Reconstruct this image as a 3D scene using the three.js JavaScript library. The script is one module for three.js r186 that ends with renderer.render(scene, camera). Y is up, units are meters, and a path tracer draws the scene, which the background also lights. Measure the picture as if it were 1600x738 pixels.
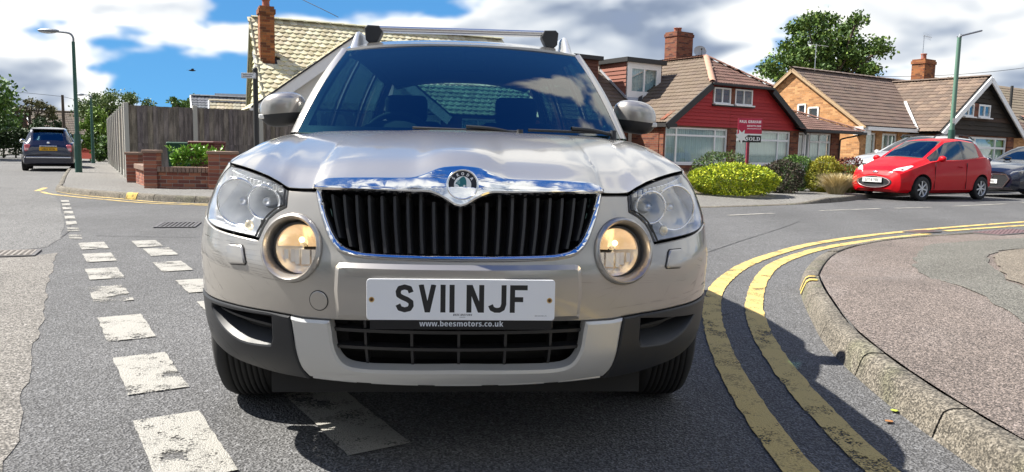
import * as THREE from 'three';
import { mergeGeometries, mergeVertices, toCreasedNormals } from 'three/addons/utils/BufferGeometryUtils.js';
import { RoundedBoxGeometry } from 'three/addons/geometries/RoundedBoxGeometry.js';
import { TessellateModifier } from 'three/addons/modifiers/TessellateModifier.js';
import { Brush, Evaluator, SUBTRACTION } from 'three-bvh-csg';

// ---------------------------------------------------------------- camera, sky, sun, exposure
const scene = new THREE.Scene();
const RAD = Math.PI / 180;
const camera = new THREE.PerspectiveCamera(2 * Math.atan(369 / 1200) / RAD, 1600 / 738, 0.05, 900);
camera.position.set(0, 1.0, 2.13);
camera.rotation.order = 'YXZ';
camera.rotation.set(-6.37 * RAD, -3.9 * RAD, 1.1 * RAD);

const renderer = new THREE.WebGLRenderer({ antialias: true });
renderer.toneMapping = THREE.LinearToneMapping;
renderer.toneMappingExposure = 2.4;
renderer.shadowMap.enabled = true;

const V3 = (x, y, z) => new THREE.Vector3(x, y, z);
const V2 = (x, y) => new THREE.Vector2(x, y);
const lerp = (a, b, t) => a + (b - a) * t;
const clamp = (x, a = 0, b = 1) => Math.min(b, Math.max(a, x));
const sstep = (a, b, x) => { const t = clamp((x - a) / (b - a)); return t * t * (3 - 2 * t); };
function rng(seed) { let a = seed >>> 0; return () => { a = (a + 0x6D2B79F5) | 0; let t = Math.imul(a ^ (a >>> 15), 1 | a); t = (t + Math.imul(t ^ (t >>> 7), 61 | t)) ^ t; return ((t ^ (t >>> 14)) >>> 0) / 4294967296; }; }
const hash3 = (x, y, z) => { let h = Math.imul(x, 374761393) ^ Math.imul(y, 668265263) ^ Math.imul(z, 2147483647 ^ 0x5bd1e995); h = Math.imul(h ^ (h >>> 13), 1274126177); return ((h ^ (h >>> 16)) >>> 0) / 4294967296; };
function vnoise(x, y, z = 0, per = 0) {
  const xi = Math.floor(x), yi = Math.floor(y), zi = Math.floor(z); let fx = x - xi, fy = y - yi, fz = z - zi;
  fx = fx * fx * fx * (fx * (fx * 6 - 15) + 10); fy = fy * fy * fy * (fy * (fy * 6 - 15) + 10); fz = fz * fz * (3 - 2 * fz);
  const w = per ? (k) => ((k % per) + per) % per : (k) => k;
  const x0 = w(xi), x1 = w(xi + 1), y0 = w(yi), y1 = w(yi + 1);
  const a = lerp(lerp(hash3(x0, y0, zi), hash3(x1, y0, zi), fx), lerp(hash3(x0, y1, zi), hash3(x1, y1, zi), fx), fy);
  if (fz === 0) return a;
  const b = lerp(lerp(hash3(x0, y0, zi + 1), hash3(x1, y0, zi + 1), fx), lerp(hash3(x0, y1, zi + 1), hash3(x1, y1, zi + 1), fx), fy);
  return lerp(a, b, fz);
}
function fbm(x, y, z, oct, per = 0) { let s = 0, a = 0.5, n = 0; for (let i = 0; i < oct; i++) { s += a * vnoise(x, y, z + i * 17, per); n += a; a *= 0.5; x *= 2; y *= 2; per *= 2; } return s / n; }

// sky: broken cumulus over blue
const SKY_X = 70.3, SKY_Z = 130.6, SKY_K = 0.43;
const SUN = V3(-0.8, 1, -0.22).normalize();
{
  const W = 2048, H = 1024, d = new Float32Array(W * H * 4);
  for (let j = 0; j < H; j++) {
    const el = ((j + 0.5) / H - 0.5) * Math.PI, sy = Math.sin(el), cy = Math.cos(el);
    for (let i = 0; i < W; i++) {
      const az = ((i + 0.5) / W - 0.5) * 2 * Math.PI, dx = Math.cos(az) * cy, dz = Math.sin(az) * cy;
      const k = 1 / (Math.max(sy, 0) + 0.30), px = dx * k, pz = dz * k;
      const up = clamp(sy);
      let r = lerp(0.20, 0.010, Math.pow(up, 0.45)), g = lerp(0.58, 0.09, Math.pow(up, 0.5)), b = lerp(0.98, 0.42, Math.pow(up, 0.6));
      if (sy < 0.5 && sy > -0.05 || sy >= 0.5) {
        const wx = px + 0.35 * (fbm(px * 1.6 + 9, pz * 1.6, 3, 3) - 0.5), wz = pz + 0.35 * (fbm(px * 1.6, pz * 1.6 + 5, 8, 3) - 0.5);
        const n1 = fbm(wx * 1.5 + SKY_X, wz * 1.5 + SKY_Z, 1, 7), n2 = fbm(wx * 4 + 4, wz * 4 + 31, 20, 5);
        const cov = n1 * 0.74 + n2 * 0.26;
        const thr = lerp(0.345, 0.555, sstep(0.40, 0.85, up));
        const a = sstep(thr, thr + 0.06, cov);
        // thick middle of a cloud is greyer than its edge; wisps vary it
        const thick = sstep(thr + 0.08, thr + 0.25, n1 * 0.75 + 0.25 * fbm(wx * 3.4 + 60, wz * 3.4, 44, 4));
        let tone = 1.22 - 1.04 * thick * (0.82 + 1.5 * (n2 - 0.5)); if (tone < 0.42) tone = 0.17 + 0.25 * Math.exp((tone - 0.42) / 0.25);
        const cr = Math.pow(tone, 1.18) * 0.96, cg = tone * 0.985, cb = Math.pow(tone, 0.72);
        r = lerp(r, cr, a); g = lerp(g, cg, a); b = lerp(b, cb, a);
      }
      if (sy < 0) { const t = sstep(0, -0.12, sy); r = lerp(r, 0.17, t); g = lerp(g, 0.17, t); b = lerp(b, 0.16, t); }
      const o = (j * W + i) * 4; d[o] = r * SKY_K; d[o + 1] = g * SKY_K; d[o + 2] = b * SKY_K; d[o + 3] = 1;
    }
  }
  const t = new THREE.DataTexture(d, W, H, THREE.RGBAFormat, THREE.FloatType);
  t.mapping = THREE.EquirectangularReflectionMapping; t.magFilter = t.minFilter = THREE.LinearFilter; t.wrapS = THREE.RepeatWrapping; t.needsUpdate = true;
  scene.background = t; scene.environment = t;
}
const sun = new THREE.DirectionalLight(new THREE.Color().setRGB(1, 0.95, 0.86), 5);
sun.position.copy(SUN).multiplyScalar(60); sun.castShadow = true; sun.shadow.mapSize.set(4096, 4096);
Object.assign(sun.shadow.camera, { left: -45, right: 45, top: 45, bottom: -45, near: 1, far: 160 });
scene.add(sun); scene.add(sun.target);

// ---------------------------------------------------------------- helpers
const used = new Map();
function numbered(n) { const k = used.get(n) || 0; used.set(n, k + 1); return k ? n + '_' + String(k).padStart(3, '0') : n; }
function tag(o, label, category, group) { o.userData.label = label; o.userData.category = category; if (group) o.userData.group = group; return o; }
function thing(name, label, category, group, pos = [0, 0, 0], turn = 0) { const g = new THREE.Group(); g.name = numbered(name); g.position.set(...pos); g.rotation.y = turn; scene.add(g); return tag(g, label, category, group); }
function part(name, geo, mat, parent) { const m = new THREE.Mesh(geo, mat); m.name = name; parent.add(m); return m; }
function struct(name, geo, mat) { const m = new THREE.Mesh(geo, mat); m.name = numbered(name); m.userData.kind = 'structure'; scene.add(m); return m; }
function stuff(name, geo, mat, parent) { const m = part(name, geo, mat, parent); m.userData.kind = 'stuff'; return m; }
function copyOf(o, label, pos, turn) { const c = o.clone(); c.name = numbered(o.name.replace(/_\d{3}$/, '')); c.userData = { ...o.userData, label }; c.position.set(...pos); c.rotation.y = turn; scene.add(c); return c; }
const RGB = (r, g, b) => new THREE.Color().setRGB(r, g, b);
const mat = (r, g, b, rough = 0.8, o = {}) => new THREE.MeshStandardMaterial({ color: RGB(r, g, b), roughness: rough, side: THREE.DoubleSide, ...o });
const phys = (r, g, b, rough, o = {}) => new THREE.MeshPhysicalMaterial({ color: RGB(r, g, b), roughness: rough, side: THREE.DoubleSide, ...o });
const norm = (g) => { const q = g.index ? g.toNonIndexed() : g; for (const k of Object.keys(q.attributes)) if (!['position', 'normal', 'uv', 'color'].includes(k)) q.deleteAttribute(k); if (!q.attributes.uv) q.setAttribute('uv', new THREE.BufferAttribute(new Float32Array(q.attributes.position.count * 2), 2)); return q; };
function merge(list) {
  const l = list.map(norm), col = l.some((g) => g.attributes.color);
  if (col) for (const g of l) if (!g.attributes.color) g.setAttribute('color', new THREE.BufferAttribute(new Float32Array(g.attributes.position.count * 3).fill(1), 3));
  return l.length === 1 ? l[0] : mergeGeometries(l);
}
// box from centre and size, uv in metres
function uvBox(g) { const p = g.attributes.position, n = g.attributes.normal, uv = new Float32Array(p.count * 2); for (let i = 0; i < p.count; i++) { const ax = Math.abs(n.getX(i)), ay = Math.abs(n.getY(i)), az = Math.abs(n.getZ(i)); if (ay > ax && ay > az) { uv[i * 2] = p.getX(i); uv[i * 2 + 1] = p.getZ(i); } else if (ax > az) { uv[i * 2] = p.getZ(i); uv[i * 2 + 1] = p.getY(i); } else { uv[i * 2] = p.getX(i); uv[i * 2 + 1] = p.getY(i); } } g.setAttribute('uv', new THREE.BufferAttribute(uv, 2)); return g; }
function box(x, y, z, w, h, d, r = 0) { const g = r ? new RoundedBoxGeometry(w, h, d, 2, r) : new THREE.BoxGeometry(w, h, d); g.translate(x, y, z); return uvBox(norm(g)); }
const span = (x0, x1, y0, y1, z0, z1, r) => box((x0 + x1) / 2, (y0 + y1) / 2, (z0 + z1) / 2, Math.abs(x1 - x0), Math.abs(y1 - y0), Math.abs(z1 - z0), r);
function bar(a, b, w, h, up = V3(0, 1, 0)) { const d = b.clone().sub(a), L = d.length(); d.normalize(); const x = up.clone().cross(d).normalize(), y = d.clone().cross(x); const g = new THREE.BoxGeometry(w, h, L); g.applyMatrix4(new THREE.Matrix4().makeBasis(x, y, d).setPosition(a.clone().lerp(b, 0.5))); return norm(g); }
function tube(pts, r, seg = 24, rs = 8, tens = 0.5) { return norm(new THREE.TubeGeometry(new THREE.CatmullRomCurve3(pts.map((p) => p.isVector3 ? p : V3(...p)), false, 'catmullrom', tens), seg, r, rs)); }
function cyl(a, b, r0, r1 = r0, seg = 12) { const d = b.clone().sub(a), g = new THREE.CylinderGeometry(r1, r0, d.length(), seg); g.translate(0, d.length() / 2, 0); g.applyQuaternion(new THREE.Quaternion().setFromUnitVectors(V3(0, 1, 0), d.clone().normalize())); g.translate(a.x, a.y, a.z); return norm(g); }
// surface through rows of points (each row the same length)
function loft(rows, crease = 0.7) {
  const p = [], uv = [], n = rows[0].length;
  for (let i = 0; i < rows.length - 1; i++) for (let j = 0; j < n - 1; j++) {
    const a = rows[i][j], b = rows[i][j + 1], c = rows[i + 1][j + 1], d = rows[i + 1][j];
    for (const q of [a, b, c, a, c, d]) { p.push(q.x, q.y, q.z); uv.push(q.x, q.y + q.z); }
  }
  const g = new THREE.BufferGeometry(); g.setAttribute('position', new THREE.Float32BufferAttribute(p, 3)); g.setAttribute('uv', new THREE.Float32BufferAttribute(uv, 2)); g.computeVertexNormals();
  return norm(toCreasedNormals(g, crease));
}
// flat polygon in 3d (fan by earcut in a local frame) with uv in metres
function poly3(pts, u, v) {
  const o = pts[0], sh = pts.map((p) => V2(p.clone().sub(o).dot(u), p.clone().sub(o).dot(v))), tri = THREE.ShapeUtils.triangulateShape(sh, []), p = [], uv = [], nn = u.clone().cross(v).normalize(), nrm = [];
  for (const t of tri) for (const i of t) { p.push(pts[i].x, pts[i].y, pts[i].z); uv.push(sh[i].x, sh[i].y); nrm.push(nn.x, nn.y, nn.z); }
  const g = new THREE.BufferGeometry(); g.setAttribute('position', new THREE.Float32BufferAttribute(p, 3)); g.setAttribute('uv', new THREE.Float32BufferAttribute(uv, 2)); g.computeVertexNormals(); return g;
}
function extrude(pts, depth, bevel = 0, holes = []) { const s = new THREE.Shape(pts.map((p) => V2(p[0], p[1]))); for (const h of holes) s.holes.push(new THREE.Path(h.map((p) => V2(p[0], p[1])))); return norm(new THREE.ExtrudeGeometry(s, { depth, bevelEnabled: bevel > 0, bevelSize: bevel, bevelThickness: bevel, bevelSegments: 2, steps: 1 })); }
function tex(size, fn, srgb = false, rep = 1) {
  const d = new Uint8Array(size * size * 4); for (let j = 0; j < size; j++) for (let i = 0; i < size; i++) { const c = fn(i / size, j / size, i, j), o = (j * size + i) * 4; if (typeof c === 'number') { d[o] = d[o + 1] = d[o + 2] = clamp(c) * 255; } else { d[o] = clamp(c[0]) * 255; d[o + 1] = clamp(c[1]) * 255; d[o + 2] = clamp(c[2]) * 255; } d[o + 3] = 255; }
  const t = new THREE.DataTexture(d, size, size); t.wrapS = t.wrapT = THREE.RepeatWrapping; t.magFilter = THREE.LinearFilter; t.minFilter = THREE.LinearMipmapLinearFilter; t.generateMipmaps = true; if (srgb) t.colorSpace = THREE.SRGBColorSpace; t.repeat.set(rep, rep); t.needsUpdate = true; return t;
}
function canvasTex(w, h, draw) { const c = document.createElement('canvas'); c.width = w; c.height = h; draw(c.getContext('2d'), w, h); const t = new THREE.CanvasTexture(c); t.colorSpace = THREE.SRGBColorSpace; t.magFilter = THREE.LinearFilter; return t; }
function paintVerts(g, fn) { const p = g.attributes.position, c = new Float32Array(p.count * 3); for (let i = 0; i < p.count; i++) { const q = fn(p.getX(i), p.getY(i), p.getZ(i)); c[i * 3] = q[0]; c[i * 3 + 1] = q[1]; c[i * 3 + 2] = q[2]; } g.setAttribute('color', new THREE.BufferAttribute(c, 3)); return g; }
// ---------------------------------------------------------------- ground materials
const aggTex = (seed, cells, lo, hi, spark, sc) => tex(1024, (u, v, i, j) => {
  const n = vnoise(u * cells, v * cells, seed, cells), n2 = vnoise(u * cells * 2, v * cells * 2, seed + 5, cells * 2), w = hash3(i, j, seed);
  const big = fbm(u * 8, v * 8, seed + 9, 3, 8);
  let c = lo + (hi - lo) * clamp(0.5 + (n - 0.5) * 1.5 + (n2 - 0.5) * 0.9 + (w - 0.5) * 0.35) * (0.86 + 0.28 * big);
  const st = vnoise(u * cells + 31, v * cells + 7, seed + 40, cells); if (st > 1 - spark) c += sc * sstep(1 - spark, 1, st);
  return [c * 1.0, c * 0.99, c * 0.965];
}, true);
const aggBump = (seed, cells) => tex(1024, (u, v, i, j) => 0.5 + (vnoise(u * cells, v * cells, seed, cells) - 0.5) * 0.9 + (vnoise(u * cells * 2, v * cells * 2, seed + 5, cells * 2) - 0.5) * 0.5);
const roadMap = aggTex(11, 280, 0.44, 0.80, 0.2, 0.4), roadBump = aggBump(11, 280);
const paveMap = aggTex(23, 240, 0.45, 0.9, 0.3, 0.5);
const M = {};
const ground = (r, g, b, map, rough = 0.9, bump = 0.006) => { const m = mat(r, g, b, rough, { map, bumpMap: roadBump, bumpScale: bump, vertexColors: true }); return m; };
M.road = ground(0.255, 0.262, 0.285, roadMap);
M.roadOld = ground(0.225, 0.228, 0.238, paveMap, 0.9, 0.003);
M.roadPatch = ground(0.285, 0.272, 0.262, paveMap, 0.9, 0.003);
M.redTarmac = ground(0.28, 0.234, 0.218, paveMap, 0.92, 0.006);
M.greyTarmac = ground(0.225, 0.222, 0.205, paveMap, 0.92, 0.005);
M.brownTarmac = ground(0.31, 0.27, 0.225, paveMap, 0.92, 0.005);
M.pavement = ground(0.30, 0.295, 0.29, paveMap, 0.92, 0.004);
M.garden = ground(0.34, 0.29, 0.22, paveMap, 0.95, 0.02);
const wearTex = (seed, lo) => tex(512, (u, v, i, j) => { const n = fbm(u * 10, v * 10, seed, 5, 10), w = vnoise(u * 128, v * 128, seed + 3, 128), x = fbm(u * 40, v * 10, seed + 7, 3, 10); const pit = sstep(0.55, 0.72, n * 0.5 + w * 0.35 + x * 0.15); const c = lerp(0.98, lo, pit) * (0.93 + 0.1 * hash3(i, j, seed)); return [c, c * 0.99, c * 0.965]; }, true);
const wear = wearTex(3, 0.5), wear2 = wearTex(9, 0.42), wear3 = wearTex(5, 0.74);
const wearAlpha = (seed, k) => tex(1024, (u, v, i, j) => { const n = fbm(u * 9, v * 9, seed, 5, 9), w = vnoise(u * 150, v * 150, seed + 3, 150), w2 = vnoise(u * 300, v * 300, seed + 8, 300), x = fbm(u * 12, v * 48, seed + 7, 3, 12), q = n * 0.62 + w * 0.22 + w2 * 0.10 + x * 0.06; return 1 - 0.92 * sstep(k, k + 0.07, q); });
const alphaW = wearAlpha(61, 0.555), alphaWorn = wearAlpha(67, 0.47), alphaY = wearAlpha(71, 0.62);
M.white = mat(0.34, 0.337, 0.325, 0.75, { map: wear3, alphaMap: alphaW, transparent: true, bumpMap: roadBump, bumpScale: 0.003 });
M.whiteWorn = mat(0.32, 0.317, 0.305, 0.8, { map: wear3, alphaMap: alphaWorn, transparent: true, bumpMap: roadBump, bumpScale: 0.003 });
M.yellow = mat(0.60, 0.45, 0.165, 0.75, { map: wear3, alphaMap: alphaY, transparent: true, bumpMap: roadBump, bumpScale: 0.003 });
M.kerb = mat(0.245, 0.222, 0.188, 0.9, { map: paveMap, bumpMap: roadBump, bumpScale: 0.002, vertexColors: true });
M.cast = mat(0.12, 0.115, 0.115, 0.6, { metalness: 0.4 });
M.blackGap = mat(0.03, 0.029, 0.027, 0.95);

const mott = (x, z, s = 1, k = 0.22) => { const n = fbm(x * 0.55 * s + 40, z * 0.55 * s + 11, 5, 4), m = fbm(x * 2.6 * s, z * 2.6 * s + 3, 6, 3); const v = 1 + (n - 0.5) * k * 2 + (m - 0.5) * k; return [v, v, v * 0.995]; };
const GUV = 1.6;
function setUV(g) { const p = g.attributes.position, uv = new Float32Array(p.count * 2); for (let i = 0; i < p.count; i++) { uv[i * 2] = p.getX(i) / GUV; uv[i * 2 + 1] = p.getZ(i) / GUV; } g.setAttribute('uv', new THREE.BufferAttribute(uv, 2)); return g; }
// one ground sheet to the horizon, finer near the junction
{
  const N = 190, f = (k) => { const t = (k / N) * 2 - 1; return Math.sinh(t * 5.6) / Math.sinh(5.6) * 420; };
  const p = [], idx = [];
  for (let j = 0; j <= N; j++) for (let i = 0; i <= N; i++) p.push(f(i), 0, f(j) - 3);
  for (let j = 0; j < N; j++) for (let i = 0; i < N; i++) { const a = j * (N + 1) + i; idx.push(a, a + N + 1, a + 1, a + 1, a + N + 1, a + N + 2); }
  const g = new THREE.BufferGeometry(); g.setAttribute('position', new THREE.Float32BufferAttribute(p, 3)); g.setIndex(idx); g.computeVertexNormals(); setUV(g);
  struct('road', paintVerts(g, (x, y, z) => { const q = mott(x, z, 1, 0.20), tr = 1 - 0.10 * sstep(0.7, 0.2, Math.abs(((x + z * 0.25) % 1.9 + 1.9) % 1.9 - 0.95)); return [q[0] * tr, q[1] * tr, q[2] * tr]; }), M.road);
}
// flat sheet from an xz outline, tessellated, height from a function
function sheet(pts, hy, m, name, k = 0.2, maxEdge = 0.5) {
  const s = new THREE.Shape(pts.map((p) => V2(p[0], -p[1]))); let g = new THREE.ShapeGeometry(s); g.rotateX(-Math.PI / 2);
  g = new TessellateModifier(maxEdge, 6).modify(norm(g)); const p = g.attributes.position; for (let i = 0; i < p.count; i++) p.setY(i, typeof hy === 'number' ? hy : hy(p.getX(i), p.getZ(i)));
  g.computeVertexNormals(); setUV(g); return struct(name, paintVerts(g, (x, y, z) => mott(x, z, 1.3, k)), m);
}
const rag = (pts, amp, seed, step = 0.09) => { const out = []; for (let i = 0; i < pts.length; i++) { const a = pts[i], b = pts[(i + 1) % pts.length], L = Math.hypot(b[0] - a[0], b[1] - a[1]), n = Math.max(1, Math.min(40, Math.floor(L / step))); for (let k = 0; k < n; k++) { const t = k / n; out.push([lerp(a[0], b[0], t) + amp * (vnoise(i * 9.1 + k * 0.6, seed) - 0.5), lerp(a[1], b[1], t) + amp * (vnoise(seed, i * 7.3 + k * 0.6) - 0.5)]); } } return out; };
sheet(rag([[-4.4, -4.5], [-3.75, -4.75], [-3.63, -5.0], [-3.08, -3.8], [-2.61, -2.83], [-2.27, -2.13], [-1.97, -1.48], [-1.71, -0.92], [-1.47, -0.45], [-1.34, -0.1], [-1.2, 0.6], [-1.3, 2.2], [-5, 2.2]], 0.03, 3), 0.003, M.roadPatch, 'road_patch');
sheet(rag([[-6.2, -4.2], [-4.09, -4.94], [-3.91, -5.4], [-4.15, -6.13], [-5.06, -7.97], [-6.51, -10.82], [-7.32, -12.31], [-9.4, -16.6], [-13.0, -24.5], [-25, -50], [-33, -50], [-20, -24], [-11, -8]], 0.04, 5, 0.3), 0.003, M.roadOld, 'side_road', 0.16, 1.2);

// ---------------------------------------------------------------- kerbs and pavements
function curveXZ(pts, n) { const c = new THREE.CatmullRomCurve3(pts.map((p) => V3(p[0], 0, p[1])), false, 'centripetal'); c.arcLengthDivisions = 800; return { L: c.getLength(), at: (s) => c.getPointAt(clamp(s / c.getLength())), tan: (s) => c.getTangentAt(clamp(s / c.getLength())), c }; }
// side = +1 if land lies to the right of the travel direction
function kerbStones(cv, s0, s1, len, height, side, parent, seed, paintAt) {
  const R = rng(seed); let s = s0, k = 0;
  while (s < s1 - 0.05) {
    const e = Math.min(s1, s + len * (0.92 + 0.16 * R())), rows = [], tone = 0.88 + 0.24 * R(), dy = (R() - 0.5) * 0.008, ns = 8;
    for (let i = -1; i <= ns + 1; i++) {
      const q = s + 0.006 + (e - s - 0.012) * clamp(i / ns), p = cv.at(q), t = cv.tan(q), nx = -t.z * side, nz = t.x * side, h = height(q) + dy, cap = i < 0 || i > ns;
      const chip = 0.006 * (vnoise(q * 9, seed) - 0.5) + 0.012 * Math.max(0, vnoise(q * 23, seed + 4) - 0.75);
      const prof = [[-0.012, -0.03], [0.0, 0.0], [0.022 + chip, h * 0.62], [0.034 + chip, h * 0.86], [0.052 + chip, h * 0.97], [0.070, h + 0.002], [0.120, h + 0.002], [0.126, h - 0.004], [0.126, -0.03]];
      rows.push(prof.map(([a, y]) => cap ? V3(p.x + nx * 0.08, Math.min(y, h * 0.5), p.z + nz * 0.08) : V3(p.x + nx * a, y + (y > 0 ? 0.004 * (vnoise(q * 40, a * 60, seed) - 0.5) : 0), p.z + nz * a)));
    }
    const g = loft(rows, 0.9); { const q = g.attributes.position, uv = g.attributes.uv; for (let i = 0; i < q.count; i++) uv.setXY(i, q.getZ(i) / GUV, (q.getX(i) * 0.8 + q.getY(i)) / GUV); }
    paintVerts(g, (x, y, z) => { const n = fbm(x * 7, z * 7 + y * 9, seed, 3), st = 1 + (n - 0.5) * 0.5, moss = sstep(0.6, 0.75, fbm(x * 5 + 20, z * 5 + y * 5, seed + 1, 3)); return [tone * st * (1 - 0.12 * moss), tone * st * (1 - 0.06 * moss), tone * st * (1 - 0.2 * moss)]; });
    const m = part('kerb_stone', g, M.kerb, parent); m.userData = {};
    s = e; k++;
  }
}
M.kerbYellow = mat(0.55, 0.40, 0.10, 0.85, { map: wear2 });
function kerbTick(cv, s0, len, height, side, parent, seed) { const rows = [], n = 8; for (let i = 0; i <= n; i++) { const q = s0 + len * i / n, p = cv.at(q), t = cv.tan(q), nx = -t.z * side, nz = t.x * side, h = height(q) + 0.006, j = 0.012 * (vnoise(i * 0.9, seed) - 0.5); rows.push([[-0.006, 0.012 + j], [0.016, h * 0.62], [0.029, h * 0.88], [0.049, h + 0.001], [0.070, h + 0.003], [0.098 + j * 2, h + 0.003]].map(([a, y]) => V3(p.x + nx * a, y, p.z + nz * a))); } part('yellow_tick', loft(rows, 0.9), M.kerbYellow, parent); }
function landGrid(cv, n, offs, side, hEdge, hIn) { const rows = []; for (let i = 0; i <= n; i++) { const s = cv.L * i / n, p = cv.at(s), t = cv.tan(s), nx = -t.z * side, nz = t.x * side, h = hEdge(s); rows.push(offs.map((o) => V3(p.x + nx * o, lerp(h, hIn, sstep(0.15, 2.0, o)), p.z + nz * o))); } return rows; }

// near corner on the driver's right
const nearKerb = curveXZ([[1.60, 6], [1.62, 3], [1.66, 0.4], [1.70, -0.4], [1.80, -1.1], [1.95, -1.75], [2.17, -2.4], [2.43, -3.1], [2.74, -3.8], [3.17, -4.6], [3.82, -5.6], [4.75, -6.55], [5.75, -7.22], [6.9, -7.75], [8.6, -8.55], [12, -10.5], [20, -15.1], [40, -26.6], [80, -49.6]]);
const sAtZ = (cv, z) => { let b = 0, e = 1e9; for (let i = 0; i <= 2000; i++) { const s = cv.L * i / 2000, q = Math.abs(cv.at(s).z - z); if (q < e) { e = q; b = s; } } return b; };
const sDrop = sAtZ(nearKerb, -3.35), sDropE = sAtZ(nearKerb, -4.1), sFar = sAtZ(nearKerb, -30);
const nearH = (s) => lerp(0.112, 0.022, sstep(sDrop, sDropE, s));
{
  const root = new THREE.Group(); root.name = 'near_kerb'; root.userData.kind = 'structure'; scene.add(root);
  kerbStones(nearKerb, 0, sFar, 0.82, nearH, 1, root, 77); kerbTick(nearKerb, sDrop - 0.20, 0.07, nearH, 1, root, 3); kerbTick(nearKerb, sDrop - 0.02, 0.05, nearH, 1, root, 5);
  const rows = landGrid(nearKerb, 260, [0.138, 0.3, 0.5, 0.8, 1.2, 1.7, 2.4, 3.4], 1, (s) => nearH(s) - 0.004, 0.10);
  const far = rows.map((r) => r[7]); const g = loft(rows, 1.2); setUV(g);
  struct('near_pavement', paintVerts(g, (x, y, z) => { const q = mott(x, z, 1.6, 0.22), st = sstep(0.55, 0.72, fbm(x * 1.4 + 7, z * 1.4, 61, 4)); return [q[0] * (1 + 0.12 * st), q[1] * (1 + 0.16 * st), q[2] * (1 + 0.2 * st)]; }), M.redTarmac);
  const g2 = sheet([[5.0, 8], [5.0, -0.5], [5.4, -1.2], [5.75, -1.8], [6.3, -2.6], [7.4, -3.6], [9.0, -4.6], [11, -5.7], [40, -22], [80, -45], [90, 8]], 0.097, M.brownTarmac, 'near_verge', 0.2, 4);
}
const pavY = (x, z) => { let b = 1e9, bs = 0; for (let i = 0; i <= 400; i++) { const s = nearKerb.L * 0.3 * i / 400, p = nearKerb.at(s), q = Math.hypot(p.x - x, p.z - z); if (q < b) { b = q; bs = s; } } return lerp(nearH(bs) - 0.004, 0.10, sstep(0.15, 2.0, b)); };
sheet(rag([[5.3, -6.15], [4.75, -5.45], [4.36, -4.9], [4.08, -4.45], [3.84, -3.99], [3.68, -3.5], [3.55, -3.03], [3.36, -2.43], [3.13, -1.86], [2.95, -1.2], [2.9, 0.5], [3.5, 0.5], [3.6, -1.6], [4.0, -2.99], [4.2, -3.47], [4.66, -4.27], [4.99, -4.78], [5.42, -5.2], [6.1, -5.5], [7.6, -6.3], [7.1, -6.9]], 0.05, 8), (x, z) => pavY(x, z) + 0.005, M.greyTarmac, 'pavement_patch', 0.2, 0.4);
sheet(rag([[4.02, -2.9], [4.22, -3.45], [4.68, -4.25], [5.01, -4.74], [5.44, -5.16], [6.1, -5.4], [7.6, -6.1], [9, -5.2], [6, -1.2], [3.64, -1.6]], 0.05, 18), (x, z) => pavY(x, z) + 0.009, M.brownTarmac, 'pavement_patch', 0.2, 0.4);

// far side of the junction
const farPts = [[-70, -148], [-40, -83], [-21.5, -42.6], [-16.8, -32.6], [-12.8, -23.8], [-9.9, -17.6], [-8.75, -15.2], [-8.15, -13.95], [-7.3, -13.0], [-6.4, -12.3], [-5.3, -11.65], [-4.35, -11.3], [-2, -10.9], [1, -10.95], [4.1, -11.75], [6.9, -13.2], [8.6, -14.55], [10.3, -16.35], [12, -17.6], [14, -18.9], [20, -22.4], [40, -34], [90, -62.9]];
const farKerb = curveXZ(farPts);
const sAtX = (cv, x) => { let b = 0, e = 1e9; for (let i = 0; i <= 3000; i++) { const s = cv.L * i / 3000, q = Math.abs(cv.at(s).x - x); if (q < e) { e = q; b = s; } } return b; };
const fd0 = sAtX(farKerb, -1), fd1 = sAtX(farKerb, 0.5), fd2 = sAtX(farKerb, 6.8), fd3 = sAtX(farKerb, 8.2);
const farH = (s) => lerp(0.11, 0.018, sstep(fd0, fd1, s) * (1 - sstep(fd2, fd3, s)));
{
  const root = new THREE.Group(); root.name = 'far_kerb'; root.userData.kind = 'structure'; scene.add(root);
  kerbStones(farKerb, sAtX(farKerb, -17), sAtX(farKerb, 22), 0.9, farH, -1, root, 91); kerbTick(farKerb, sAtX(farKerb, -6.0), 0.28, farH, -1, root, 7);
  const n = 420, offs = [0.136, 0.5, 1.0, 1.6, 2.2];
  const rows = landGrid(farKerb, n, offs, -1, (s) => farH(s) - 0.004, 0.105);
  const g = loft(rows, 1.2); setUV(g); struct('far_pavement', paintVerts(g, (x, y, z) => mott(x, z, 1, 0.14)), M.pavement);
  const edge = rows.filter((_, i) => i % 6 === 0).map((r) => [r[4].x, r[4].z]);
  sheet([...edge, [90, -260], [-120, -260]], 0.100, M.garden, 'garden_ground', 0.2, 30);
}
const verge = sheet([[-15.5, -8], [-21.5, -27], [-27.8, -45], [-50, -98], [-120, -98], [-120, 10], [-15, 10]], 0.09, M.pavement, 'left_pavement', 0.15, 20);
{ const k = curveXZ([[-15.2, 10], [-15.45, -8], [-21.45, -27], [-27.75, -45], [-50, -98]]), root = new THREE.Group(); root.name = 'left_kerb'; root.userData.kind = 'structure'; scene.add(root); kerbStones(k, 0, k.L * 0.62, 0.9, () => 0.10, -1, root, 95); }
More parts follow.
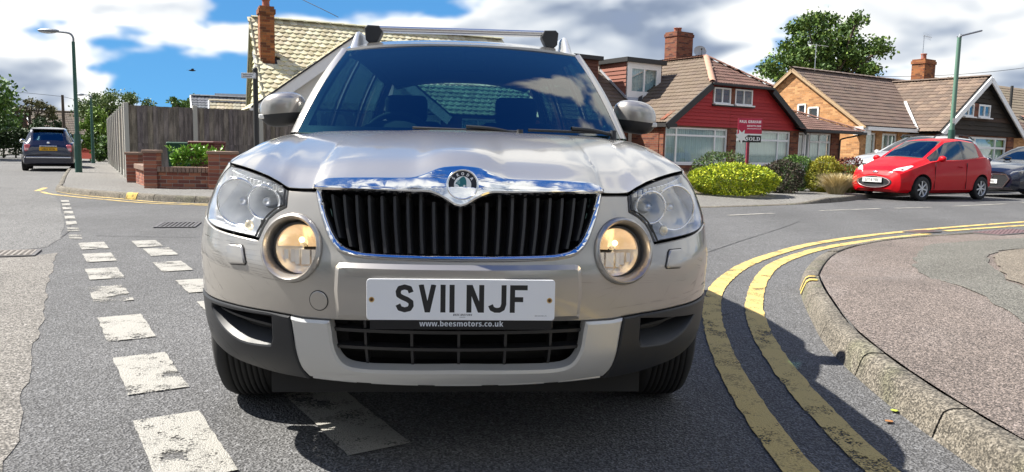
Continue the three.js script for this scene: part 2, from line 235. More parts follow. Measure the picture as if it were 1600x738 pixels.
// ---------------------------------------------------------------- painted lines: each mark a sheet 8 mm above the road
const HMARK = 0.0065;
function ribbon(pts, w, m, name, y = HMARK, parent = null, jag = 0.012, seed = 1) {
  const cv = curveXZ(pts), n = Math.max(2, Math.ceil(cv.L / 0.05)), rows = [];
  for (let i = 0; i <= n; i++) { const s = cv.L * i / n, p = cv.at(s), t = cv.tan(s), a = w / 2 + jag * (vnoise(s * 22, seed) - 0.5), b = w / 2 + jag * (vnoise(s * 22, seed + 9) - 0.5); rows.push([V3(p.x + t.z * a, y, p.z - t.x * a), V3(p.x, y, p.z), V3(p.x - t.z * b, y, p.z + t.x * b)]); }
  const g = loft(rows, 1.2), q = g.attributes.position, uv = g.attributes.uv; for (let i = 0; i < q.count; i++) uv.setXY(i, q.getX(i) / 0.9 + seed * 0.37, q.getZ(i) / 0.9);
  if (parent) return part(name, g, m, parent);
  return struct(name, g, m);
}
ribbon([[0.98, 3], [1.03, 1], [1.06, 0.2], [1.11, -0.35], [1.20, -0.95], [1.34, -1.62], [1.55, -2.4], [1.83, -3.2], [2.10, -3.78], [2.62, -4.66], [3.27, -5.5], [3.9, -6.2], [4.66, -6.88], [6.1, -7.92], [7.7, -8.9], [9.4, -9.85], [14, -12.5], [30, -21.7]], 0.115, M.yellow, 'yellow_line', HMARK, null, 0.010, 2);
ribbon([[1.25, 3], [1.30, 1], [1.33, 0.2], [1.38, -0.4], [1.47, -1.0], [1.62, -1.7], [1.84, -2.45], [2.09, -3.1], [2.44, -3.86], [2.85, -4.6], [3.33, -5.25], [4.0, -5.98], [4.9, -6.72], [6.2, -7.62]], 0.115, M.yellow, 'yellow_line', HMARK, null, 0.010, 5);
ribbon([[6.7, -8.02], [8.0, -8.72], [9.6, -9.55], [14, -12.1], [30, -21.3]], 0.115, M.yellow, 'yellow_line', HMARK, null, 0.016, 6);
ribbon([[-1, -10.25], [-3, -10.45], [-4.2, -10.8], [-5.15, -11.05], [-6.2, -11.75], [-7.0, -12.35], [-7.8, -13.05], [-8.3, -13.7]], 0.085, M.yellow, 'yellow_line', HMARK, null, 0.012, 7);
ribbon([[-1, -10.5], [-3, -10.7], [-4.2, -11.03], [-5.1, -11.32], [-6.05, -12.0], [-6.85, -12.6], [-7.55, -13.25], [-8.05, -13.85]], 0.085, M.yellow, 'yellow_line', HMARK, null, 0.012, 8);
ribbon([[-8.5, -13.9], [-8.95, -15.1]], 0.1, M.yellow, 'yellow_line', HMARK, null, 0.01, 9);
ribbon([[-8.15, -14.1], [-8.55, -15.2]], 0.1, M.yellow, 'yellow_line', HMARK, null, 0.01, 10);
function dash(a, b, w, m, seed) { ribbon([a, [lerp(a[0], b[0], 0.5), lerp(a[1], b[1], 0.5)], b], w, m, 'road_dash', HMARK, null, 0.008, seed); }
// give-way dashes: two rows
const dx = 0.478, dz = 0.878;   // along the row, towards the camera
const rowL = [[-0.61, 0.15], [-1.07, -0.68], [-1.505, -1.52], [-1.96, -2.37], [-2.465, -3.33], [-2.85, -4.12], [-3.27, -4.97], [-3.68, -5.75]];
rowL.forEach(([x, z], i) => { const l = i > 4 ? 0.56 : 0.62; dash([x, z], [x + dx * l, z + dz * l], 0.225, i === 4 || i === 0 ? M.whiteWorn : M.white, 20 + i); });
const rowR = [[-0.60, -0.98], [-1.57, -2.85], [-1.98, -3.63], [-2.48, -4.5], [-2.9, -5.36], [-3.25, -5.95]];
rowR.forEach(([x, z], i) => { const l = i === 0 ? 0.72 : 0.55; dash([x, z], [x + dx * l, z + dz * l], 0.225, M.white, 40 + i); });
for (let i = 0; i < 8; i++) { const t = i / 7, x = lerp(-4.13, -6.75, t), z = lerp(-6.4, -11.5, t); dash([x - 0.02, z], [x + 0.185, z + 0.4], 0.115, i < 2 ? M.whiteWorn : M.white, 60 + i); }
for (const [a, b, c, d] of [[4.4, -10.2, 5.4, -10.78], [6.6, -11.55, 8.2, -12.35], [8.6, -12.5, 9.6, -12.95], [10.4, -13.4, 12.4, -14.55], [13.2, -15.1, 16.6, -17.1]]) dash([a, b], [c, d], 0.1, M.white, a * 7);
// tar seams and cracks in the surface
M.tar = mat(0.030, 0.030, 0.033, 0.8);
ribbon([[-3.9, -6.35], [-3.0, -6.3], [-2.0, -6.5], [-1.0, -6.4]], 0.014, M.tar, 'road_seam', 0.0035, null, 0.010, 81);
ribbon([[1.0, -3.9], [1.9, -4.7], [3.3, -6.6], [4.6, -8.4], [5.2, -9.3]], 0.010, M.tar, 'road_seam', 0.0035, null, 0.008, 83);
ribbon([[0.95, -1.6], [1.25, -2.1], [1.5, -2.35], [1.9, -2.7]], 0.008, M.tar, 'road_seam', 0.0035, null, 0.012, 84);
ribbon([[-9.3, -9.5], [-6.9, -11.2], [-5.6, -9.1], [-4.45, -6.9], [-4.15, -6.1]], 0.014, M.tar, 'road_seam', 0.0045, null, 0.012, 85);
// gully grating and covers
function grating(name, label, x, z, w, l, turn, n) {
  const g = thing(name, label, 'drain', null, [x, 0.010, z], turn);
  part('frame', merge([span(-w / 2, w / 2, -0.03, 0.004, -l / 2, -l / 2 + 0.03), span(-w / 2, w / 2, -0.03, 0.004, l / 2 - 0.03, l / 2), span(-w / 2, -w / 2 + 0.03, -0.03, 0.004, -l / 2, l / 2), span(w / 2 - 0.03, w / 2, -0.03, 0.004, -l / 2, l / 2)]), M.cast, g);
  part('pit', span(-w / 2 + 0.03, w / 2 - 0.03, -0.012, -0.006, -l / 2 + 0.03, l / 2 - 0.03), M.blackGap, g);
  for (let i = 0; i < n; i++) { const q = -w / 2 + 0.03 + (w - 0.06) * (i + 0.5) / n; part('bar', span(q - 0.012, q + 0.012, -0.02, 0.003, -l / 2 + 0.03, l / 2 - 0.03), M.cast, g); }
}
grating('gully_grating', 'cast iron drain grating in the road beside the silver car', -3.47, -7.55, 0.46, 0.62, 0.2, 8);
function cover(label, x, y, z, w, l, turn, tone) {
  const g = thing('manhole_cover', label, 'manhole cover', null, [x, y, z], turn), m = mat(...tone, 0.7, { metalness: 0.2 });
  part('frame', span(-w / 2, w / 2, -0.02, 0.004, -l / 2, l / 2), M.cast, g);
  const c = part('lid', span(-w / 2 + 0.03, w / 2 - 0.03, -0.01, 0.007, -l / 2 + 0.03, l / 2 - 0.03), m, g);
  const studs = []; for (let i = 0; i < 9; i++) for (let j = 0; j < 7; j++) studs.push(box(-w / 2 + 0.06 + (w - 0.12) * i / 8, 0.009, -l / 2 + 0.06 + (l - 0.12) * j / 6, w / 22, 0.006, l / 18)); stuff('tread_pattern', merge(studs), m, c);
}
cover('rectangular utility cover set in the tarmac at the far left road edge', -4.0, 0.010, -4.86, 0.5, 0.42, 0.35, [0.22, 0.20, 0.18]);
cover('smaller reddish utility cover near the end of the inner yellow line', 6.25, 0.012, -7.83, 0.5, 0.26, 0.5, [0.16, 0.10, 0.10]);
cover('long reddish utility cover by the yellow lines at the right picture edge', 7.35, 0.03, -7.72, 1.1, 0.4, 0.5, [0.17, 0.11, 0.115]);
// fallen leaves by the near kerb
for (const [x, z, c, l] of [[1.72, -0.70, [0.32, 0.38, 0.05], 'small yellow green fallen leaf in the gutter by the kerb'], [1.63, -0.58, [0.30, 0.13, 0.04], 'small brown fallen leaf in the gutter by the kerb']]) {
  const g = tag(struct('fallen_leaf', extrude([[0, -0.022], [0.012, -0.008], [0.014, 0.006], [0, 0.024], [-0.014, 0.006], [-0.012, -0.008]], 0.0015).rotateX(-1.45).rotateY(x * 9), mat(...c, 0.7)), l, 'leaf'); g.position.set(x, 0.008, z); delete g.userData.kind;
}
// ---------------------------------------------------------------- the parked silver car (front at z = 0, nose towards the camera)
M.paint = phys(0.395, 0.378, 0.355, 0.32, { metalness: 0.6, clearcoat: 1, clearcoatRoughness: 0.07 });
M.silver = phys(0.56, 0.565, 0.56, 0.42, { metalness: 0.45, clearcoat: 0.4, clearcoatRoughness: 0.2 });
M.plastic = mat(0.018, 0.02, 0.024, 0.5);
M.gloss = phys(0.012, 0.013, 0.016, 0.18, { clearcoat: 0.6 });
M.chrome = mat(0.84, 0.85, 0.86, 0.11, { metalness: 1 });
M.satin = mat(0.55, 0.56, 0.58, 0.3, { metalness: 1 });
M.rubber = mat(0.020, 0.020, 0.021, 0.9);
M.dark = mat(0.022, 0.022, 0.023, 0.9);
M.glass = phys(0.24, 0.43, 0.41, 0.0, { transmission: 1, thickness: 0, ior: 2.3, metalness: 0 });
M.lens = phys(0.98, 0.99, 1.0, 0.02, { transmission: 1, thickness: 0, ior: 1.75 });
M.reflector = mat(0.90, 0.905, 0.91, 0.22, { metalness: 0.7 });
M.trim = mat(0.03, 0.032, 0.034, 0.8);
M.seat = mat(0.024, 0.024, 0.026, 0.9);
const suv = thing('parked_suv', 'champagne silver car with roof bars facing the camera in the middle of the road', 'car');
// body skin: P(s, y), s runs round the plan from the middle of the nose
const Plan = (() => {
  const p = []; for (let i = 0; i < 300; i++) { const t = i / 299 * Math.PI / 2; p.push([0.9 * Math.pow(Math.sin(t), 2 / 2.25), -0.70 * (1 - Math.pow(Math.max(0, Math.cos(t)), 2 / 2.25))]); }
  for (let i = 1; i < 150; i++) { const z = lerp(-0.70, -3.55, i / 149), k = clamp((-z - 2.4) / 1.15); p.push([0.9 - 0.03 * k * k, z]); }
  for (let i = 1; i < 120; i++) { const t = i / 119 * Math.PI / 2; p.push([0.87 * Math.pow(Math.max(0, Math.cos(t)), 2 / 3.2), -3.55 - 0.62 * Math.pow(Math.sin(t), 2 / 3.2)]); }
  const s = [0]; for (let i = 1; i < p.length; i++) s.push(s[i - 1] + Math.hypot(p[i][0] - p[i - 1][0], p[i][1] - p[i - 1][1]));
  return { p, s, L: s[s.length - 1] };
})();
function planAt(a) { const { p, s } = Plan; let lo = 0, hi = s.length - 1; if (a >= s[hi]) return p[hi]; while (hi - lo > 1) { const m = (lo + hi) >> 1; if (s[m] <= a) lo = m; else hi = m; } const t = (a - s[lo]) / (s[hi] - s[lo]); return [lerp(p[lo][0], p[hi][0], t), lerp(p[lo][1], p[hi][1], t)]; }
const sOfZ = (z) => { let lo = 0.3, hi = Plan.L - 0.9; for (let i = 0; i < 40; i++) { const m = (lo + hi) / 2; if (planAt(m)[1] > z) lo = m; else hi = m; } return lo; };
const table = (t) => (y) => { if (y <= t[0][0]) return t[0][1]; for (let i = 1; i < t.length; i++) if (y <= t[i][0]) { const k = (y - t[i - 1][0]) / (t[i][0] - t[i - 1][0]); return lerp(t[i - 1][1], t[i][1], k); } return t[t.length - 1][1]; };
const smoothTable = (t) => { const f = table(t); return (y) => (f(y - 0.03) + 2 * f(y - 0.015) + 3 * f(y) + 2 * f(y + 0.015) + f(y + 0.03)) / 9; };
const Wy = smoothTable([[0.2, 0.83], [0.3, 0.865], [0.42, 0.885], [0.55, 0.892], [0.68, 0.897], [0.78, 0.885], [0.88, 0.848], [0.95, 0.81], [1.0, 0.785], [1.06, 0.755]]);
const Zy = smoothTable([[0.2, -0.16], [0.28, -0.10], [0.34, -0.055], [0.40, -0.03], [0.50, -0.012], [0.58, -0.005], [0.66, -0.005], [0.70, -0.02], [0.80, -0.045], [0.88, -0.068], [0.94, -0.10], [1.06, -0.2]]);
function P(s, y, off = 0) {
  const a = Math.abs(s), [cx, cz] = planAt(a), q = V3(Math.sign(s || 1) * cx * Wy(y) / 0.9, y, cz + Zy(y) * (1 - sstep(0.85, 1.5, a)));
  if (off) q.addScaledVector(PN(s, y), off); return q;
}
function PN(s, y) { const h = 0.006, a = P(s + h, y).sub(P(s - h, y)), b = P(s, y + h).sub(P(s, y - h)); return a.cross(b).normalize(); }
function mapSkin(g, off, fn = P, nf = PN) {
  const p = g.attributes.position, n = new Float32Array(p.count * 3);
  for (let i = 0; i < p.count; i++) { const s = p.getX(i), y = p.getY(i), q = fn(s, y), m = nf(s, y), o = typeof off === 'function' ? off(s, y) : off; q.addScaledVector(m, o); p.setXYZ(i, q.x, q.y, q.z); n[i * 3] = m.x; n[i * 3 + 1] = m.y; n[i * 3 + 2] = m.z; }
  g.setAttribute('normal', new THREE.BufferAttribute(n, 3)); return g;
}
const dense = (pts, step = 0.02) => { const o = []; for (let i = 0; i < pts.length; i++) { const a = pts[i], b = pts[(i + 1) % pts.length], n = Math.max(1, Math.ceil(Math.hypot(b[0] - a[0], b[1] - a[1]) / step)); for (let k = 0; k < n; k++) o.push([lerp(a[0], b[0], k / n), lerp(a[1], b[1], k / n)]); } return o; };
const curveOf = (pts, n = 24) => new THREE.SplineCurve(pts.map((p) => V2(...p))).getPoints(n).map((v) => [v.x, v.y]);
const mirrorPts = (pts) => pts.map(([s, y]) => [-s, y]).reverse();
const inset = (pts, d) => { const n = pts.length; let A = 0; for (let i = 0; i < n; i++) { const a = pts[i], b = pts[(i + 1) % n]; A += a[0] * b[1] - b[0] * a[1]; } const sg = A > 0 ? 1 : -1; return pts.map((p, i) => { const a = pts[(i + n - 1) % n], b = pts[(i + 1) % n]; let tx = b[0] - a[0], ty = b[1] - a[1]; const l = Math.hypot(tx, ty) || 1; return [p[0] - ty / l * d * sg, p[1] + tx / l * d * sg]; }); };
const circ = (cx, cy, rx, ry = rx, n = 40) => Array.from({ length: n }, (_, i) => [cx + rx * Math.cos(i / n * 2 * Math.PI), cy + ry * Math.sin(i / n * 2 * Math.PI)]);
function skin(outline, off, holes = [], edge = 0.03) {
  const sh = new THREE.Shape(outline.map((p) => V2(...p))); for (const h of holes) sh.holes.push(new THREE.Path(h.map((p) => V2(...p))));
  return mapSkin(new TessellateModifier(edge, 7).modify(norm(new THREE.ShapeGeometry(sh, 1))), off);
}
function rim(outline, o0, o1) { const n = outline.length, row = (o) => [...outline, outline[0]].map(([s, y]) => P(s, y, typeof o === 'function' ? o(s, y) : o)); return loft([row(o0), row(o1)], 0.6); }
// a panel with rounded edge: skin + bevel + wall
function panel(outline, off, depth, holes = [], bev = 0.006, edge = 0.03) {
  const o = dense(outline), hs = holes.map((h) => dense(h)), L = [skin(inset(o, bev), off, hs.map((h) => inset(h, -bev)), edge)];
  const strip = (a, b, o0, o1) => loft([[...a, a[0]].map(([s, y]) => P(s, y, o0)), [...b, b[0]].map(([s, y]) => P(s, y, o1))], 0.9);
  L.push(strip(inset(o, bev), o, off, off - bev * 0.7), rim(o, off - bev * 0.7, off - depth));
  for (const h of hs) L.push(strip(inset(h, -bev), h, off, off - bev * 0.7), rim(h, off - bev * 0.7, off - depth));
  return merge(L);
}
const both = (fn) => { fn(1); fn(-1); };
const flip = (pts, sd) => sd > 0 ? pts : mirrorPts(pts);

// --- bumper cover
const uOuter = [[0.447, 0.871], [0.425, 0.825], [0.398, 0.775], [0.385, 0.75], [0.368, 0.725], [0.348, 0.708], [0.322, 0.698], [0.268, 0.691], [0.141, 0.688]];
const headOutline = [...curveOf([[0.555, 0.873], [0.594, 0.889], [0.651, 0.904], [0.726, 0.917], [0.827, 0.928], [0.955, 0.934]], 18), ...curveOf([[0.985, 0.915], [1.005, 0.87], [1.0, 0.815], [0.992, 0.785], [0.975, 0.758]], 10), ...curveOf([[0.94, 0.751], [0.87, 0.742], [0.80, 0.737], [0.713, 0.732], [0.632, 0.727]], 10), ...curveOf([[0.616, 0.76], [0.600, 0.787], [0.575, 0.810], [0.545, 0.825]], 8)];
const fogC = [0.502, 0.708];
{
  const half = [[0, 0.513], [0.266, 0.512], [0.38, 0.508], [0.466, 0.508], [0.505, 0.512], [0.58, 0.516], [0.665, 0.517], [0.75, 0.518], [0.845, 0.517], [0.93, 0.517], [1.215, 0.52], [1.245, 0.575], [1.30, 0.645], [1.37, 0.695], [1.37, 0.765], [1.0, 0.760], [0.96, 0.751], [0.87, 0.738], [0.80, 0.733], [0.713, 0.728], [0.626, 0.722], [0.611, 0.760], [0.596, 0.785], [0.571, 0.806], [0.540, 0.822], [0.547, 0.847], [0.551, 0.870], [0.504, 0.871], [0.449, 0.871], ...uOuter.slice(1), [0, 0.687]];
  const L = half.slice(1, -1).map(([s, y]) => [-s, y]).reverse();
  const out = [...half, ...L];
  part('front_bumper', panel(out, 0, 0.03, [circ(fogC[0], fogC[1], 0.100, 0.096), circ(-fogC[0], fogC[1], 0.100, 0.096)], 0.004, 0.025), M.paint, suv);
  // dark structure behind every gap
  part('bumper_backing', merge([skin(dense([[-1.12, 0.32], [1.12, 0.32], [1.05, 0.93], [0.5, 0.87], [0.2, 0.90], [-0.2, 0.90], [-0.5, 0.87], [-1.05, 0.93]], 0.05), -0.085, [headOutline, mirrorPts(headOutline), [[-0.42, 0.858], [-0.36, 0.73], [-0.30, 0.707], [0.30, 0.707], [0.36, 0.73], [0.42, 0.858]], [[-0.36, 0.372], [0.36, 0.372], [0.36, 0.50], [-0.36, 0.50]]], 0.06)]), M.dark, suv);
  const pan = [[-0.352, 0.518], [0.352, 0.518], [0.356, 0.60], [0.352, 0.655], ...curveOf([[0.350, 0.664], [0.340, 0.673], [0.325, 0.675]], 5), ...curveOf([[-0.325, 0.675], [-0.340, 0.673], [-0.350, 0.664]], 5), [-0.352, 0.655], [-0.356, 0.60]];
  part('plate_mount_panel', panel(pan, 0.020, 0.03, [], 0.014, 0.03), M.paint, suv);
  // tow eye cover and headlamp washer covers
  const tow = part('tow_eye_cover', panel(circ(-0.409, 0.563, 0.0275), 0.0035, 0.01, [], 0.002), M.paint, suv);
  part('gap_ring', skin(circ(-0.409, 0.563, 0.030), 0.001), M.dark, tow);
  both((sd) => { const o = flip([[0.672, 0.648], [0.742, 0.644], [0.748, 0.650], [0.758, 0.692], [0.752, 0.700], [0.690, 0.701], [0.683, 0.695], [0.668, 0.655]], sd); const w = part('washer_cover', panel(o, 0.008, 0.015, [], 0.004), M.paint, suv); part('gap_ring', skin(inset(dense(o), -0.003), 0.001), M.dark, w); });
}
// --- chrome upper trim and grille
{
  const top = [...curveOf([[0.452, 0.876], [0.444, 0.890], [0.428, 0.898], [0.393, 0.905], [0.279, 0.909], [0.158, 0.911], [0.119, 0.917], [0.092, 0.925], [0.072, 0.931], [0.044, 0.936], [0, 0.939]], 40)];
  const bot = [...curveOf([[0, 0.829], [0.019, 0.834], [0.04, 0.846], [0.063, 0.857], [0.087, 0.865], [0.114, 0.868], [0.195, 0.870], [0.311, 0.873], [0.44, 0.873]], 36)];
  const out = [...top, ...top.slice(0, -1).reverse().map(([s, y]) => [-s, y]), ...bot.slice(1).reverse().map(([s, y]) => [-s, y]), ...bot];
  const bulge = (s, y) => { const c = Math.abs(s) < 0.16 ? 0.012 * sstep(0.16, 0.05, Math.abs(s)) : 0; return c; };
  const o2 = dense(out, 0.015), g = skin(inset(o2, 0.007), (s, y) => 0.024 + bulge(s, y), [], 0.014);
  // rounded section: normals and depth follow a gentle arch between the lower and the upper edge
  const st = (a, b, o0, o1) => loft([[...a, a[0]].map(([s, y]) => P(s, y, o0 + bulge(s, y))), [...b, b[0]].map(([s, y]) => P(s, y, o1 + bulge(s, y)))], 0.9);
  g.computeVertexNormals();
  part('chrome_grille_trim', merge([toCreasedNormals(g, 1.0), st(inset(o2, 0.007), inset(o2, 0.003), 0.024, 0.020), st(inset(o2, 0.003), o2, 0.020, 0.012), rim(o2, (s, y) => 0.012 + bulge(s, y), -0.02)]), M.chrome, suv);
  const grille = new THREE.Group(); grille.name = 'grille'; suv.add(grille);
  const inU = uOuter.map(([s, y]) => [s - 0.014 * clamp((s - 0.2) / 0.12), y + 0.014 * (1 - 0.7 * clamp((y - 0.70) / 0.1))]);
  const row = (k, off) => { const f = [...uOuter].map((p, i) => [lerp(p[0], inU[i][0], k), lerp(p[1], inU[i][1], k)]), a = curveOf([...f, [0, lerp(0.687, 0.702, k)]], 40); return [...a, ...a.slice(0, -1).reverse().map(([s, y]) => [-s, y])].map(([s, y]) => P(s, y, off)); };
  part('chrome_frame', loft([row(0, -0.01), row(0.02, 0.004), row(0.3, 0.011), row(0.7, 0.010), row(1, 0.002), row(1.05, -0.04)], 1.0), M.chrome, grille);
  part('grille_backing', skin(dense([[-0.44, 0.87], [-0.37, 0.72], [-0.30, 0.70], [0.30, 0.70], [0.37, 0.72], [0.44, 0.87]]), -0.17), M.dark, grille);
  for (let i = -10; i <= 10; i++) {
    const st = i * 0.0402, sb = st * (0.90 - 0.02 * Math.abs(i) / 10), yt = Math.abs(st) < 0.09 ? 0.853 : 0.868, yb = Math.abs(sb) > 0.33 ? 0.745 : Math.abs(sb) > 0.29 ? 0.722 : 0.708, rows = [];
    for (let k = 0; k <= 6; k++) { const t = k / 6, y = lerp(yb, yt, t), s = lerp(sb, st, t); rows.push([[-0.011, -0.055], [-0.008, -0.022], [-0.004, -0.014], [0.004, -0.014], [0.008, -0.022], [0.011, -0.055]].map(([a, o]) => P(s + a, y, o))); }
    part('slat', loft(rows, 0.5), M.slat ||= mat(0.018, 0.018, 0.020, 0.35), grille);
  }
  // round badge
  const bad = new THREE.Group(); bad.name = 'badge'; suv.add(bad);
  const c = P(0.006, 0.886, 0.037), n = PN(0, 0.886); bad.position.copy(c); bad.quaternion.setFromUnitVectors(V3(0, 0, 1), V3(0, n.y * 0.6, n.z).normalize());
  part('badge_ring', norm(new THREE.TorusGeometry(0.0425, 0.0035, 10, 48)), M.chrome, bad);
  const bt = canvasTex(512, 512, (x) => {
    x.fillStyle = '#0b1524'; x.fillRect(0, 0, 512, 512); x.translate(256, 256);
    x.fillStyle = '#eef3f2'; x.beginPath(); x.arc(0, 0, 152, 0, 7); x.fill();
    x.fillStyle = '#0f6f74'; x.beginPath(); x.moveTo(-60, 62); x.lineTo(-60, 30); x.quadraticCurveTo(-78, -8, -128, -14); x.quadraticCurveTo(-118, -40, -92, -58); x.lineTo(-96, -74); x.lineTo(-66, -82); x.quadraticCurveTo(-30, -140, 20, -146); x.quadraticCurveTo(60, -120, 66, -50); x.lineTo(68, 62); x.lineTo(86, 62); x.lineTo(92, 48); x.lineTo(118, 66); x.lineTo(92, 86); x.lineTo(84, 74); x.lineTo(-84, 74); x.lineTo(-100, 84); x.lineTo(-120, 62); x.lineTo(-96, 50); x.lineTo(-84, 62); x.closePath(); x.fill();
    x.fillStyle = '#eef3f2'; x.beginPath(); x.arc(30, 22, 20, 0, 7); x.fill();
    x.strokeStyle = '#bfe0df'; x.lineWidth = 7; for (const a of [-30, -52, -74]) { x.beginPath(); x.moveTo(-100, a); x.lineTo(-46, a + 14); x.stroke(); }
    x.fillStyle = '#fff'; x.font = 'bold 74px sans-serif'; x.textAlign = 'center'; x.textBaseline = 'middle';
    [...'SKODA'].forEach((ch, i) => { x.save(); x.rotate((i - 2) * 0.48); x.translate(0, -198); x.fillText(ch, 0, 2); x.restore(); });
    x.save(); x.rotate(-0.96); x.translate(0, -238); x.fillRect(-16, -3, 32, 6); x.restore();
    x.strokeStyle = '#cfd8d6'; x.lineWidth = 5; for (let i = -5; i <= 5; i++) { x.save(); x.rotate(Math.PI + i * 0.2); x.beginPath(); x.moveTo(-14, -186); x.quadraticCurveTo(0, -232, 14, -196); x.stroke(); x.restore(); } x.beginPath(); x.arc(0, 0, 226, 0.55, Math.PI - 0.55); x.stroke();
  });
  const disc = new THREE.CircleGeometry(0.041, 48); part('badge_face', norm(disc), phys(1, 1, 1, 0.35, { map: bt }), bad);
}
// --- number plate
{
  const pl = new THREE.Group(); pl.name = 'number_plate'; suv.add(pl); pl.position.set(0.006, 0.5845, 0.022);
  const glyph = { S: [[[.98, .24], [.86, .06], [.5, 0], [.14, .06], [.02, .2], [.06, .36], [.3, .45], [.7, .55], [.96, .66], [.98, .82], [.84, .95], [.5, 1], [.14, .94], [.0, .77]]], V: [[[.02, 0], [.5, 1], [.98, 0]]], 1: [[[.5, 0], [.5, 1]]], N: [[[.0, 1], [.0, 0]], [[1, 1], [1, 0]], [[.04, -.02], [.96, 1.02]]], J: [[[1, -.05], [1, .76], [.9, .93], [.66, 1], [.36, 1], [.12, .94], [.0, .80]]], F: [[[.0, 1.05], [.0, 0], [1.2, 0]], [[.0, .46], [.86, .46]]] };
  const t = canvasTex(2048, 444, (x, W, H) => {
    x.fillStyle = '#e9ecf1'; x.fillRect(0, 0, W, H); const k = W / 520;
    x.strokeStyle = '#0a0d14'; x.lineWidth = 14 * k; x.lineCap = 'butt'; x.lineJoin = 'miter';
    let px = 88; const top = 14, h = 78;
    const put = (ch, w) => { x.save(); x.beginPath(); x.rect((px - 1) * k, top * k, (w + 2) * k, h * k); x.clip(); for (const l of glyph[ch]) { x.beginPath(); l.forEach(([a, b], i) => { const X = (px + 7 + a * (w - 14)) * k, Y = (top + (ch === 'S' ? 7 + b * (h - 14) : ch === 'J' ? b * (h - 7) : ch === 'F' ? lerp(7, h + 2, b) : b * h)) * k; i ? x.lineTo(X, Y) : x.moveTo(X, Y); }); x.lineJoin = ch === 'S' || ch === 'J' ? 'round' : 'miter'; x.stroke(); } x.restore(); px += w; };
    px = 78; put('S', 51); px = 141; put('V', 50); px = 200; put('1', 18); px = 225; put('1', 18); px = 274; put('N', 49); px = 334; put('J', 51); px = 395; put('F', 49);
    x.fillStyle = '#1a1d24'; x.textAlign = 'center'; x.font = 'italic bold ' + 8 * k + 'px sans-serif'; x.fillText('BEES MOTORS', 263 * k, 101.5 * k); x.font = 4 * k + 'px sans-serif'; x.fillText('LONDON', 263 * k, 106.5 * k); x.fillText('BEES MOTORS LTD', 482 * k, 102 * k);
    for (const c of [13, 506]) { const g = x.createRadialGradient(c * k, 56 * k, 3 * k, c * k, 57 * k, 8.5 * k); g.addColorStop(0, '#7a4a18'); g.addColorStop(0.6, '#c8a25c'); g.addColorStop(1, '#e9ecf1'); x.fillStyle = g; x.beginPath(); x.arc(c * k, 57 * k, 8.5 * k, 0, 7); x.fill(); }
  });
  const rr = (w, h, r) => { const o = []; for (const [cx, cy, a] of [[w / 2 - r, h / 2 - r, 0], [-w / 2 + r, h / 2 - r, 1], [-w / 2 + r, -h / 2 + r, 2], [w / 2 - r, -h / 2 + r, 3]]) for (let i = 0; i <= 5; i++) { const q = (a + i / 5) * Math.PI / 2; o.push([cx + r * Math.cos(q), cy + r * Math.sin(q)]); } return o; };
  const face = extrude(rr(0.520, 0.113, 0.008), 0.005, 0.001), p = face.attributes.position, uv = face.attributes.uv; for (let i = 0; i < p.count; i++) uv.setXY(i, p.getX(i) / 0.52 + 0.5, p.getY(i) / 0.113 + 0.5);
  part('plate_face', face, phys(1, 1, 1, 0.35, { map: t, clearcoat: 0.5 }), pl);
  const t2 = canvasTex(1024, 60, (x, W, H) => { x.fillStyle = '#07090f'; x.fillRect(0, 0, W, H); x.fillStyle = '#cdd3db'; x.font = 'bold 42px sans-serif'; x.textAlign = 'center'; x.fillText('www.beesmotors.co.uk', W / 2 + 2, 43); });
  const f2 = extrude([[-0.252, -0.084], [0.252, -0.084], [0.252, -0.054], [-0.252, -0.054]], 0.004), p2 = f2.attributes.position, u2 = f2.attributes.uv; for (let i = 0; i < p2.count; i++) u2.setXY(i, p2.getX(i) / 0.504 + 0.5, (p2.getY(i) + 0.084) / 0.03);
  part('plate_holder_strip', f2, mat(1, 1, 1, 0.5, { map: t2 }), pl);
  for (const x of [-0.247, 0.246]) part('screw', cyl(V3(x, -0.001, 0.004), V3(x, -0.001, 0.0085), 0.0038, 0.003, 10), mat(0.10, 0.06, 0.03, 0.6, { metalness: 0.6 }), pl);
}
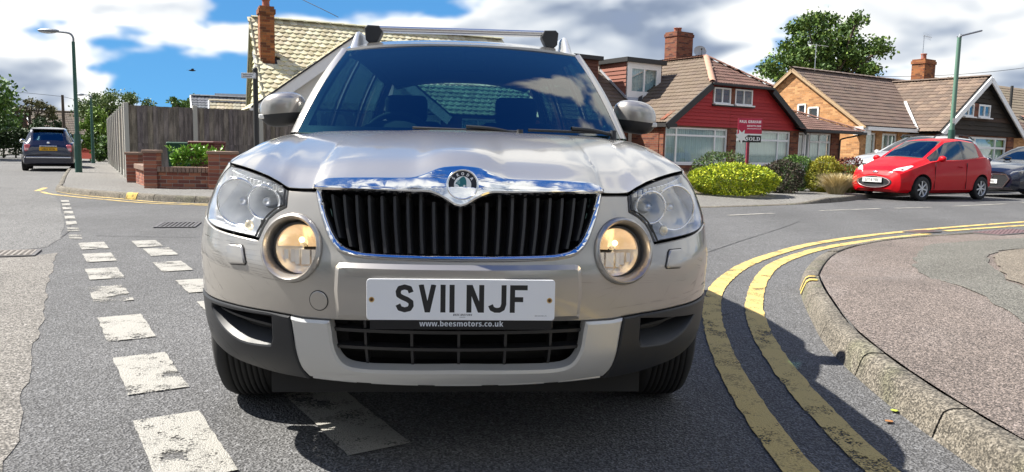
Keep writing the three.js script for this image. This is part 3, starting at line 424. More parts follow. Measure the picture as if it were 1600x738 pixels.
// --- lower intake, skid plate, black corners
{
  const inn = [...curveOf([[0.378, 0.505], [0.374, 0.47], [0.372, 0.438], [0.366, 0.408], [0.350, 0.377], [0.320, 0.362], [0.262, 0.358]], 18)], innF = [...inn, [0, 0.363]];
  const hole = [...innF, ...inn.slice().reverse().map(([s, y]) => [-s, y])];
  const outer = [[0.378, 0.505], [0.466, 0.504], [0.505, 0.508], ...curveOf([[0.502, 0.48], [0.499, 0.44], [0.497, 0.39], [0.489, 0.345], [0.468, 0.316]], 10), [0.309, 0.308], [0, 0.306]];
  const out = [...outer, ...outer.slice(0, -1).reverse().map(([s, y]) => [-s, y]), ...inn.slice(1).map(([s, y]) => [-s, y]), [0, 0.363], ...inn.slice(1).reverse()];
  part('skid_plate', merge([panel(out, 0.006, 0.035, [], 0.008, 0.025)]), M.silver, suv);
  const low = (k) => { const a = curveOf([[0.47, 0.316], [0.309, 0.308], [0.15, 0.306], [0, 0.306]], 30); return [...a, ...a.slice(0, -1).reverse().map(([s, y]) => [-s, y])].map(([s, y]) => { const q = P(s, y, 0.0); return V3(q.x, q.y - 0.03 * k, q.z - 0.16 * k); }); };
  const u = part('underride_lip', loft([low(0.02), low(0.3), low(1), low(2)], 1), M.silver, suv);
  for (const c of [-0.385, -0.195, 0, 0.195, 0.385]) { const w = 0.072, rows = []; for (let i = 0; i <= 8; i++) { const s = c - w + 2 * w * i / 8, a = P(s, 0.309 + 0.02 * s * s, 0.002); rows.push([V3(a.x, a.y + 0.017, a.z + 0.004), V3(a.x, a.y + 0.013, a.z + 0.0085), V3(a.x, a.y + 0.002, a.z + 0.0075), V3(a.x, a.y - 0.003, a.z - 0.002)]); } part('skid_pad', loft(rows, 0.8), M.silver, suv); }
  const intake = new THREE.Group(); intake.name = 'lower_intake'; suv.add(intake);
  part('intake_backing', skin(dense([[-0.40, 0.345], [0.40, 0.345], [0.40, 0.52], [-0.40, 0.52]]), -0.19), M.dark, intake);
  for (const y of [0.472, 0.418]) { const rows = []; for (let i = 0; i <= 24; i++) { const s = lerp(-0.385, 0.385, i / 24); rows.push([[-0.006, -0.05], [-0.005, -0.02], [0.005, -0.02], [0.006, -0.05]].map(([a, o]) => P(s, y + a, o))); } part('bar', loft(rows, 0.5), M.slat, intake); }
  for (const s of [-0.28, -0.14, 0, 0.14, 0.28]) { const rows = []; for (let i = 0; i <= 8; i++) rows.push([[-0.004, -0.052], [-0.004, -0.026], [0.004, -0.026], [0.004, -0.052]].map(([a, o]) => P(s + a, lerp(0.36, 0.51, i / 8), o))); part('divider', loft(rows, 0.5), M.slat, intake); }
  both((sd) => {
    const o = flip([[0.508, 0.509], [0.58, 0.513], [0.665, 0.514], [0.75, 0.515], [0.845, 0.514], [0.93, 0.514], [1.21, 0.517], [1.20, 0.44], [1.205, 0.40], ...curveOf([[1.10, 0.375], [0.93, 0.342], [0.82, 0.324], [0.70, 0.316], [0.58, 0.308], [0.472, 0.306]], 14), [0.492, 0.345], [0.500, 0.39], [0.503, 0.44]], sd);
    const rc = [[0.575, 0.507], [0.825, 0.507], [0.885, 0.505], ...curveOf([[0.895, 0.485], [0.86, 0.455], [0.80, 0.425], [0.72, 0.405], [0.64, 0.406], [0.590, 0.410]], 12), [0.580, 0.43]], r2 = flip(rc, sd);
    const w = part('bumper_corner', panel(o, 0.004, 0.03, [r2], 0.005, 0.03), M.plastic, suv);
    const f = (t) => [...dense(r2), dense(r2)[0]].map(([s, y]) => P(lerp(s, sd * 0.73, t * 0.10), lerp(y, 0.475, t * 0.42), 0.002 - 0.055 * t));
    part('recess_wall', loft([f(0), f(0.5), f(1)], 0.9), M.plastic, w);
    part('recess_back', skin(dense(flip([[0.57, 0.43], [0.90, 0.43], [0.90, 0.512], [0.57, 0.512]], sd)), -0.056), M.dark, w);
    const rows = []; for (let i = 0; i <= 10; i++) { const s = sd * lerp(0.585, 0.865, i / 10), y = lerp(0.466, 0.484, i / 10); rows.push([[-0.006, -0.05], [-0.006, -0.018], [0.004, -0.014], [0.005, -0.05]].map(([a, q]) => P(s, y + a, q))); } part('blade', loft(rows, 0.6), M.plastic, w);
  });
}
// --- fog lamps in round bezels
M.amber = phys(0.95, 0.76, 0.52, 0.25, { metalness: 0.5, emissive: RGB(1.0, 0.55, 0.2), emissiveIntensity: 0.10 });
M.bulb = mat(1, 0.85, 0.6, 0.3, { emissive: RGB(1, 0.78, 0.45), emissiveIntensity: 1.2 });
both((sd) => {
  const g = new THREE.Group(); g.name = 'fog_lamp'; suv.add(g);
  const cs = sd * fogC[0], cy = fogC[1], ring = (r, o) => Array.from({ length: 65 }, (_, i) => { const a = i / 64 * 2 * Math.PI; return P(cs + r * 1.03 * Math.cos(a), cy + r * 0.985 * Math.sin(a), o); });
  part('bezel', loft([ring(0.1005, -0.02), ring(0.0995, 0.004), ring(0.096, 0.013), ring(0.089, 0.015), ring(0.084, 0.008), ring(0.0815, -0.012), ring(0.0795, -0.055)], 1.0), M.paint, g);
  // flat-faced lamp set back, looking straight ahead
  const c = P(sd * 0.490, 0.710, -0.028), f = new THREE.Group(); f.name = 'lamp_unit'; g.add(f); f.position.copy(c); f.rotation.set(-0.02, sd * 0.16, 0);
  const R = 0.074, bowl = norm(new THREE.LatheGeometry([[0.012, -0.062], [0.03, -0.055], [0.052, -0.036], [0.066, -0.016], [R, 0]].map((p) => V2(...p)), 40).rotateX(Math.PI / 2));
  part('reflector', bowl, M.reflector, f);
  const fl = []; for (let i = -3; i <= 3; i++) fl.push(span(i * 0.016 - 0.0065, i * 0.016 + 0.0065, -0.050 + 0.002 * i * i, -0.004, -0.034 + 0.002 * i * i, -0.028 + (i & 1) * 0.008)); part('fluting', merge(fl), M.reflector, f);
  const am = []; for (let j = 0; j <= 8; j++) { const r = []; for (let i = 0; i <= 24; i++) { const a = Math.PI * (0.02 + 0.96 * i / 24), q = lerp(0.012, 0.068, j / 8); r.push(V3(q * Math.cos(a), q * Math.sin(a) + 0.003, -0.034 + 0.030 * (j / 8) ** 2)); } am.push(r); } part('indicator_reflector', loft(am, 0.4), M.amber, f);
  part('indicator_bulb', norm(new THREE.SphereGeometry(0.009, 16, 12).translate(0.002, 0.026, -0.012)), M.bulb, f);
  part('glass_cover', norm(new THREE.SphereGeometry(0.19, 40, 12, 0, Math.PI * 2, 0, 0.40).rotateX(Math.PI / 2).translate(0, 0, -0.175)), M.lens, f);
  part('seal', norm(new THREE.TorusGeometry(R + 0.002, 0.004, 8, 48)), M.plastic, f);
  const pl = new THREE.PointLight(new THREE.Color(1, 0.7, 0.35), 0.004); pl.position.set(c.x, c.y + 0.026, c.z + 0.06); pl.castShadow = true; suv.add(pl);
});
// --- headlamps
both((sd) => {
  const g = new THREE.Group(); g.name = 'headlamp'; suv.add(g); const o = flip(inset(dense(headOutline), 0.004), sd);
  const mid = (p, t) => [lerp(p[0], sd * 0.78, t), lerp(p[1], 0.83, t)];
  const w = (t, off) => [...o, o[0]].map((p) => { const q = mid(p, t); return P(q[0], q[1], off); });
  part('housing', loft([w(0, -0.002), w(0.02, -0.03), w(0.10, -0.075), w(0.35, -0.105), w(0.999, -0.11)], 0.8), M.lampBody ||= mat(0.80, 0.81, 0.83, 0.32, { metalness: 0.3 }), g);
  part('clear_cover', merge([skin(inset(o, 0.003), 0.004, [], 0.03), rim(o, 0.003, -0.012)]), M.lens, g);
  const seal = part('seal_edge', loft([w(0.0, 0.0005), w(0.018, 0.0055), w(0.03, 0.003)], 1), mat(0.06, 0.062, 0.065, 0.5), g);
  const bowl = (s, y, r, dep, face) => { const q = new THREE.Group(); q.name = 'reflector_bowl'; g.add(q); const c = P(sd * s, y, -0.022); q.position.copy(c); q.rotation.set(0, sd * face, 0);
    const pts = []; for (let i = 0; i <= 12; i++) { const t = i / 12; pts.push(V2(lerp(0.014, r, t), -dep * (1 - t * t))); } part('bowl', norm(new THREE.LatheGeometry(pts, 20).rotateX(Math.PI / 2)), M.bowl ||= mat(0.93, 0.935, 0.94, 0.26, { metalness: 0.35 }), q);
    part('bowl_rim', norm(new THREE.TorusGeometry(r, 0.0035, 8, 40)), M.chrome, q);
    part('bulb_shield', merge([cyl(V3(0, 0, -dep), V3(0, 0, -dep * 0.35), 0.016, 0.014, 20), norm(new THREE.SphereGeometry(0.014, 16, 10).translate(0, 0, -dep * 0.35))]), M.satin, q); };
  bowl(0.665, 0.838, 0.050, 0.07, 0.22); bowl(0.805, 0.832, 0.072, 0.085, 0.30); 
  const tw = (s, y, r) => { const c = P(sd * s, y, -0.035); part('indicator', norm(new THREE.SphereGeometry(r, 20, 12).scale(1, 1.2, 0.6).translate(c.x, c.y, c.z)), phys(0.85, 0.72, 0.5, 0.15, { metalness: 0.6 }), g); }; tw(0.72, 0.765, 0.014);
  const fac = []; for (let i = 0; i < 9; i++) { const s = sd * lerp(0.90, 0.965, (i % 3) / 2), y = lerp(0.79, 0.90, Math.floor(i / 3) / 2); const c = P(s, y, -0.03); fac.push(box(c.x, c.y, c.z, 0.018, 0.03, 0.02, 0.005)); } for (let i = 0; i < 14; i++) { const t = i / 13, c = P(sd * lerp(0.60, 0.93, t), lerp(0.884, 0.922, t) - 0.004, -0.016); fac.push(box(c.x, c.y, c.z, 0.012, 0.020, 0.018, 0.003)); } part('facets', merge(fac), M.reflector, g);
});
// --- bonnet: rows from the front edge back to the windscreen
let hoodEdge;
const cowl = (x) => V3(x, 1.066 - 0.012 * (x / 0.7) ** 2, -1.12 - 0.22 * Math.pow(Math.abs(x) / 0.7, 2.2));
{
  const fe = [[0, 0.941], [0.05, 0.939], [0.098, 0.928], [0.15, 0.914], [0.25, 0.911], [0.36, 0.909], [0.42, 0.902], [0.448, 0.890], [0.458, 0.877], [0.505, 0.876], [0.55, 0.877], [0.595, 0.893], [0.651, 0.908], [0.726, 0.921], [0.827, 0.932], [0.965, 0.938]];
  const re = [0, 0.045, 0.095, 0.15, 0.24, 0.33, 0.39, 0.425, 0.445, 0.50, 0.56, 0.605, 0.645, 0.685, 0.725, 0.762];
  const lineAt = (i, t) => {
    const f = P(fe[i][0], fe[i][1], 0.006), b = cowl(re[i]); if (i === 15) b.set(0.762, 1.040, -1.33);
    // rise quickly behind the nose, flatten towards the screen
    const zz = lerp(f.z, b.z, t), e = 1 - Math.pow(1 - t, 1.75), y = lerp(f.y, b.y, e);
    const x = lerp(f.x, b.x, t), ax = Math.abs(x);
    let dy = 0;
    // raised centre bounded by a crease that runs from the lamp corner to the screen corner
    const cr = lerp(0.535, 0.60, t), d = ax - cr; dy += 0.020 * sstep(0.06, -0.02, d) * sstep(0, 0.15, t) * (1 - 0.6 * t); dy += 0.016 * Math.exp(-((d - 0.10) ** 2) / 0.004) * sstep(0, 0.2, t) * (1 - t);
    const c2 = lerp(0.10, 0.17, t); dy += 0.008 * sstep(0.022, -0.022, ax - c2) * sstep(0, 0.12, t) * (1 - 0.5 * t);
    return V3(x, y + dy, zz);
  };
  hoodEdge = (t) => lineAt(15, t);
  const fine = (t) => { const r = []; for (let i = 0; i < 15; i++) for (let k = 0; k < 5; k++) { const a = lineAt(Math.max(0, i - 1), t), b = lineAt(i, t), c = lineAt(i + 1, t), q = k / 5; r.push(b.clone().lerp(c, q)); } r.push(lineAt(15, t)); return [...r.slice(1).reverse().map((v) => V3(-v.x, v.y, v.z)), ...r]; };
  const rows = []; rows.push(fine(0).map((v) => V3(v.x, v.y - 0.006, v.z - 0.03)), fine(0).map((v) => V3(v.x, v.y - 0.0015, v.z - 0.002)));
  for (let k = 0; k <= 30; k++) rows.push(fine(Math.pow(k / 30, 1.4)));
  rows.push(fine(1).map((v) => V3(v.x, v.y - 0.02, v.z - 0.004)));
  // smooth across so the panel has no facets except the drawn creases
  for (let it = 0; it < 3; it++) for (const r of rows.slice(2, -1)) { const s = r.map((v) => v.clone()); for (let i = 1; i < r.length - 1; i++) r[i].y = (s[i - 1].y + 2 * s[i].y + s[i + 1].y) / 4; }
  part('bonnet', loft(rows, 0.45), M.paint, suv);
  part('engine_bay', merge([span(-0.62, 0.62, 0.30, 0.84, -1.25, -0.30), span(-0.70, 0.70, 0.84, 0.90, -1.25, -0.55)]), M.dark, suv);
  part('scuttle', loft([-1, 1].map((e) => Array.from({ length: 31 }, (_, i) => { const x = lerp(-0.74, 0.74, i / 30), c = cowl(x); return V3(x, c.y - 0.015 + (e > 0 ? 0.02 : -0.01), c.z + (e > 0 ? -0.10 : 0.04)); })), 1), M.plastic, suv);
}
// --- wings, doors, sills, rear
const arch = (zc, r, n = 18, y0 = 0.34) => Array.from({ length: n + 1 }, (_, i) => { const a = Math.PI * i / n; return [zc + r * Math.cos(a), y0 + r * 0.98 * Math.sin(a)]; });
const zy = (pts) => pts.map(([z, y]) => [sOfZ(z), y]);
both((sd) => {
  const wing = [[sOfZ(-0.73), 0.768], [1.02, 0.764], [1.012, 0.80], [1.022, 0.87], [1.0, 0.915], [0.975, 0.936], ...zy([[-0.62, 0.945], [-0.85, 0.962], [-1.1, 0.985], [-1.46, 1.005], [-1.46, 0.40]]), ...zy(arch(-1.0, 0.40).slice(0, -1).reverse().filter(([z, y]) => !(z > -0.74 && y < 0.69))), [sOfZ(-0.74), 0.70]];
  part('wing', panel(flip(wing, sd), 0, 0.02, [], 0.003, 0.06), M.paint, suv);
  // shoulder between wing top and bonnet edge
  const topY = table([[-1.46, 1.003], [-1.1, 0.983], [-0.85, 0.960], [-0.62, 0.943], [-0.5, 0.934]]), ed = Array.from({ length: 13 }, (_, i) => hoodEdge(i / 12)); ed.push(V3(0.766, 1.042, -1.46));
  part('wing_shoulder', loft([0, 0.25, 0.5, 0.75, 0.93, 1].map((t) => ed.map((e, i) => { const a = P(sd * (i ? Math.max(0.975, sOfZ(Math.min(-0.35, e.z))) : 0.975), topY(e.z)), b = V3(sd * (Math.abs(e.x) + 0.004), e.y - 0.003, e.z); const q = a.lerp(b, t); q.y += 0.006 * Math.sin(Math.min(1, t) * Math.PI) - (t === 1 ? 0.02 : 0); return q; })), 1.2), M.paint, suv);
  part('arch_trim', loft([[0.402, 0.0], [0.40, 0.012], [0.375, 0.012], [0.362, 0.004], [0.36, -0.06]].map(([r, o]) => arch(-1.0, r, 26).map(([z, y]) => P(sd * sOfZ(z), Math.max(0.22, y), o))), 0.8), M.plastic, suv);
  part('arch_trim', loft([[0.402, 0.0], [0.40, 0.012], [0.375, 0.012], [0.362, 0.004], [0.36, -0.06]].map(([r, o]) => arch(-3.448, r, 26).map(([z, y]) => P(sd * sOfZ(z), Math.max(0.22, y), o))), 0.8), M.plastic, suv);
  const door = (z0, z1, cut) => { const o = zy([[z0, 0.40], [z0, 1.005], [z1, 1.01], ...(cut || [[z1, 0.40]])]); const d = part('door', panel(flip(o, sd), 0.0, 0.02, [], 0.003, 0.10), M.paint, suv);
    const h = []; for (let i = 0; i <= 8; i++) { const z = z1 + 0.10 + 0.18 * i / 8, q = P(sd * sOfZ(z), 0.90, 0.012 + 0.022 * Math.sin(i / 8 * Math.PI)); h.push(q); } part('handle', tube(h, 0.011, 16, 8), M.paint, d);
    part('rub_strip', panel(flip(zy([[z0 - 0.02, 0.42], [z0 - 0.02, 0.50], [z1 + 0.02, 0.50], [z1 + 0.02, 0.42]]), sd), 0.012, 0.015, [], 0.006, 0.1), M.plastic, d); };
  door(-1.466, -2.36); door(-2.366, -3.25, [[-3.25, 0.80], [-3.15, 0.62], [-3.06, 0.40]]);
  part('sill', panel(flip(zy([[-1.40, 0.24], [-1.40, 0.395], [-3.05, 0.395], [-3.05, 0.24]]), sd), 0.01, 0.03, [], 0.006, 0.15), M.plastic, suv);
  const rq = [...zy([[-3.256, 0.80], [-3.256, 1.01], [-3.6, 1.02]]), [Plan.L - 0.62, 1.02], [Plan.L - 0.62, 0.62], ...zy(arch(-3.448, 0.40).slice(0, 13).filter(([z, y]) => z < -3.256 || y > 0.6).reverse().filter(([z]) => z < -3.20).reverse())];
  part('rear_quarter', panel(flip([[sOfZ(-3.256), 0.78], [sOfZ(-3.256), 1.01], [Plan.L - 0.66, 1.02], [Plan.L - 0.66, 0.42], [sOfZ(-3.83), 0.42], [sOfZ(-3.80), 0.54], [sOfZ(-3.70), 0.66], [sOfZ(-3.55), 0.73], [sOfZ(-3.40), 0.735], [sOfZ(-3.28), 0.70]], sd), 0, 0.02, [], 0.003, 0.08), M.paint, suv);
  part('tail_lamp', panel(flip([[Plan.L - 0.70, 0.86], [Plan.L - 0.70, 1.06], [Plan.L - 0.56, 1.06], [Plan.L - 0.56, 0.86]], sd), 0.02, 0.03, [], 0.01, 0.05), phys(0.35, 0.015, 0.015, 0.15, { clearcoat: 1 }), suv);
});
part('tailgate', panel([[Plan.L - 0.655, 0.50], [Plan.L - 0.655, 1.03], [Plan.L + 0.001, 1.03], [Plan.L + 0.001, 0.50]], 0.0, 0.02, [], 0.003, 0.1).clone(), M.paint, suv);
part('tailgate', panel(mirrorPts([[Plan.L - 0.655, 0.50], [Plan.L - 0.655, 1.03], [Plan.L + 0.001, 1.03], [Plan.L + 0.001, 0.50]]), 0.0, 0.02, [], 0.003, 0.1), M.paint, suv);
part('rear_bumper', merge([span(-0.80, 0.80, 0.28, 0.50, -4.18, -3.85, 0.05)]), M.plastic, suv);
part('underbody', merge([span(-0.60, 0.60, 0.21, 0.42, -4.0, -0.32), span(-0.80, 0.80, 0.24, 0.40, -3.02, -1.42), span(-0.70, 0.70, 0.42, 0.5, -4.0, -1.3)]), M.dark, suv);
// --- screen, pillars, roof
const ws = (u, t) => { const a = Math.abs(u), hw = lerp(0.715, 0.575, t), c = V3(0, lerp(1.050, 1.512, t), lerp(-1.10, -1.785, t)); const bow = lerp(0.22, 0.085, t) * Math.pow(a, 2.3), bul = 0.035 * Math.sin(t * Math.PI) * (1 - 0.3 * a * a); return V3(u * hw, c.y + lerp(0.012, -0.022, t) * a * a + bul * 0.83, c.z - bow + bul * 0.55); };
{
  const G = (u0, u1, t0, t1, nu, nt, o = 0) => loft(Array.from({ length: nt + 1 }, (_, j) => Array.from({ length: nu + 1 }, (_, i) => ws(lerp(u0, u1, i / nu), lerp(t0, t1, j / nt)).add(V3(0, o * 0.83, o * 0.55)))), 1.2);
  const w = part('windscreen', G(-1, 1, 0, 1, 48, 24), M.glass, suv);
  part('dark_border', merge([G(-1, -0.955, 0, 1, 2, 24, -0.004), G(0.955, 1, 0, 1, 2, 24, -0.004), G(-0.955, 0.955, 0, 0.07, 40, 2, -0.004), G(-0.955, 0.955, 0.975, 1, 40, 1, -0.004)]), M.gloss, w);
  for (const [x0, x1, t1] of [[0.24, -0.20, 0.045], [0.66, 0.28, 0.045]]) {
    const q = part('wiper', tube([0, 0.25, 0.5, 0.75, 1].map((k) => { const u = lerp(x0, x1, k) / 0.70; return ws(u, lerp(0.03, t1, k)).add(V3(0, 0.010, 0.010)); }), 0.006, 24, 6), M.plastic, suv);
    part('wiper_arm', merge([tube([ws(x0 / 0.7, 0.01).add(V3(0, 0.01, 0.02)), ws(lerp(x0, x1, 0.25) / 0.7, 0.035).add(V3(0, 0.018, 0.02)), ws(lerp(x0, x1, 0.5) / 0.7, 0.045).add(V3(0, 0.020, 0.016))], 0.008, 16, 6), cyl(ws(x0 / 0.7, 0.0).add(V3(0, -0.01, 0.02)), ws(x0 / 0.7, 0.0).add(V3(0, 0.035, 0.02)), 0.016, 0.013, 12)]), M.plastic, q);
  }
  // side line of the glasshouse, from screen base along the roof edge
  const roofE = (z) => { const t = table([[-4.05, 0], [-3.7, 1], [-2.8, 2], [-2.2, 3], [-1.86, 4]])(z); const X = [0.53, 0.57, 0.60, 0.60, 0.585], Y = [1.49, 1.545, 1.585, 1.557, 1.492], i = Math.min(3, Math.floor(t)), k = t - i; return [lerp(X[i], X[i + 1], k), lerp(Y[i], Y[i + 1], k)]; };
  const roofC = table([[-4.1, 1.55], [-3.8, 1.60], [-3.4, 1.635], [-2.9, 1.648], [-2.5, 1.632], [-2.15, 1.588], [-1.95, 1.552], [-1.785, 1.516]]);
  const rows = []; for (let j = 0; j <= 30; j++) { const t = j / 30, r = []; for (let i = 0; i <= 40; i++) { const u = lerp(-1, 1, i / 40), zf = lerp(-1.785, -1.87, Math.pow(Math.abs(u), 2.3)), z = lerp(zf, -4.08, Math.pow(t, 1.15)), [ex, ey] = roofE(Math.min(-1.86, z)), cy = (roofC(z - 0.06) + roofC(z) * 2 + roofC(z + 0.06)) / 4; let y = lerp(cy, ey, Math.pow(Math.abs(u), 2.4)); r.push(V3(u * ex, y, z)); } rows.push(r); }
  const fr = rows[0].map((v) => V3(v.x, v.y - 0.012, v.z + 0.002)); part('roof', loft([fr, ...rows], 0.9), M.paint, suv); part('headliner', loft(rows.map((r) => r.map((v) => V3(v.x * 0.97, v.y - 0.03, v.z - 0.03))), 0.9), M.seat, suv);
  both((sd) => {
    const belt = table([[-4.05, 0.66], [-3.6, 0.755], [-2.6, 0.785], [-1.9, 0.785], [-1.36, 0.765]]), beltY = 1.008;
    const side = (z, t, tz) => { const zt = lerp(-1.93, -3.95, tz), [ex, ey] = roofE(zt); const a = V3(belt(z), beltY, z), b = V3(ex + 0.012, ey - 0.012, zt); const q = a.lerp(b, t); q.x = sd * (q.x + 0.025 * Math.sin(t * Math.PI)); return q; };
    const zb = (tz) => lerp(-1.40, -4.02, tz);
    const S = (a, b, t0, t1, o = 0) => loft(Array.from({ length: 9 }, (_, j) => Array.from({ length: 13 }, (_, i) => { const tz = lerp(a, b, i / 12), q = side(zb(tz), lerp(t0, t1, j / 8), tz); q.x += sd * o; return q; })), 1.0);
    // pillars: A strip between screen edge and side glass
    const aRow = (k) => Array.from({ length: 17 }, (_, j) => { const t = j / 16, e = ws(sd * 1, t), q = side(zb(0.0), lerp(0.04, 0.985, t), 0.0); q.x = sd * (Math.abs(q.x)); const m = e.clone().lerp(q, k); m.add(V3(sd * 0.020 * Math.sin(k * Math.PI), 0.012 * Math.sin(k * Math.PI), 0.006 * Math.sin(k * Math.PI))); return m; });
    part('windscreen_pillar', loft([aRow(0.02), aRow(0.15), aRow(0.4), aRow(0.7), aRow(1)], 1.0), M.paint, suv); part('pillar_trim', loft([0.02, 0.5, 1].map((k) => aRow(k).map((v) => V3(v.x - sd * 0.03, v.y - 0.012, v.z - 0.03))), 1.0), M.seat, suv); part('inner_trim', merge([S(0.36, 0.40, 0, 1, -0.02), S(0.70, 0.74, 0, 1, -0.02), S(0.93, 1, 0, 1, -0.02), S(0, 1, 0.9, 1, -0.02)]), M.seat, suv);
    part('window_surround', merge([S(0, 0.03, 0, 1), S(0.36, 0.40, 0.0, 1, 0.003), S(0.70, 0.74, 0, 1, 0.003), S(0.03, 0.36, 0, 0.05, 0.002), S(0.40, 0.70, 0, 0.05, 0.002), S(0.74, 0.94, 0, 0.05, 0.002)]), M.gloss, suv);
    part('side_pillar', merge([S(0, 1, 0.93, 1), S(0.93, 1, 0, 1)]), M.paint, suv);
    for (const [a, b] of [[0.03, 0.36], [0.40, 0.70], [0.74, 0.93]]) part('side_window', S(a, b, 0.05, 0.93, -0.004), M.glass, suv);
    // roof rail
    const rs = []; for (let k = 0; k <= 40; k++) { const z = lerp(-1.86, -3.95, k / 40), [ex, ey] = roofE(z), bx = ex - 0.035, by = ey - 0.012, h = 0.082 * sstep(-1.84, -2.22, z) * sstep(-3.97, -3.65, z) + 0.004; rs.push([[0.022, 0], [0.020, h * 0.7], [0.010, h * 0.95], [0, h], [-0.010, h * 0.95], [-0.018, h * 0.7], [-0.020, 0]].map(([a, c]) => V3(sd * (bx + a), by + c, z))); }
    const rail = part('roof_rail', loft(rs, 0.9), M.railGrey ||= mat(0.50, 0.51, 0.52, 0.35, { metalness: 0.6 }), suv);
  });
  for (const [z, y] of [[-2.25, 1.650], [-3.2, 1.68]]) {
    const bar_ = part('roof_bar', norm(new RoundedBoxGeometry(0.94, 0.030, 0.075, 3, 0.013).translate(0, y, z)), M.chrome2 ||= mat(0.72, 0.73, 0.74, 0.25, { metalness: 0.9 }), suv);
    both((sd) => part('bar_foot', norm(extrude([[0.445, 1.640], [0.458, 1.668], [0.515, 1.670], [0.527, 1.658], [0.522, 1.60], [0.505, 1.584], [0.475, 1.586], [0.458, 1.612]].map(([a, b]) => [sd * a, b + y - 1.66]), 0.085, 0.006).translate(0, 0, z - 0.043)), M.plastic, bar_));
  }
  // rear screen
  part('rear_window', loft([0, 0.5, 1].map((t) => Array.from({ length: 21 }, (_, i) => { const u = lerp(-1, 1, i / 20); return V3(u * lerp(0.62, 0.52, t), lerp(1.03, 1.50, t), lerp(-4.16, -4.06, t) + 0.09 * Math.pow(Math.abs(u), 2.5)); })), 1), M.glass, suv);
}
// --- mirrors
both((sd) => {
  const g = new THREE.Group(); g.name = 'door_mirror'; suv.add(g); g.position.set(sd * 0.868, 1.168, -1.70);
  const sup = (ph0, ph1, sc = 1) => { const rows = []; for (let j = 0; j <= 20; j++) { const v = lerp(ph0, ph1, j / 20), r = []; for (let i = 0; i <= 36; i++) { const u = i / 36 * 2 * Math.PI, e = (c, p) => Math.sign(c) * Math.pow(Math.abs(c), p); let x = 0.108 * e(Math.cos(v), 0.6) * e(Math.cos(u), 0.62), z = 0.075 * e(Math.cos(v), 0.6) * e(Math.sin(u), 0.75), y = 0.082 * e(Math.sin(v), 0.8); const out = x * sd / 0.108; y += -0.012 * out + 0.006; z -= 0.03 * out * out; y *= 1 - 0.16 * Math.max(0, out) ** 2; r.push(V3(x * sc, y * sc, z * sc)); } rows.push(r); } return loft(rows, 1.1); };
  part('mirror_cap', sup(-0.18, Math.PI / 2), M.paint, g); part('mirror_base', sup(-Math.PI / 2, -0.18, 0.985), M.plastic, g);
  part('indicator', box(sd * 0.080, -0.030, 0.020, 0.042, 0.022, 0.05, 0.006), mat(0.8, 0.8, 0.78, 0.25), g);
  part('stalk', merge([box(-sd * 0.115, -0.06, 0.0, 0.10, 0.05, 0.06, 0.015)]), M.plastic, g);
  part('mirror_glass', box(0, 0.0, -0.082, 0.15, 0.10, 0.006, 0.002), M.chrome, g);
});
// --- wheels
function wheel(parent, name, x, y, z, r, w, sd, spokes, rimMat, rimR) {
  const g = new THREE.Group(); g.name = name; g.position.set(x, y, z); parent.add(g);
  const t = [[rimR, -w * 0.46], [rimR + 0.02, -w * 0.5], [r * 0.88, -w * 0.51], [r * 0.965, -w * 0.44], [r * 0.995, -w * 0.34]]; for (let i = -3; i <= 3; i++) t.push([r, i * w * 0.09 - w * 0.028], [r, i * w * 0.09 + w * 0.028], [r - 0.007, i * w * 0.09 + w * 0.034], [r - 0.007, i * w * 0.09 + w * 0.056]); t.push([r * 0.995, w * 0.34], [r * 0.965, w * 0.44], [r * 0.88, w * 0.51], [rimR + 0.02, w * 0.5], [rimR, w * 0.46]);
  part('tyre', norm(new THREE.LatheGeometry(t.map((p) => V2(...p)), 48).rotateZ(-Math.PI / 2)), M.rubber, g);
  const q = [merge([norm(new THREE.LatheGeometry([[rimR, -w * 0.42], [rimR * 0.9, -w * 0.2], [rimR * 0.9, w * 0.3], [rimR * 0.97, w * 0.42], [rimR * 1.01, w * 0.45]].map((p) => V2(...p)), 40).rotateZ(-Math.PI / 2 * sd)), cyl(V3(sd * w * 0.25, 0, 0), V3(sd * w * 0.40, 0, 0), rimR * 0.26, rimR * 0.22, 20)])];
  for (let i = 0; i < spokes; i++) { const a = i / spokes * 2 * Math.PI, b = box(sd * w * 0.33, rimR * 0.56, 0, w * 0.13, rimR * 0.78, rimR * (spokes > 6 ? 0.20 : 0.34), 0.008); b.rotateX(a); q.push(b); }
  part('rim', merge(q), rimMat, g); part('brake', cyl(V3(sd * -w * 0.1, 0, 0), V3(sd * w * 0.12, 0, 0), rimR * 0.85, rimR * 0.85, 24), M.dark, g); return g;
}
M.alloy = mat(0.5, 0.5, 0.51, 0.3, { metalness: 0.85 });
for (const z of [-1.0, -3.448]) both((sd) => wheel(suv, 'wheel', sd * 0.798, 0.326, z, 0.328, 0.225, sd, 5, M.alloy, 0.225));
both((sd) => { for (const z of [-1.0, -3.448]) part('arch_liner', loft([0.36, 0.39].map((r, k) => arch(z, 0.385, 20).map(([zz, y]) => V3(sd * (k ? 0.84 : 0.60), y, zz))), 1), M.dark, suv); });
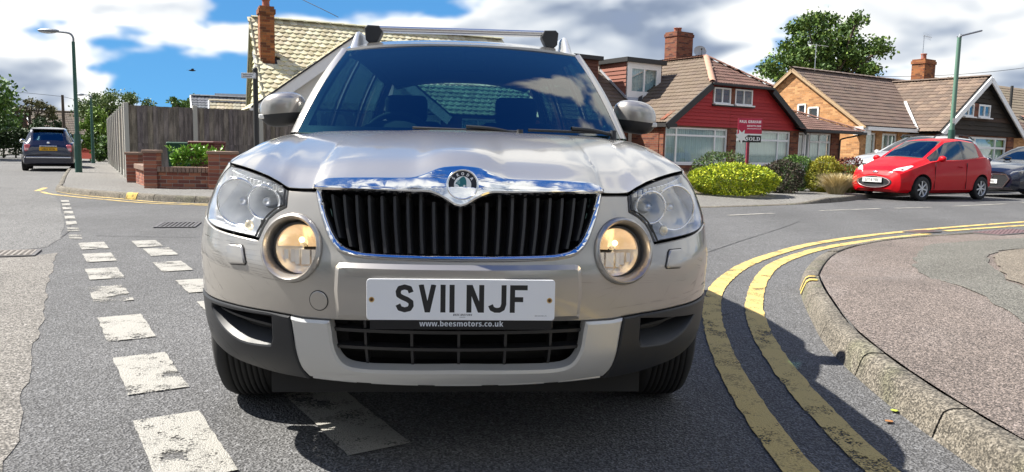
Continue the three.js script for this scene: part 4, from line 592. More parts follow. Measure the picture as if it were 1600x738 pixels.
// --- cabin
{
  const dash = []; for (let j = 0; j <= 8; j++) { const t = j / 8; dash.push(Array.from({ length: 31 }, (_, i) => { const x = lerp(-0.70, 0.70, i / 30), hump = 0.085 * Math.exp(-(((x + 0.34) / 0.17) ** 4)) * sstep(0.35, 0.75, t); return V3(x, 1.015 + 0.035 * Math.sin(t * 2.4) + hump - (t > 0.95 ? 0.35 : 0), -1.30 - 0.55 * t - (1 - t) * 0.0 * x); })); }
  part('dashboard', loft(dash, 0.9), M.trim, suv);
  const sw = part('steering_wheel', norm(new THREE.TorusGeometry(0.18, 0.016, 10, 40).rotateX(-0.45).translate(-0.34, 1.02, -2.0)), M.trim, suv); part('wheel_hub', norm(new THREE.SphereGeometry(0.07, 20, 12).scale(1.2, 1, 0.5).translate(-0.34, 1.02, -1.99)), M.trim, sw);
  for (const [x, z] of [[-0.34, -2.62], [0.34, -2.62], [-0.40, -3.45], [0.40, -3.45]]) { const s = new THREE.Group(); s.name = 'seat'; suv.add(s); part('backrest', norm(new RoundedBoxGeometry(0.46, 0.62, 0.14, 3, 0.06).rotateX(-0.2).translate(x, 0.86, z)), M.seat, s); part('headrest', norm(new RoundedBoxGeometry(0.26, 0.17, 0.09, 3, 0.04).translate(x, 1.24, z - 0.09)), M.seat, s); part('cushion', norm(new RoundedBoxGeometry(0.48, 0.14, 0.5, 3, 0.05).translate(x, 0.60, z + 0.26)), M.seat, s); }
  part('interior_mirror', merge([norm(new RoundedBoxGeometry(0.23, 0.065, 0.03, 3, 0.014).translate(0, 1.42, -1.83)), cyl(V3(0, 1.43, -1.82), V3(0, 1.50, -1.80), 0.008)]), M.trim, suv);
  part('cabin_floor', merge([span(-0.74, 0.74, 0.50, 0.53, -4.0, -1.35), span(-0.74, -0.72, 0.5, 0.99, -3.3, -1.4), span(0.72, 0.74, 0.5, 0.99, -3.3, -1.4), span(-0.74, 0.74, 0.5, 1.0, -1.34, -1.32)]), M.seat, suv);
}
// ---------------------------------------------------------------- houses, walls, fence
function brickMap(cols, mortar, seed) {
  const t = tex(512, (u, v, i, j) => {
    const row = Math.floor(v * 12), fv = v * 12 - row, x = u * 4 + (row & 1) * 0.5, c = Math.floor(x), fu = x - c, id = hash3(((c % 4) + 4) % 4, row, seed), k = cols[Math.floor(id * cols.length)];
    const m = fu < 0.045 || fv < 0.13, n = 0.90 + 0.20 * hash3(((c % 4) + 4) % 4 + 9, row, seed + 2), g = 0.9 + 0.2 * vnoise(u * 64, v * 64, seed, 64);
    return m ? mortar.map((q) => q * g) : k.map((q) => q * n * g);
  }, true); t.repeat.set(1 / 0.9, 1 / 0.9); return t;
}
M.brickRed = mat(1, 1, 1, 0.9, { map: brickMap([[0.40, 0.20, 0.14], [0.46, 0.25, 0.17], [0.33, 0.17, 0.13], [0.48, 0.29, 0.20]], [0.40, 0.35, 0.30], 1) });
M.brickYellow = mat(1, 1, 1, 0.9, { map: brickMap([[0.68, 0.50, 0.33], [0.65, 0.47, 0.30], [0.71, 0.53, 0.36], [0.61, 0.44, 0.29]], [0.64, 0.52, 0.39], 2) });
M.brickChim = mat(1, 1, 1, 0.9, { map: brickMap([[0.52, 0.30, 0.17], [0.45, 0.24, 0.14], [0.56, 0.35, 0.20], [0.38, 0.22, 0.14]], [0.46, 0.36, 0.26], 3) });
M.upvc = mat(0.80, 0.80, 0.80, 0.35);
M.winGlass = phys(0.86, 0.92, 0.92, 0.0, { transmission: 1, thickness: 0, ior: 1.7 });
M.net = mat(0.62, 0.66, 0.60, 0.9);
M.room = mat(0.45, 0.42, 0.38, 0.95);
M.lead = mat(0.42, 0.43, 0.46, 0.6, { metalness: 0.3 });
M.black = mat(0.022, 0.022, 0.023, 0.6);
M.render = mat(0.72, 0.71, 0.68, 0.85);
M.terra = mat(0.30, 0.10, 0.06, 0.8);
const tileMats = (r, g, b, n, seed) => { const R = rng(seed); return Array.from({ length: n }, () => { const k = 0.8 + 0.4 * R(); return mat(r * k * (0.95 + 0.1 * R()), g * k, b * k * (0.94 + 0.12 * R()), 0.85); }); };
const hole = (u0, u1, v0, v1) => [[u0, v0], [u0, v1], [u1, v1], [u1, v0]];
// wall in the plane z = w (outer face), thickness th inwards
function wall(parent, name, pts, holes, w, m, th = 0.22) { const g = extrude(pts, th, 0, holes); g.translate(0, 0, w - th); return part(name, uvBox(g), m, parent); }
function win(parent, u0, u1, v0, v1, w, o = {}) {
  const g = new THREE.Group(); g.name = 'window'; parent.add(g); const f = o.f || 0.055, d = 0.07, z0 = w - 0.06 - d, z1 = w - 0.06 + (o.proud || 0);
  const xs = [u0, ...(o.x || []).map((k) => lerp(u0, u1, k)), u1], L = [span(u0, u1, v0, v0 + f, z0, z1), span(u0, u1, v1 - f, v1, z0, z1)];
  for (const x of xs) { const c = clamp(x, u0 + f / 2, u1 - f / 2); L.push(span(c - f / 2, c + f / 2, v0 + f, v1 - f, z0 + 0.002, z1 - 0.002)); }
  (o.y || []).forEach((y, i) => { if (y) { const q = lerp(v0, v1, y), a = clamp(xs[i], u0 + f / 2, u1 - f / 2) + f / 2, b = clamp(xs[i + 1], u0 + f / 2, u1 - f / 2) - f / 2; L.push(span(a, b, q - f / 2, q + f / 2, z0 + 0.004, z1 - 0.004)); } });
  part('frame', merge(L), o.m || M.upvc, g);
  for (let i = 0; i < xs.length - 1; i++) { const a = xs[i] + f * 0.4, b = xs[i + 1] - f * 0.4, y = (o.y || [])[i]; const cuts = y ? [[v0 + f, lerp(v0, v1, y) - f / 2], [lerp(v0, v1, y) + f / 2, v1 - f]] : [[v0 + f, v1 - f]]; for (const [p, q] of cuts) part('pane', span(a, b, p, q, z0 + 0.03, z0 + 0.034), M.winGlass, g); }
  if (o.sill !== false) part('sill', span(u0 - 0.04, u1 + 0.04, v0 - 0.05, v0 - 0.002, z0, w + 0.05), o.m || M.upvc, g);
  if (o.net !== false) { const c = [], n = Math.ceil((u1 - u0) / 0.035); for (const y of [v0, v1]) c.push(Array.from({ length: n + 1 }, (_, i) => V3(lerp(u0, u1, i / n), y, z0 - 0.10 + 0.018 * Math.sin(i * 1.9) + 0.012 * Math.sin(i * 0.7)))); part('curtain', loft(c, 0.3), o.curtain || M.net, g); }
  part('room_wall', span(u0 - (o.rm ?? 0.3), u1 + (o.rm ?? 0.3), v0 - (o.rm ?? 0.3), v1 + (o.rm ?? 0.3), z0 - (o.rm ? 0.5 : 1.6), z0 - (o.rm ? 0.47 : 1.57)), M.room, g);
  return g;
}
// pitched roof tiles: plane with origin o (eave, left), a along the eave, b up the slope; poly in (a, b) metres
function inPoly(x, y, p) { let c = false; for (let i = 0, j = p.length - 1; i < p.length; j = i++) if ((p[i][1] > y) !== (p[j][1] > y) && x < (p[j][0] - p[i][0]) * (y - p[i][1]) / (p[j][1] - p[i][1]) + p[i][0]) c = !c; return c; }
function roofPlane(parent, o, a, b, poly, tw, gauge, mats, opt = {}) {
  let n = a.clone().cross(b).normalize(); const R = rng(opt.seed || 5); if (n.y < 0) { n.negate(); a = a.clone().negate(); poly = poly.map(([x, y]) => [-x, y]); }
  const at = (x, y, h) => o.clone().addScaledVector(a, x).addScaledVector(b, y).addScaledVector(n, h);
  const under = poly3(poly.map(([x, y]) => at(x, y, -0.02)), a, b), back = poly3(poly.map(([x, y]) => at(x, y, -0.10)), a, b);
  part('roof_deck', merge([under, back]), M.black, parent);
  const prof = opt.prof || [[0, 0], [0.25, 0.022], [0.5, 0.004], [0.75, 0.022], [1, 0]], th = opt.th || 0.02;
  const tileGeo = () => { const low = prof.map(([x, h]) => [x * tw, 0, h + th]), up = prof.map(([x, h]) => [x * tw, gauge * 1.12, h * 0.9 - 0.002]), bot = prof.map(([x, h]) => [x * tw, (opt.scal ? -0.0 : 0), h - 0.004]); if (opt.scal) low.forEach((q, i) => { q[1] = -opt.scal * Math.sin(Math.PI * i / (low.length - 1)); bot[i][1] = q[1]; }); const v = (q) => V3(q[0], q[1], q[2]); return loft([bot.map(v), low.map(v), up.map(v)], 0.5); };
  const base = tileGeo(), list = [], mtx = new THREE.Matrix4(), xs = poly.map((p) => p[0]), ys = poly.map((p) => p[1]); let row = 0;
  for (let y = Math.min(...ys); y < Math.max(...ys) - gauge * 0.3; y += gauge, row++) for (let x = Math.min(...xs) - (opt.brk ? (row & 1) * tw * 0.5 : 0); x < Math.max(...xs); x += tw) {
    if (!inPoly(x + tw * 0.5, y + gauge * 0.45, poly)) continue; if (opt.skip && opt.skip(x + tw / 2, y + gauge / 2)) continue;
    const tilt = (R() - 0.5) * 0.012; mtx.makeBasis(a, b, n).setPosition(at(x + tilt * 0.3, y + tilt * 0.4, 0.004 * R())); list.push({ m: mtx.clone(), k: Math.floor(R() * mats.length), key: opt.rank ? opt.rank(x, y) : 0 });
  }
  list.sort((p, q) => p.key - q.key); const lim = opt.single || 0;
  const singles = list.slice(0, lim), rest = list.slice(lim);
  for (const t of singles) { const q = part('tile', base, mats[t.k], parent); q.applyMatrix4(t.m); }
  mats.forEach((mm, k) => { const l = rest.filter((t) => t.k === k); if (l.length) stuff('roof_tiles', merge(l.map((t) => base.clone().applyMatrix4(t.m))), mm, parent); });
}
const ridgeTiles = (parent, a, b, r, m, seg = 0.42) => { const L = a.distanceTo(b), n = Math.max(1, Math.round(L / seg)), d = b.clone().sub(a).normalize(), side = V3(0, 1, 0).cross(d).normalize(), up = d.clone().cross(side); for (let i = 0; i < n; i++) { const rows = []; for (const t of [0.01, 0.99]) { const c = a.clone().lerp(b, (i + t) / n); rows.push([-1, -0.7, 0, 0.7, 1].map((k) => c.clone().addScaledVector(side, r * k).addScaledVector(up, r * 0.55 * (1 - k * k) + (t > 0.5 ? 0.008 : 0)))); } part('ridge_tile', loft(rows, 0.8), m, parent); } };
function chimney(parent, x, z, y0, y1, wx, wz, m, pots) {
  const c = part('chimney', merge([uvBox(span(x - wx / 2, x + wx / 2, y0, y1 - 0.22, z - wz / 2, z + wz / 2)), uvBox(span(x - wx / 2 - 0.035, x + wx / 2 + 0.035, y1 - 0.22, y1 - 0.08, z - wz / 2 - 0.035, z + wz / 2 + 0.035)), uvBox(span(x - wx / 2, x + wx / 2, y1 - 0.08, y1, z - wz / 2, z + wz / 2))]), m, parent);
  for (const [px, pz, r, h] of pots) part('chimney_pot', norm(new THREE.LatheGeometry([[r, 0], [r * 0.9, h * 0.3], [r * 0.85, h * 0.8], [r * 1.05, h * 0.85], [r * 1.05, h], [r * 0.8, h], [r * 0.7, h * 0.3]].map((p) => V2(...p)), 16).translate(x + px, y1, z + pz)), M.terra, c);
  return c;
}
const flashing = (parent, x, z, y, wx, wz, sl) => part('lead_flashing', merge([bar(V3(x - wx / 2 - 0.06, y - 0.03, z + wz / 2 + 0.10), V3(x + wx / 2 + 0.06, y - 0.03, z + wz / 2 + 0.10), 0.22, 0.03, V3(0, 1, sl).normalize()), bar(V3(x - wx / 2 - 0.05, y + 0.02, z + wz / 2 + 0.06), V3(x - wx / 2 - 0.05, y + wz * sl + 0.06, z - wz / 2 - 0.05), 0.16, 0.02), bar(V3(x + wx / 2 + 0.05, y + 0.02, z + wz / 2 + 0.06), V3(x + wx / 2 + 0.05, y + wz * sl + 0.06, z - wz / 2 - 0.05), 0.16, 0.02)]), M.lead, parent);

// ---- house behind the fence: pale interlocking tiles, brick chimney
{
  const H = thing('fence_house', 'house with pale yellow tiled roof and tall brick chimney behind the silver car', 'house', null, [-6.5, 0, -23.04], 22 * RAD);
  const RV = 4.94, EW = 2.9, EB = 1.35, EV = 2.12, sl = (RV - EV) / EW, Ls = Math.hypot(EW, RV - EV), b = V3(0, RV - EV, -EW).normalize(), a = V3(1, 0, 0), U0 = -0.12, U1 = 8.6;
  const mats = tileMats(0.52, 0.475, 0.335, 6, 3), lich = mats.concat(tileMats(0.43, 0.40, 0.275, 3, 9));
  roofPlane(H, V3(U0, EV, EW), a, b, [[0, 0], [U1 - U0, 0], [U1 - U0, Ls], [0, Ls]], 0.215, 0.205, lich, { prof: [[0, 0], [0.2, 0.012], [0.5, 0.020], [0.8, 0.012], [1, 0]], scal: 0.07, th: 0.034, brk: true, single: 300, rank: (x, y) => x * 0.8 + Math.abs(y - 2.4), seed: 4, skip: (x, y) => x > 0.15 && x < 0.62 && y > 1.75 && y < 2.2 });
  part('rear_roof', poly3([V3(U0, RV, 0), V3(U1, RV, 0), V3(U1, EV, -EB), V3(U0, EV, -EB)], V3(1, 0, 0), V3(0, -0.9, -0.37).normalize()), mats[0], H);
  ridgeTiles(H, V3(U0, RV + 0.05, 0), V3(U1, RV + 0.05, 0), 0.11, mat(0.30, 0.29, 0.20, 0.9));
  // shiplap gable end, each board lapped over the next
  const bm = mat(0.60, 0.58, 0.36, 0.7); for (let i = 0; i < 24; i++) { const v0 = 0.2 + i * 0.2, v1 = v0 + 0.215, hw = (v) => Math.min(EW - 0.12, (RV - 0.1 - v) / sl); if (hw(v0) < 0.1) break; const kb = EB / EW, h0 = hw(v0), h1 = Math.max(0.02, hw(Math.min(v1, RV - 0.12))); part('gable_board', loft([[V3(-0.02, v0, -h0 * kb), V3(-0.02, v0, h0)], [V3(-0.055, v0, -h0 * kb), V3(-0.055, v0, h0)], [V3(-0.015, Math.min(v1, RV - 0.12), -h1 * kb), V3(-0.015, Math.min(v1, RV - 0.12), h1)]], 0.3), bm, H); }
  for (const s of [-1, 1]) { part('bargeboard', bar(V3(U0 - 0.03, EV - 0.10, (s > 0 ? EW : -EB) + s * 0.02), V3(U0 - 0.03, RV - 0.06, 0), 0.035, 0.20), mat(0.10, 0.10, 0.07, 0.7), H); }
  wall(H, 'front_wall', [[-0.0, 0], [U1, 0], [U1, 2.2], [0, 2.2]], [hole(6.0, 7.8, 0.9, 2.0)], EW - 0.35, M.brickRed); win(H, 6.0, 7.8, 0.9, 2.0, EW - 0.35, { x: [0.33, 0.66] });
  chimney(H, 0.15, 1.30, 3.2, 5.12, 0.42, 0.42, M.brickChim, [[0, 0, 0.12, 0.22]]); flashing(H, 0.15, 1.30, 3.30, 0.5, 0.46, sl);
  // front gable with white bargeboards
  const gx = 2.45, gw = 2.95, ga = 4.25, ge = 2.05, gz = 2.95, gs = (ga - ge) / gw, gL = Math.hypot(gw, ga - ge), back = (ga - EV) / sl;
  wall(H, 'front_gable', [[gx - gw + 0.2, 0], [gx + gw - 0.2, 0], [gx + gw - 0.2, ge + 0.1], [gx, ga - 0.12], [gx - gw + 0.2, ge + 0.1]], [hole(gx - 0.9, gx + 0.9, 0.9, 2.1)], gz - 0.2, M.render); win(H, gx - 0.9, gx + 0.9, 0.9, 2.1, gz - 0.2, { x: [0.5] });
  for (const s of [-1, 1]) {
    const d = V3(-s * gw, ga - ge, 0).normalize(), p = V3(gx + s * gw, ge, gz);
    roofPlane(H, s < 0 ? p.clone() : p.clone().add(V3(0, 0, -2.6)), s < 0 ? V3(0, 0, -1) : V3(0, 0, 1), d, [[0, 0], [2.6, 0], [2.6, gL], [0, gL]], 0.215, 0.205, lich, { seed: 40 + s, scal: 0.07, prof: [[0, 0], [0.2, 0.012], [0.5, 0.020], [0.8, 0.012], [1, 0]], th: 0.026, brk: true });
    part('white_bargeboard', bar(V3(gx + s * gw, ge - 0.16, gz + 0.05), V3(gx, ga - 0.16, gz + 0.05), 0.04, 0.30), M.upvc, H);
    part('verge_edge', bar(V3(gx + s * (gw + 0.03), ge + 0.01, gz + 0.03), V3(gx, ga + 0.03, gz + 0.03), 0.14, 0.05), M.black, H);
  }
}
// ---- red tile-hung house with the half hip
{
  const A = 30 * RAD, H = thing('red_gable_house', 'red tile hung house with half hipped roof behind the sold board', 'house', null, [7.77, 0, -26.33], A);
  const C0 = 3.69, hw = 4.10, ev = 2.13, rv = 4.98, sl = (rv - ev) / hw, hipV = 3.72, hipW = (rv - hipV) / sl, apexW = -1.75, dep = -7.5;
  const mats = tileMats(0.122, 0.088, 0.063, 7, 21), warm = tileMats(0.15, 0.082, 0.062, 6, 31);
  // facade: brick below, tile hanging above
  wall(H, 'brick_wall', [[-0.32, 0], [7.72, 0], [7.72, 2.28], [-0.32, 2.28]], [hole(-0.22, 3.23, 0.62, 2.0), hole(3.72, 7.18, 0.62, 2.0)], 0, M.brickRed);
  win(H, -0.20, 3.23, 0.62, 2.0, 0, { x: [0.18, 0.80], y: [0.78, 0.78, 0.78], f: 0.07 });
  win(H, 3.72, 7.18, 0.62, 2.0, 0, { x: [0.22, 0.78], y: [0.72, 0.72, 0.72], f: 0.07 });
  // house number
  const num = canvasTex(64, 64, (x) => { x.fillStyle = '#5a2c22'; x.fillRect(0, 0, 64, 64); x.fillStyle = '#e8e2d8'; x.font = 'bold 46px serif'; x.textAlign = 'center'; x.fillText('8', 32, 48); });
  // upper: timber lattice of hung tile courses
  const courses = (u0, u1, m, name) => { for (let i = 0; i < 13; i++) { const v0 = 2.06 + i * 0.132, v1 = v0 + 0.146; const cl = (u, v) => { const lim = (rv - 0.14 - v) / sl; return clamp(u, C0 - lim, C0 + lim); }; if (v0 > hipV - 0.06) break; const y1 = Math.min(v1, hipV), segs = []; const cutL = cl(u0, v0), cutR = cl(u1, v0), tL = cl(u0, y1), tR = cl(u1, y1); const blocks = v0 > 2.86 && v0 < 3.56 ? [[cutL, Math.min(cutR, 2.2), tL, Math.min(tR, 2.2)], [Math.max(cutL, 4.54), cutR, Math.max(tL, 4.54), tR]] : [[cutL, cutR, tL, tR]]; for (const [a0, a1, b0, b1] of blocks) { if (a1 - a0 < 0.05) continue; const n = Math.max(1, Math.round((a1 - a0) / 0.17)), lo = [], li = [], up = []; for (let k = 0; k <= n; k++) { const t = k / n; li.push(V3(lerp(a0, a1, t), v0, 0.0)); lo.push(V3(lerp(a0, a1, t), v0 - 0.006 * (k & 1), 0.045 + 0.006 * hash3(k, i, 7))); up.push(V3(lerp(b0, b1, t), y1, 0.012)); } segs.push(loft([li, lo, up], 0.3)); } if (segs.length) part(name, merge(segs), m[i % m.length], H); } };
  const redTiles = [mat(0.37, 0.019, 0.023, 0.7), mat(0.34, 0.017, 0.021, 0.7), mat(0.40, 0.024, 0.026, 0.7)];
  courses(-0.6, 3.27, redTiles, 'hung_tile_course');
  courses(3.28, 8.2, redTiles, 'hung_tile_course');
  wall(H, 'gable_wall', [[-0.3, 2.28], [7.7, 2.28], [C0 + (rv - 0.15 - hipV) / sl, hipV - 0.02], [C0 - (rv - 0.15 - hipV) / sl, hipV - 0.02]], [], -0.003, M.brickRed);
  win(H, 2.24, 3.20, 2.96, 3.58, 0.14, { x: [0.5], net: false, rm: 0.02 }); win(H, 3.46, 4.50, 2.96, 3.58, 0.14, { x: [0.5], net: false, rm: 0.02 });
  part('window_pier', span(3.20, 3.46, 2.94, 3.60, 0.0, 0.05), M.brickRed, H); part('window_ledge', span(2.16, 4.58, 2.86, 2.92, 0.0, 0.14), M.black, H);
  // roof: left slope, right slope, half hip
  const up = (s) => V3(-s * hw, rv - ev, 0).normalize(), Ls = Math.hypot(hw, rv - ev), kH = (hipV - ev) / (rv - ev) * Ls, F = 0.28;
  roofPlane(H, V3(C0 - hw, ev, F), V3(0, 0, -1), up(-1), [[0, 0], [7.8, 0], [7.8, Ls], [-apexW + F, Ls], [0, kH]], 0.30, 0.27, mats, { seed: 11 });
  roofPlane(H, V3(C0 + hw, ev, dep), V3(0, 0, 1), up(1), [[0, 0], [7.5 + F, 0], [7.5 + F, kH], [7.5 + apexW, Ls], [0, Ls]], 0.30, 0.27, warm, { seed: 12 });
  const hv = V3(0, rv - hipV, apexW - F).normalize(), hl = Math.hypot(rv - hipV, apexW - F); roofPlane(H, V3(C0 - hipW, hipV, F), V3(1, 0, 0), hv, [[-0.05, 0], [hipW * 2 + 0.05, 0], [hipW, hl]], 0.30, 0.27, warm, { seed: 13 });
  const ap = V3(C0, rv + 0.05, apexW); const pale = mat(0.42, 0.24, 0.17, 0.85), dk = mat(0.22, 0.11, 0.08, 0.85);
  ridgeTiles(H, V3(C0 - hipW, hipV + 0.05, F), ap, 0.12, pale); ridgeTiles(H, ap, V3(C0 + hipW, hipV + 0.05, F), 0.11, dk); ridgeTiles(H, ap, V3(C0, rv + 0.05, dep), 0.12, dk);
  for (const s of [-1, 1]) part('bargeboard', bar(V3(C0 + s * (hw + 0.05), ev - 0.14, F + 0.02), V3(C0 + s * hipW, hipV - 0.12, F + 0.02), 0.05, 0.24), M.black, H);
  part('hip_gutter', span(C0 - hipW, C0 + hipW, hipV - 0.09, hipV, F - 0.02, F + 0.09, 0.02), M.black, H); part('eave_soffit', merge([span(C0 - hw - 0.06, C0 - hw + 0.5, ev - 0.16, ev - 0.02, -1.6, F)]), M.black, H);
  // main block to the left with dormers
  const mw = -1.5, me = 2.16, mr = 4.95, mrw = -5.2, ml = Math.hypot(mr - me, mw - mrw), mb = V3(0, mr - me, mrw - mw).normalize();
  roofPlane(H, V3(-10, me, mw), V3(1, 0, 0), mb, [[0, 0], [9.6, 0], [13.6, ml], [0, ml]], 0.30, 0.27, mats, { seed: 14 });
  part('rear_roof', poly3([V3(-10, mr, mrw), V3(4, mr, mrw), V3(4, me, -8.9), V3(-10, me, -8.9)], V3(1, 0, 0), V3(0, -0.6, -0.8)), mats[0], H);
  wall(H, 'side_wall', [[-10, 0], [-0.3, 0], [-0.3, 2.2], [-10, 2.2]], [hole(-1.15, -0.75, 0.1, 2.05)], mw - 0.3, M.brickRed); part('pale_door', span(-1.15, -0.75, 0.1, 2.05, mw - 0.45, mw - 0.38), mat(0.6, 0.6, 0.52, 0.6), H);
  part('side_return', span(-0.34, -0.12, 0, 2.2, -1.9, -0.23), M.brickRed, H);
  // valley line
  part('valley', bar(V3(-0.36, 2.30, -1.48), V3(3.4, 4.92, -4.9), 0.14, 0.05), M.black, H);
  // small dormer with white window
  const D = (u0, u1, v0, v1, w, name) => { const g = new THREE.Group(); g.name = name; H.add(g); return g; };
  const d1 = D(0, 0, 0, 0, 0, 'dormer'); const dw = -2.75;
  wall(d1, 'dormer_front', [[0.28, 3.20], [2.14, 3.20], [2.14, 4.62], [0.28, 4.62]], [hole(0.46, 1.98, 3.40, 4.46)], dw, M.upvc, 0.12);
  { const g = win(H, 0.46, 1.98, 3.40, 4.46, dw + 0.05, { x: [0.5], sill: false, f: 0.08, curtain: mat(0.45, 0.55, 0.62, 0.9) }); }
  for (let i = 0; i < 9; i++) for (const sx of [0.24, 2.18]) { const v0 = 3.15 + i * 0.165, zb = mw + (mrw - mw) * (v0 - me) / (mr - me); if (zb > dw - 0.06) continue; part('cheek_tile_course', loft([[V3(sx, v0, dw - 0.02), V3(sx, v0, zb)], [V3(sx + (sx < 1 ? -0.03 : 0.03), v0, dw - 0.02), V3(sx + (sx < 1 ? -0.03 : 0.03), v0, zb)], [V3(sx, v0 + 0.18, dw - 0.02), V3(sx, v0 + 0.18, zb)]], 0.3), i & 1 ? mat(0.25, 0.10, 0.07, 0.85) : mat(0.22, 0.085, 0.06, 0.85), d1); }
  part('flat_roof', merge([span(0.12, 2.32, 4.62, 4.80, -5.0, dw + 0.14)]), M.black, d1); part('apron', bar(V3(0.2, 3.14, dw + 0.10), V3(2.3, 3.14, dw + 0.10), 0.25, 0.03, V3(0, 0.8, 0.6)), M.lead, d1); part('cheek_flashing', bar(V3(0.20, 3.20, dw + 0.05), V3(0.20, 4.40, -4.35), 0.06, 0.08), M.lead, d1);
  const d2 = D(0, 0, 0, 0, 0, 'flat_dormer');
  for (let i = 0; i < 7; i++) part('tile_course', loft([[V3(-7, 3.78 + i * 0.13, -3.70), V3(-0.5, 3.78 + i * 0.13, -3.70)], [V3(-7, 3.78 + i * 0.13, -3.66), V3(-0.5, 3.78 + i * 0.13, -3.66)], [V3(-7, 3.92 + i * 0.13, -3.70), V3(-0.5, 3.92 + i * 0.13, -3.70)]], 0.3), i & 1 ? mat(0.13, 0.055, 0.04, 0.85) : mat(0.115, 0.05, 0.037, 0.85), d2);
  part('flat_roof', span(-7.1, -0.35, 4.68, 4.84, -6, -3.5), M.black, d2); part('end_cheek', span(-0.55, -0.45, 3.7, 4.68, -5, -3.7), mat(0.22, 0.09, 0.06, 0.85), d2);
  // chimney and dish
  chimney(H, 6.15 - 0.55, -5.2, 4.2, 6.55, 1.05, 0.75, M.brickRed, [[-0.22, 0, 0.11, 0.2], [-0.02, 0.0, 0.12, 0.22]]); flashing(H, 5.6, -5.2, 4.72, 1.05, 0.75, 0.2);
  { const dish = new THREE.Group(); dish.name = 'satellite_dish'; H.add(dish); dish.position.set(6.35, 5.70, -4.6); dish.rotation.set(-0.35, -0.5, 0); const pts = []; for (let i = 0; i <= 8; i++) pts.push(V2(0.30 * i / 8, 0.07 * (i / 8) ** 2)); part('dish', norm(new THREE.LatheGeometry(pts, 28).rotateX(Math.PI / 2).scale(1, 0.88, 1)), mat(0.42, 0.44, 0.45, 0.6), dish); part('feed_arm', merge([tube([[0, -0.25, 0.03], [0, -0.18, 0.2], [0, 0, 0.3]], 0.012, 10, 6), box(0, 0, 0.3, 0.06, 0.06, 0.08, 0.01)]), M.trim, dish); part('bracket', merge([tube([[0, 0, -0.01], [-0.1, -0.1, -0.12], [-0.35, -0.12, -0.15]], 0.02, 10, 6)]), M.trim, dish); }
  // porch wing at the right with its own tiled roof
  const pu0 = 7.72, pu1 = 10.85;
  wall(H, 'porch_wall', [[pu0, 0], [pu1, 0], [pu1, 2.1], [pu0, 2.1]], [hole(7.50 + 0.3, 8.62, 0.05, 2.0), hole(8.68, 10.25, 0.75, 2.0)], -0.12, M.brickRed);
  const dr = new THREE.Group(); dr.name = 'front_door'; H.add(dr); part('door_frame', merge([span(7.80, 7.88, 0.05, 2.0, -0.22, -0.1), span(8.30, 8.38, 0.05, 2.0, -0.22, -0.1), span(8.56, 8.62, 0.05, 2.0, -0.22, -0.1), span(7.80, 8.62, 1.93, 2.0, -0.22, -0.1)]), M.upvc, dr); part('door_glass', span(7.92, 8.28, 0.35, 1.88, -0.18, -0.17), M.winGlass, dr); part('door_leaf', merge([span(7.88, 8.30, 0.05, 0.35, -0.2, -0.14), span(7.88, 7.95, 0.35, 1.9, -0.2, -0.14), span(8.23, 8.30, 0.35, 1.9, -0.2, -0.14)]), M.upvc, dr); part('side_light', span(8.38, 8.56, 0.1, 1.93, -0.18, -0.17), M.winGlass, dr); part('hall', span(7.7, 8.7, 0, 2, -1.2, -1.15), mat(0.16, 0.04, 0.05, 0.9), dr); part('handle', box(8.27, 1.0, -0.12, 0.03, 0.14, 0.04, 0.008), M.plastic, dr);
  win(H, 8.68, 10.25, 0.75, 2.0, -0.12, { x: [0.5], y: [0.7, 0.7], f: 0.07 });
  const pe = 2.12, ptop = 3.35, pz = 0.42, pzb = -2.6, pb = V3(0, ptop - pe, pzb - pz).normalize(), pL = Math.hypot(ptop - pe, pzb - pz);
  roofPlane(H, V3(C0 + hw - 0.4, pe, pz), V3(1, 0, 0), pb, [[0, 0], [4.5, 0], [1.2, pL], [-1.6, pL]].map(([x, y]) => [x, y]), 0.30, 0.27, warm, { seed: 15 });
  part('porch_hip', poly3([V3(C0 + hw + 4.1, pe, pz), V3(C0 + hw + 4.1, pe, pzb), V3(C0 + hw + 0.8, ptop, pzb)], V3(0, 0, -1), V3(-0.9, 0.4, 0)), warm[1], H);
  ridgeTiles(H, V3(C0 + hw + 4.1, pe + 0.04, pz), V3(C0 + hw + 0.8, ptop + 0.06, pzb), 0.11, dk);
  part('porch_gutter', span(C0 + hw - 0.3, C0 + hw + 4.2, pe - 0.12, pe - 0.01, pz - 0.02, pz + 0.09, 0.02), M.black, H);
  part('downpipe', tube([[pu1 + 0.9, 2.02, 0.40], [pu1 + 0.6, 1.9, 0.1], [pu1 - 0.05, 1.75, -0.05], [pu1 - 0.05, 0.1, -0.05]], 0.035, 30, 8, 0.1), M.black, H);
}
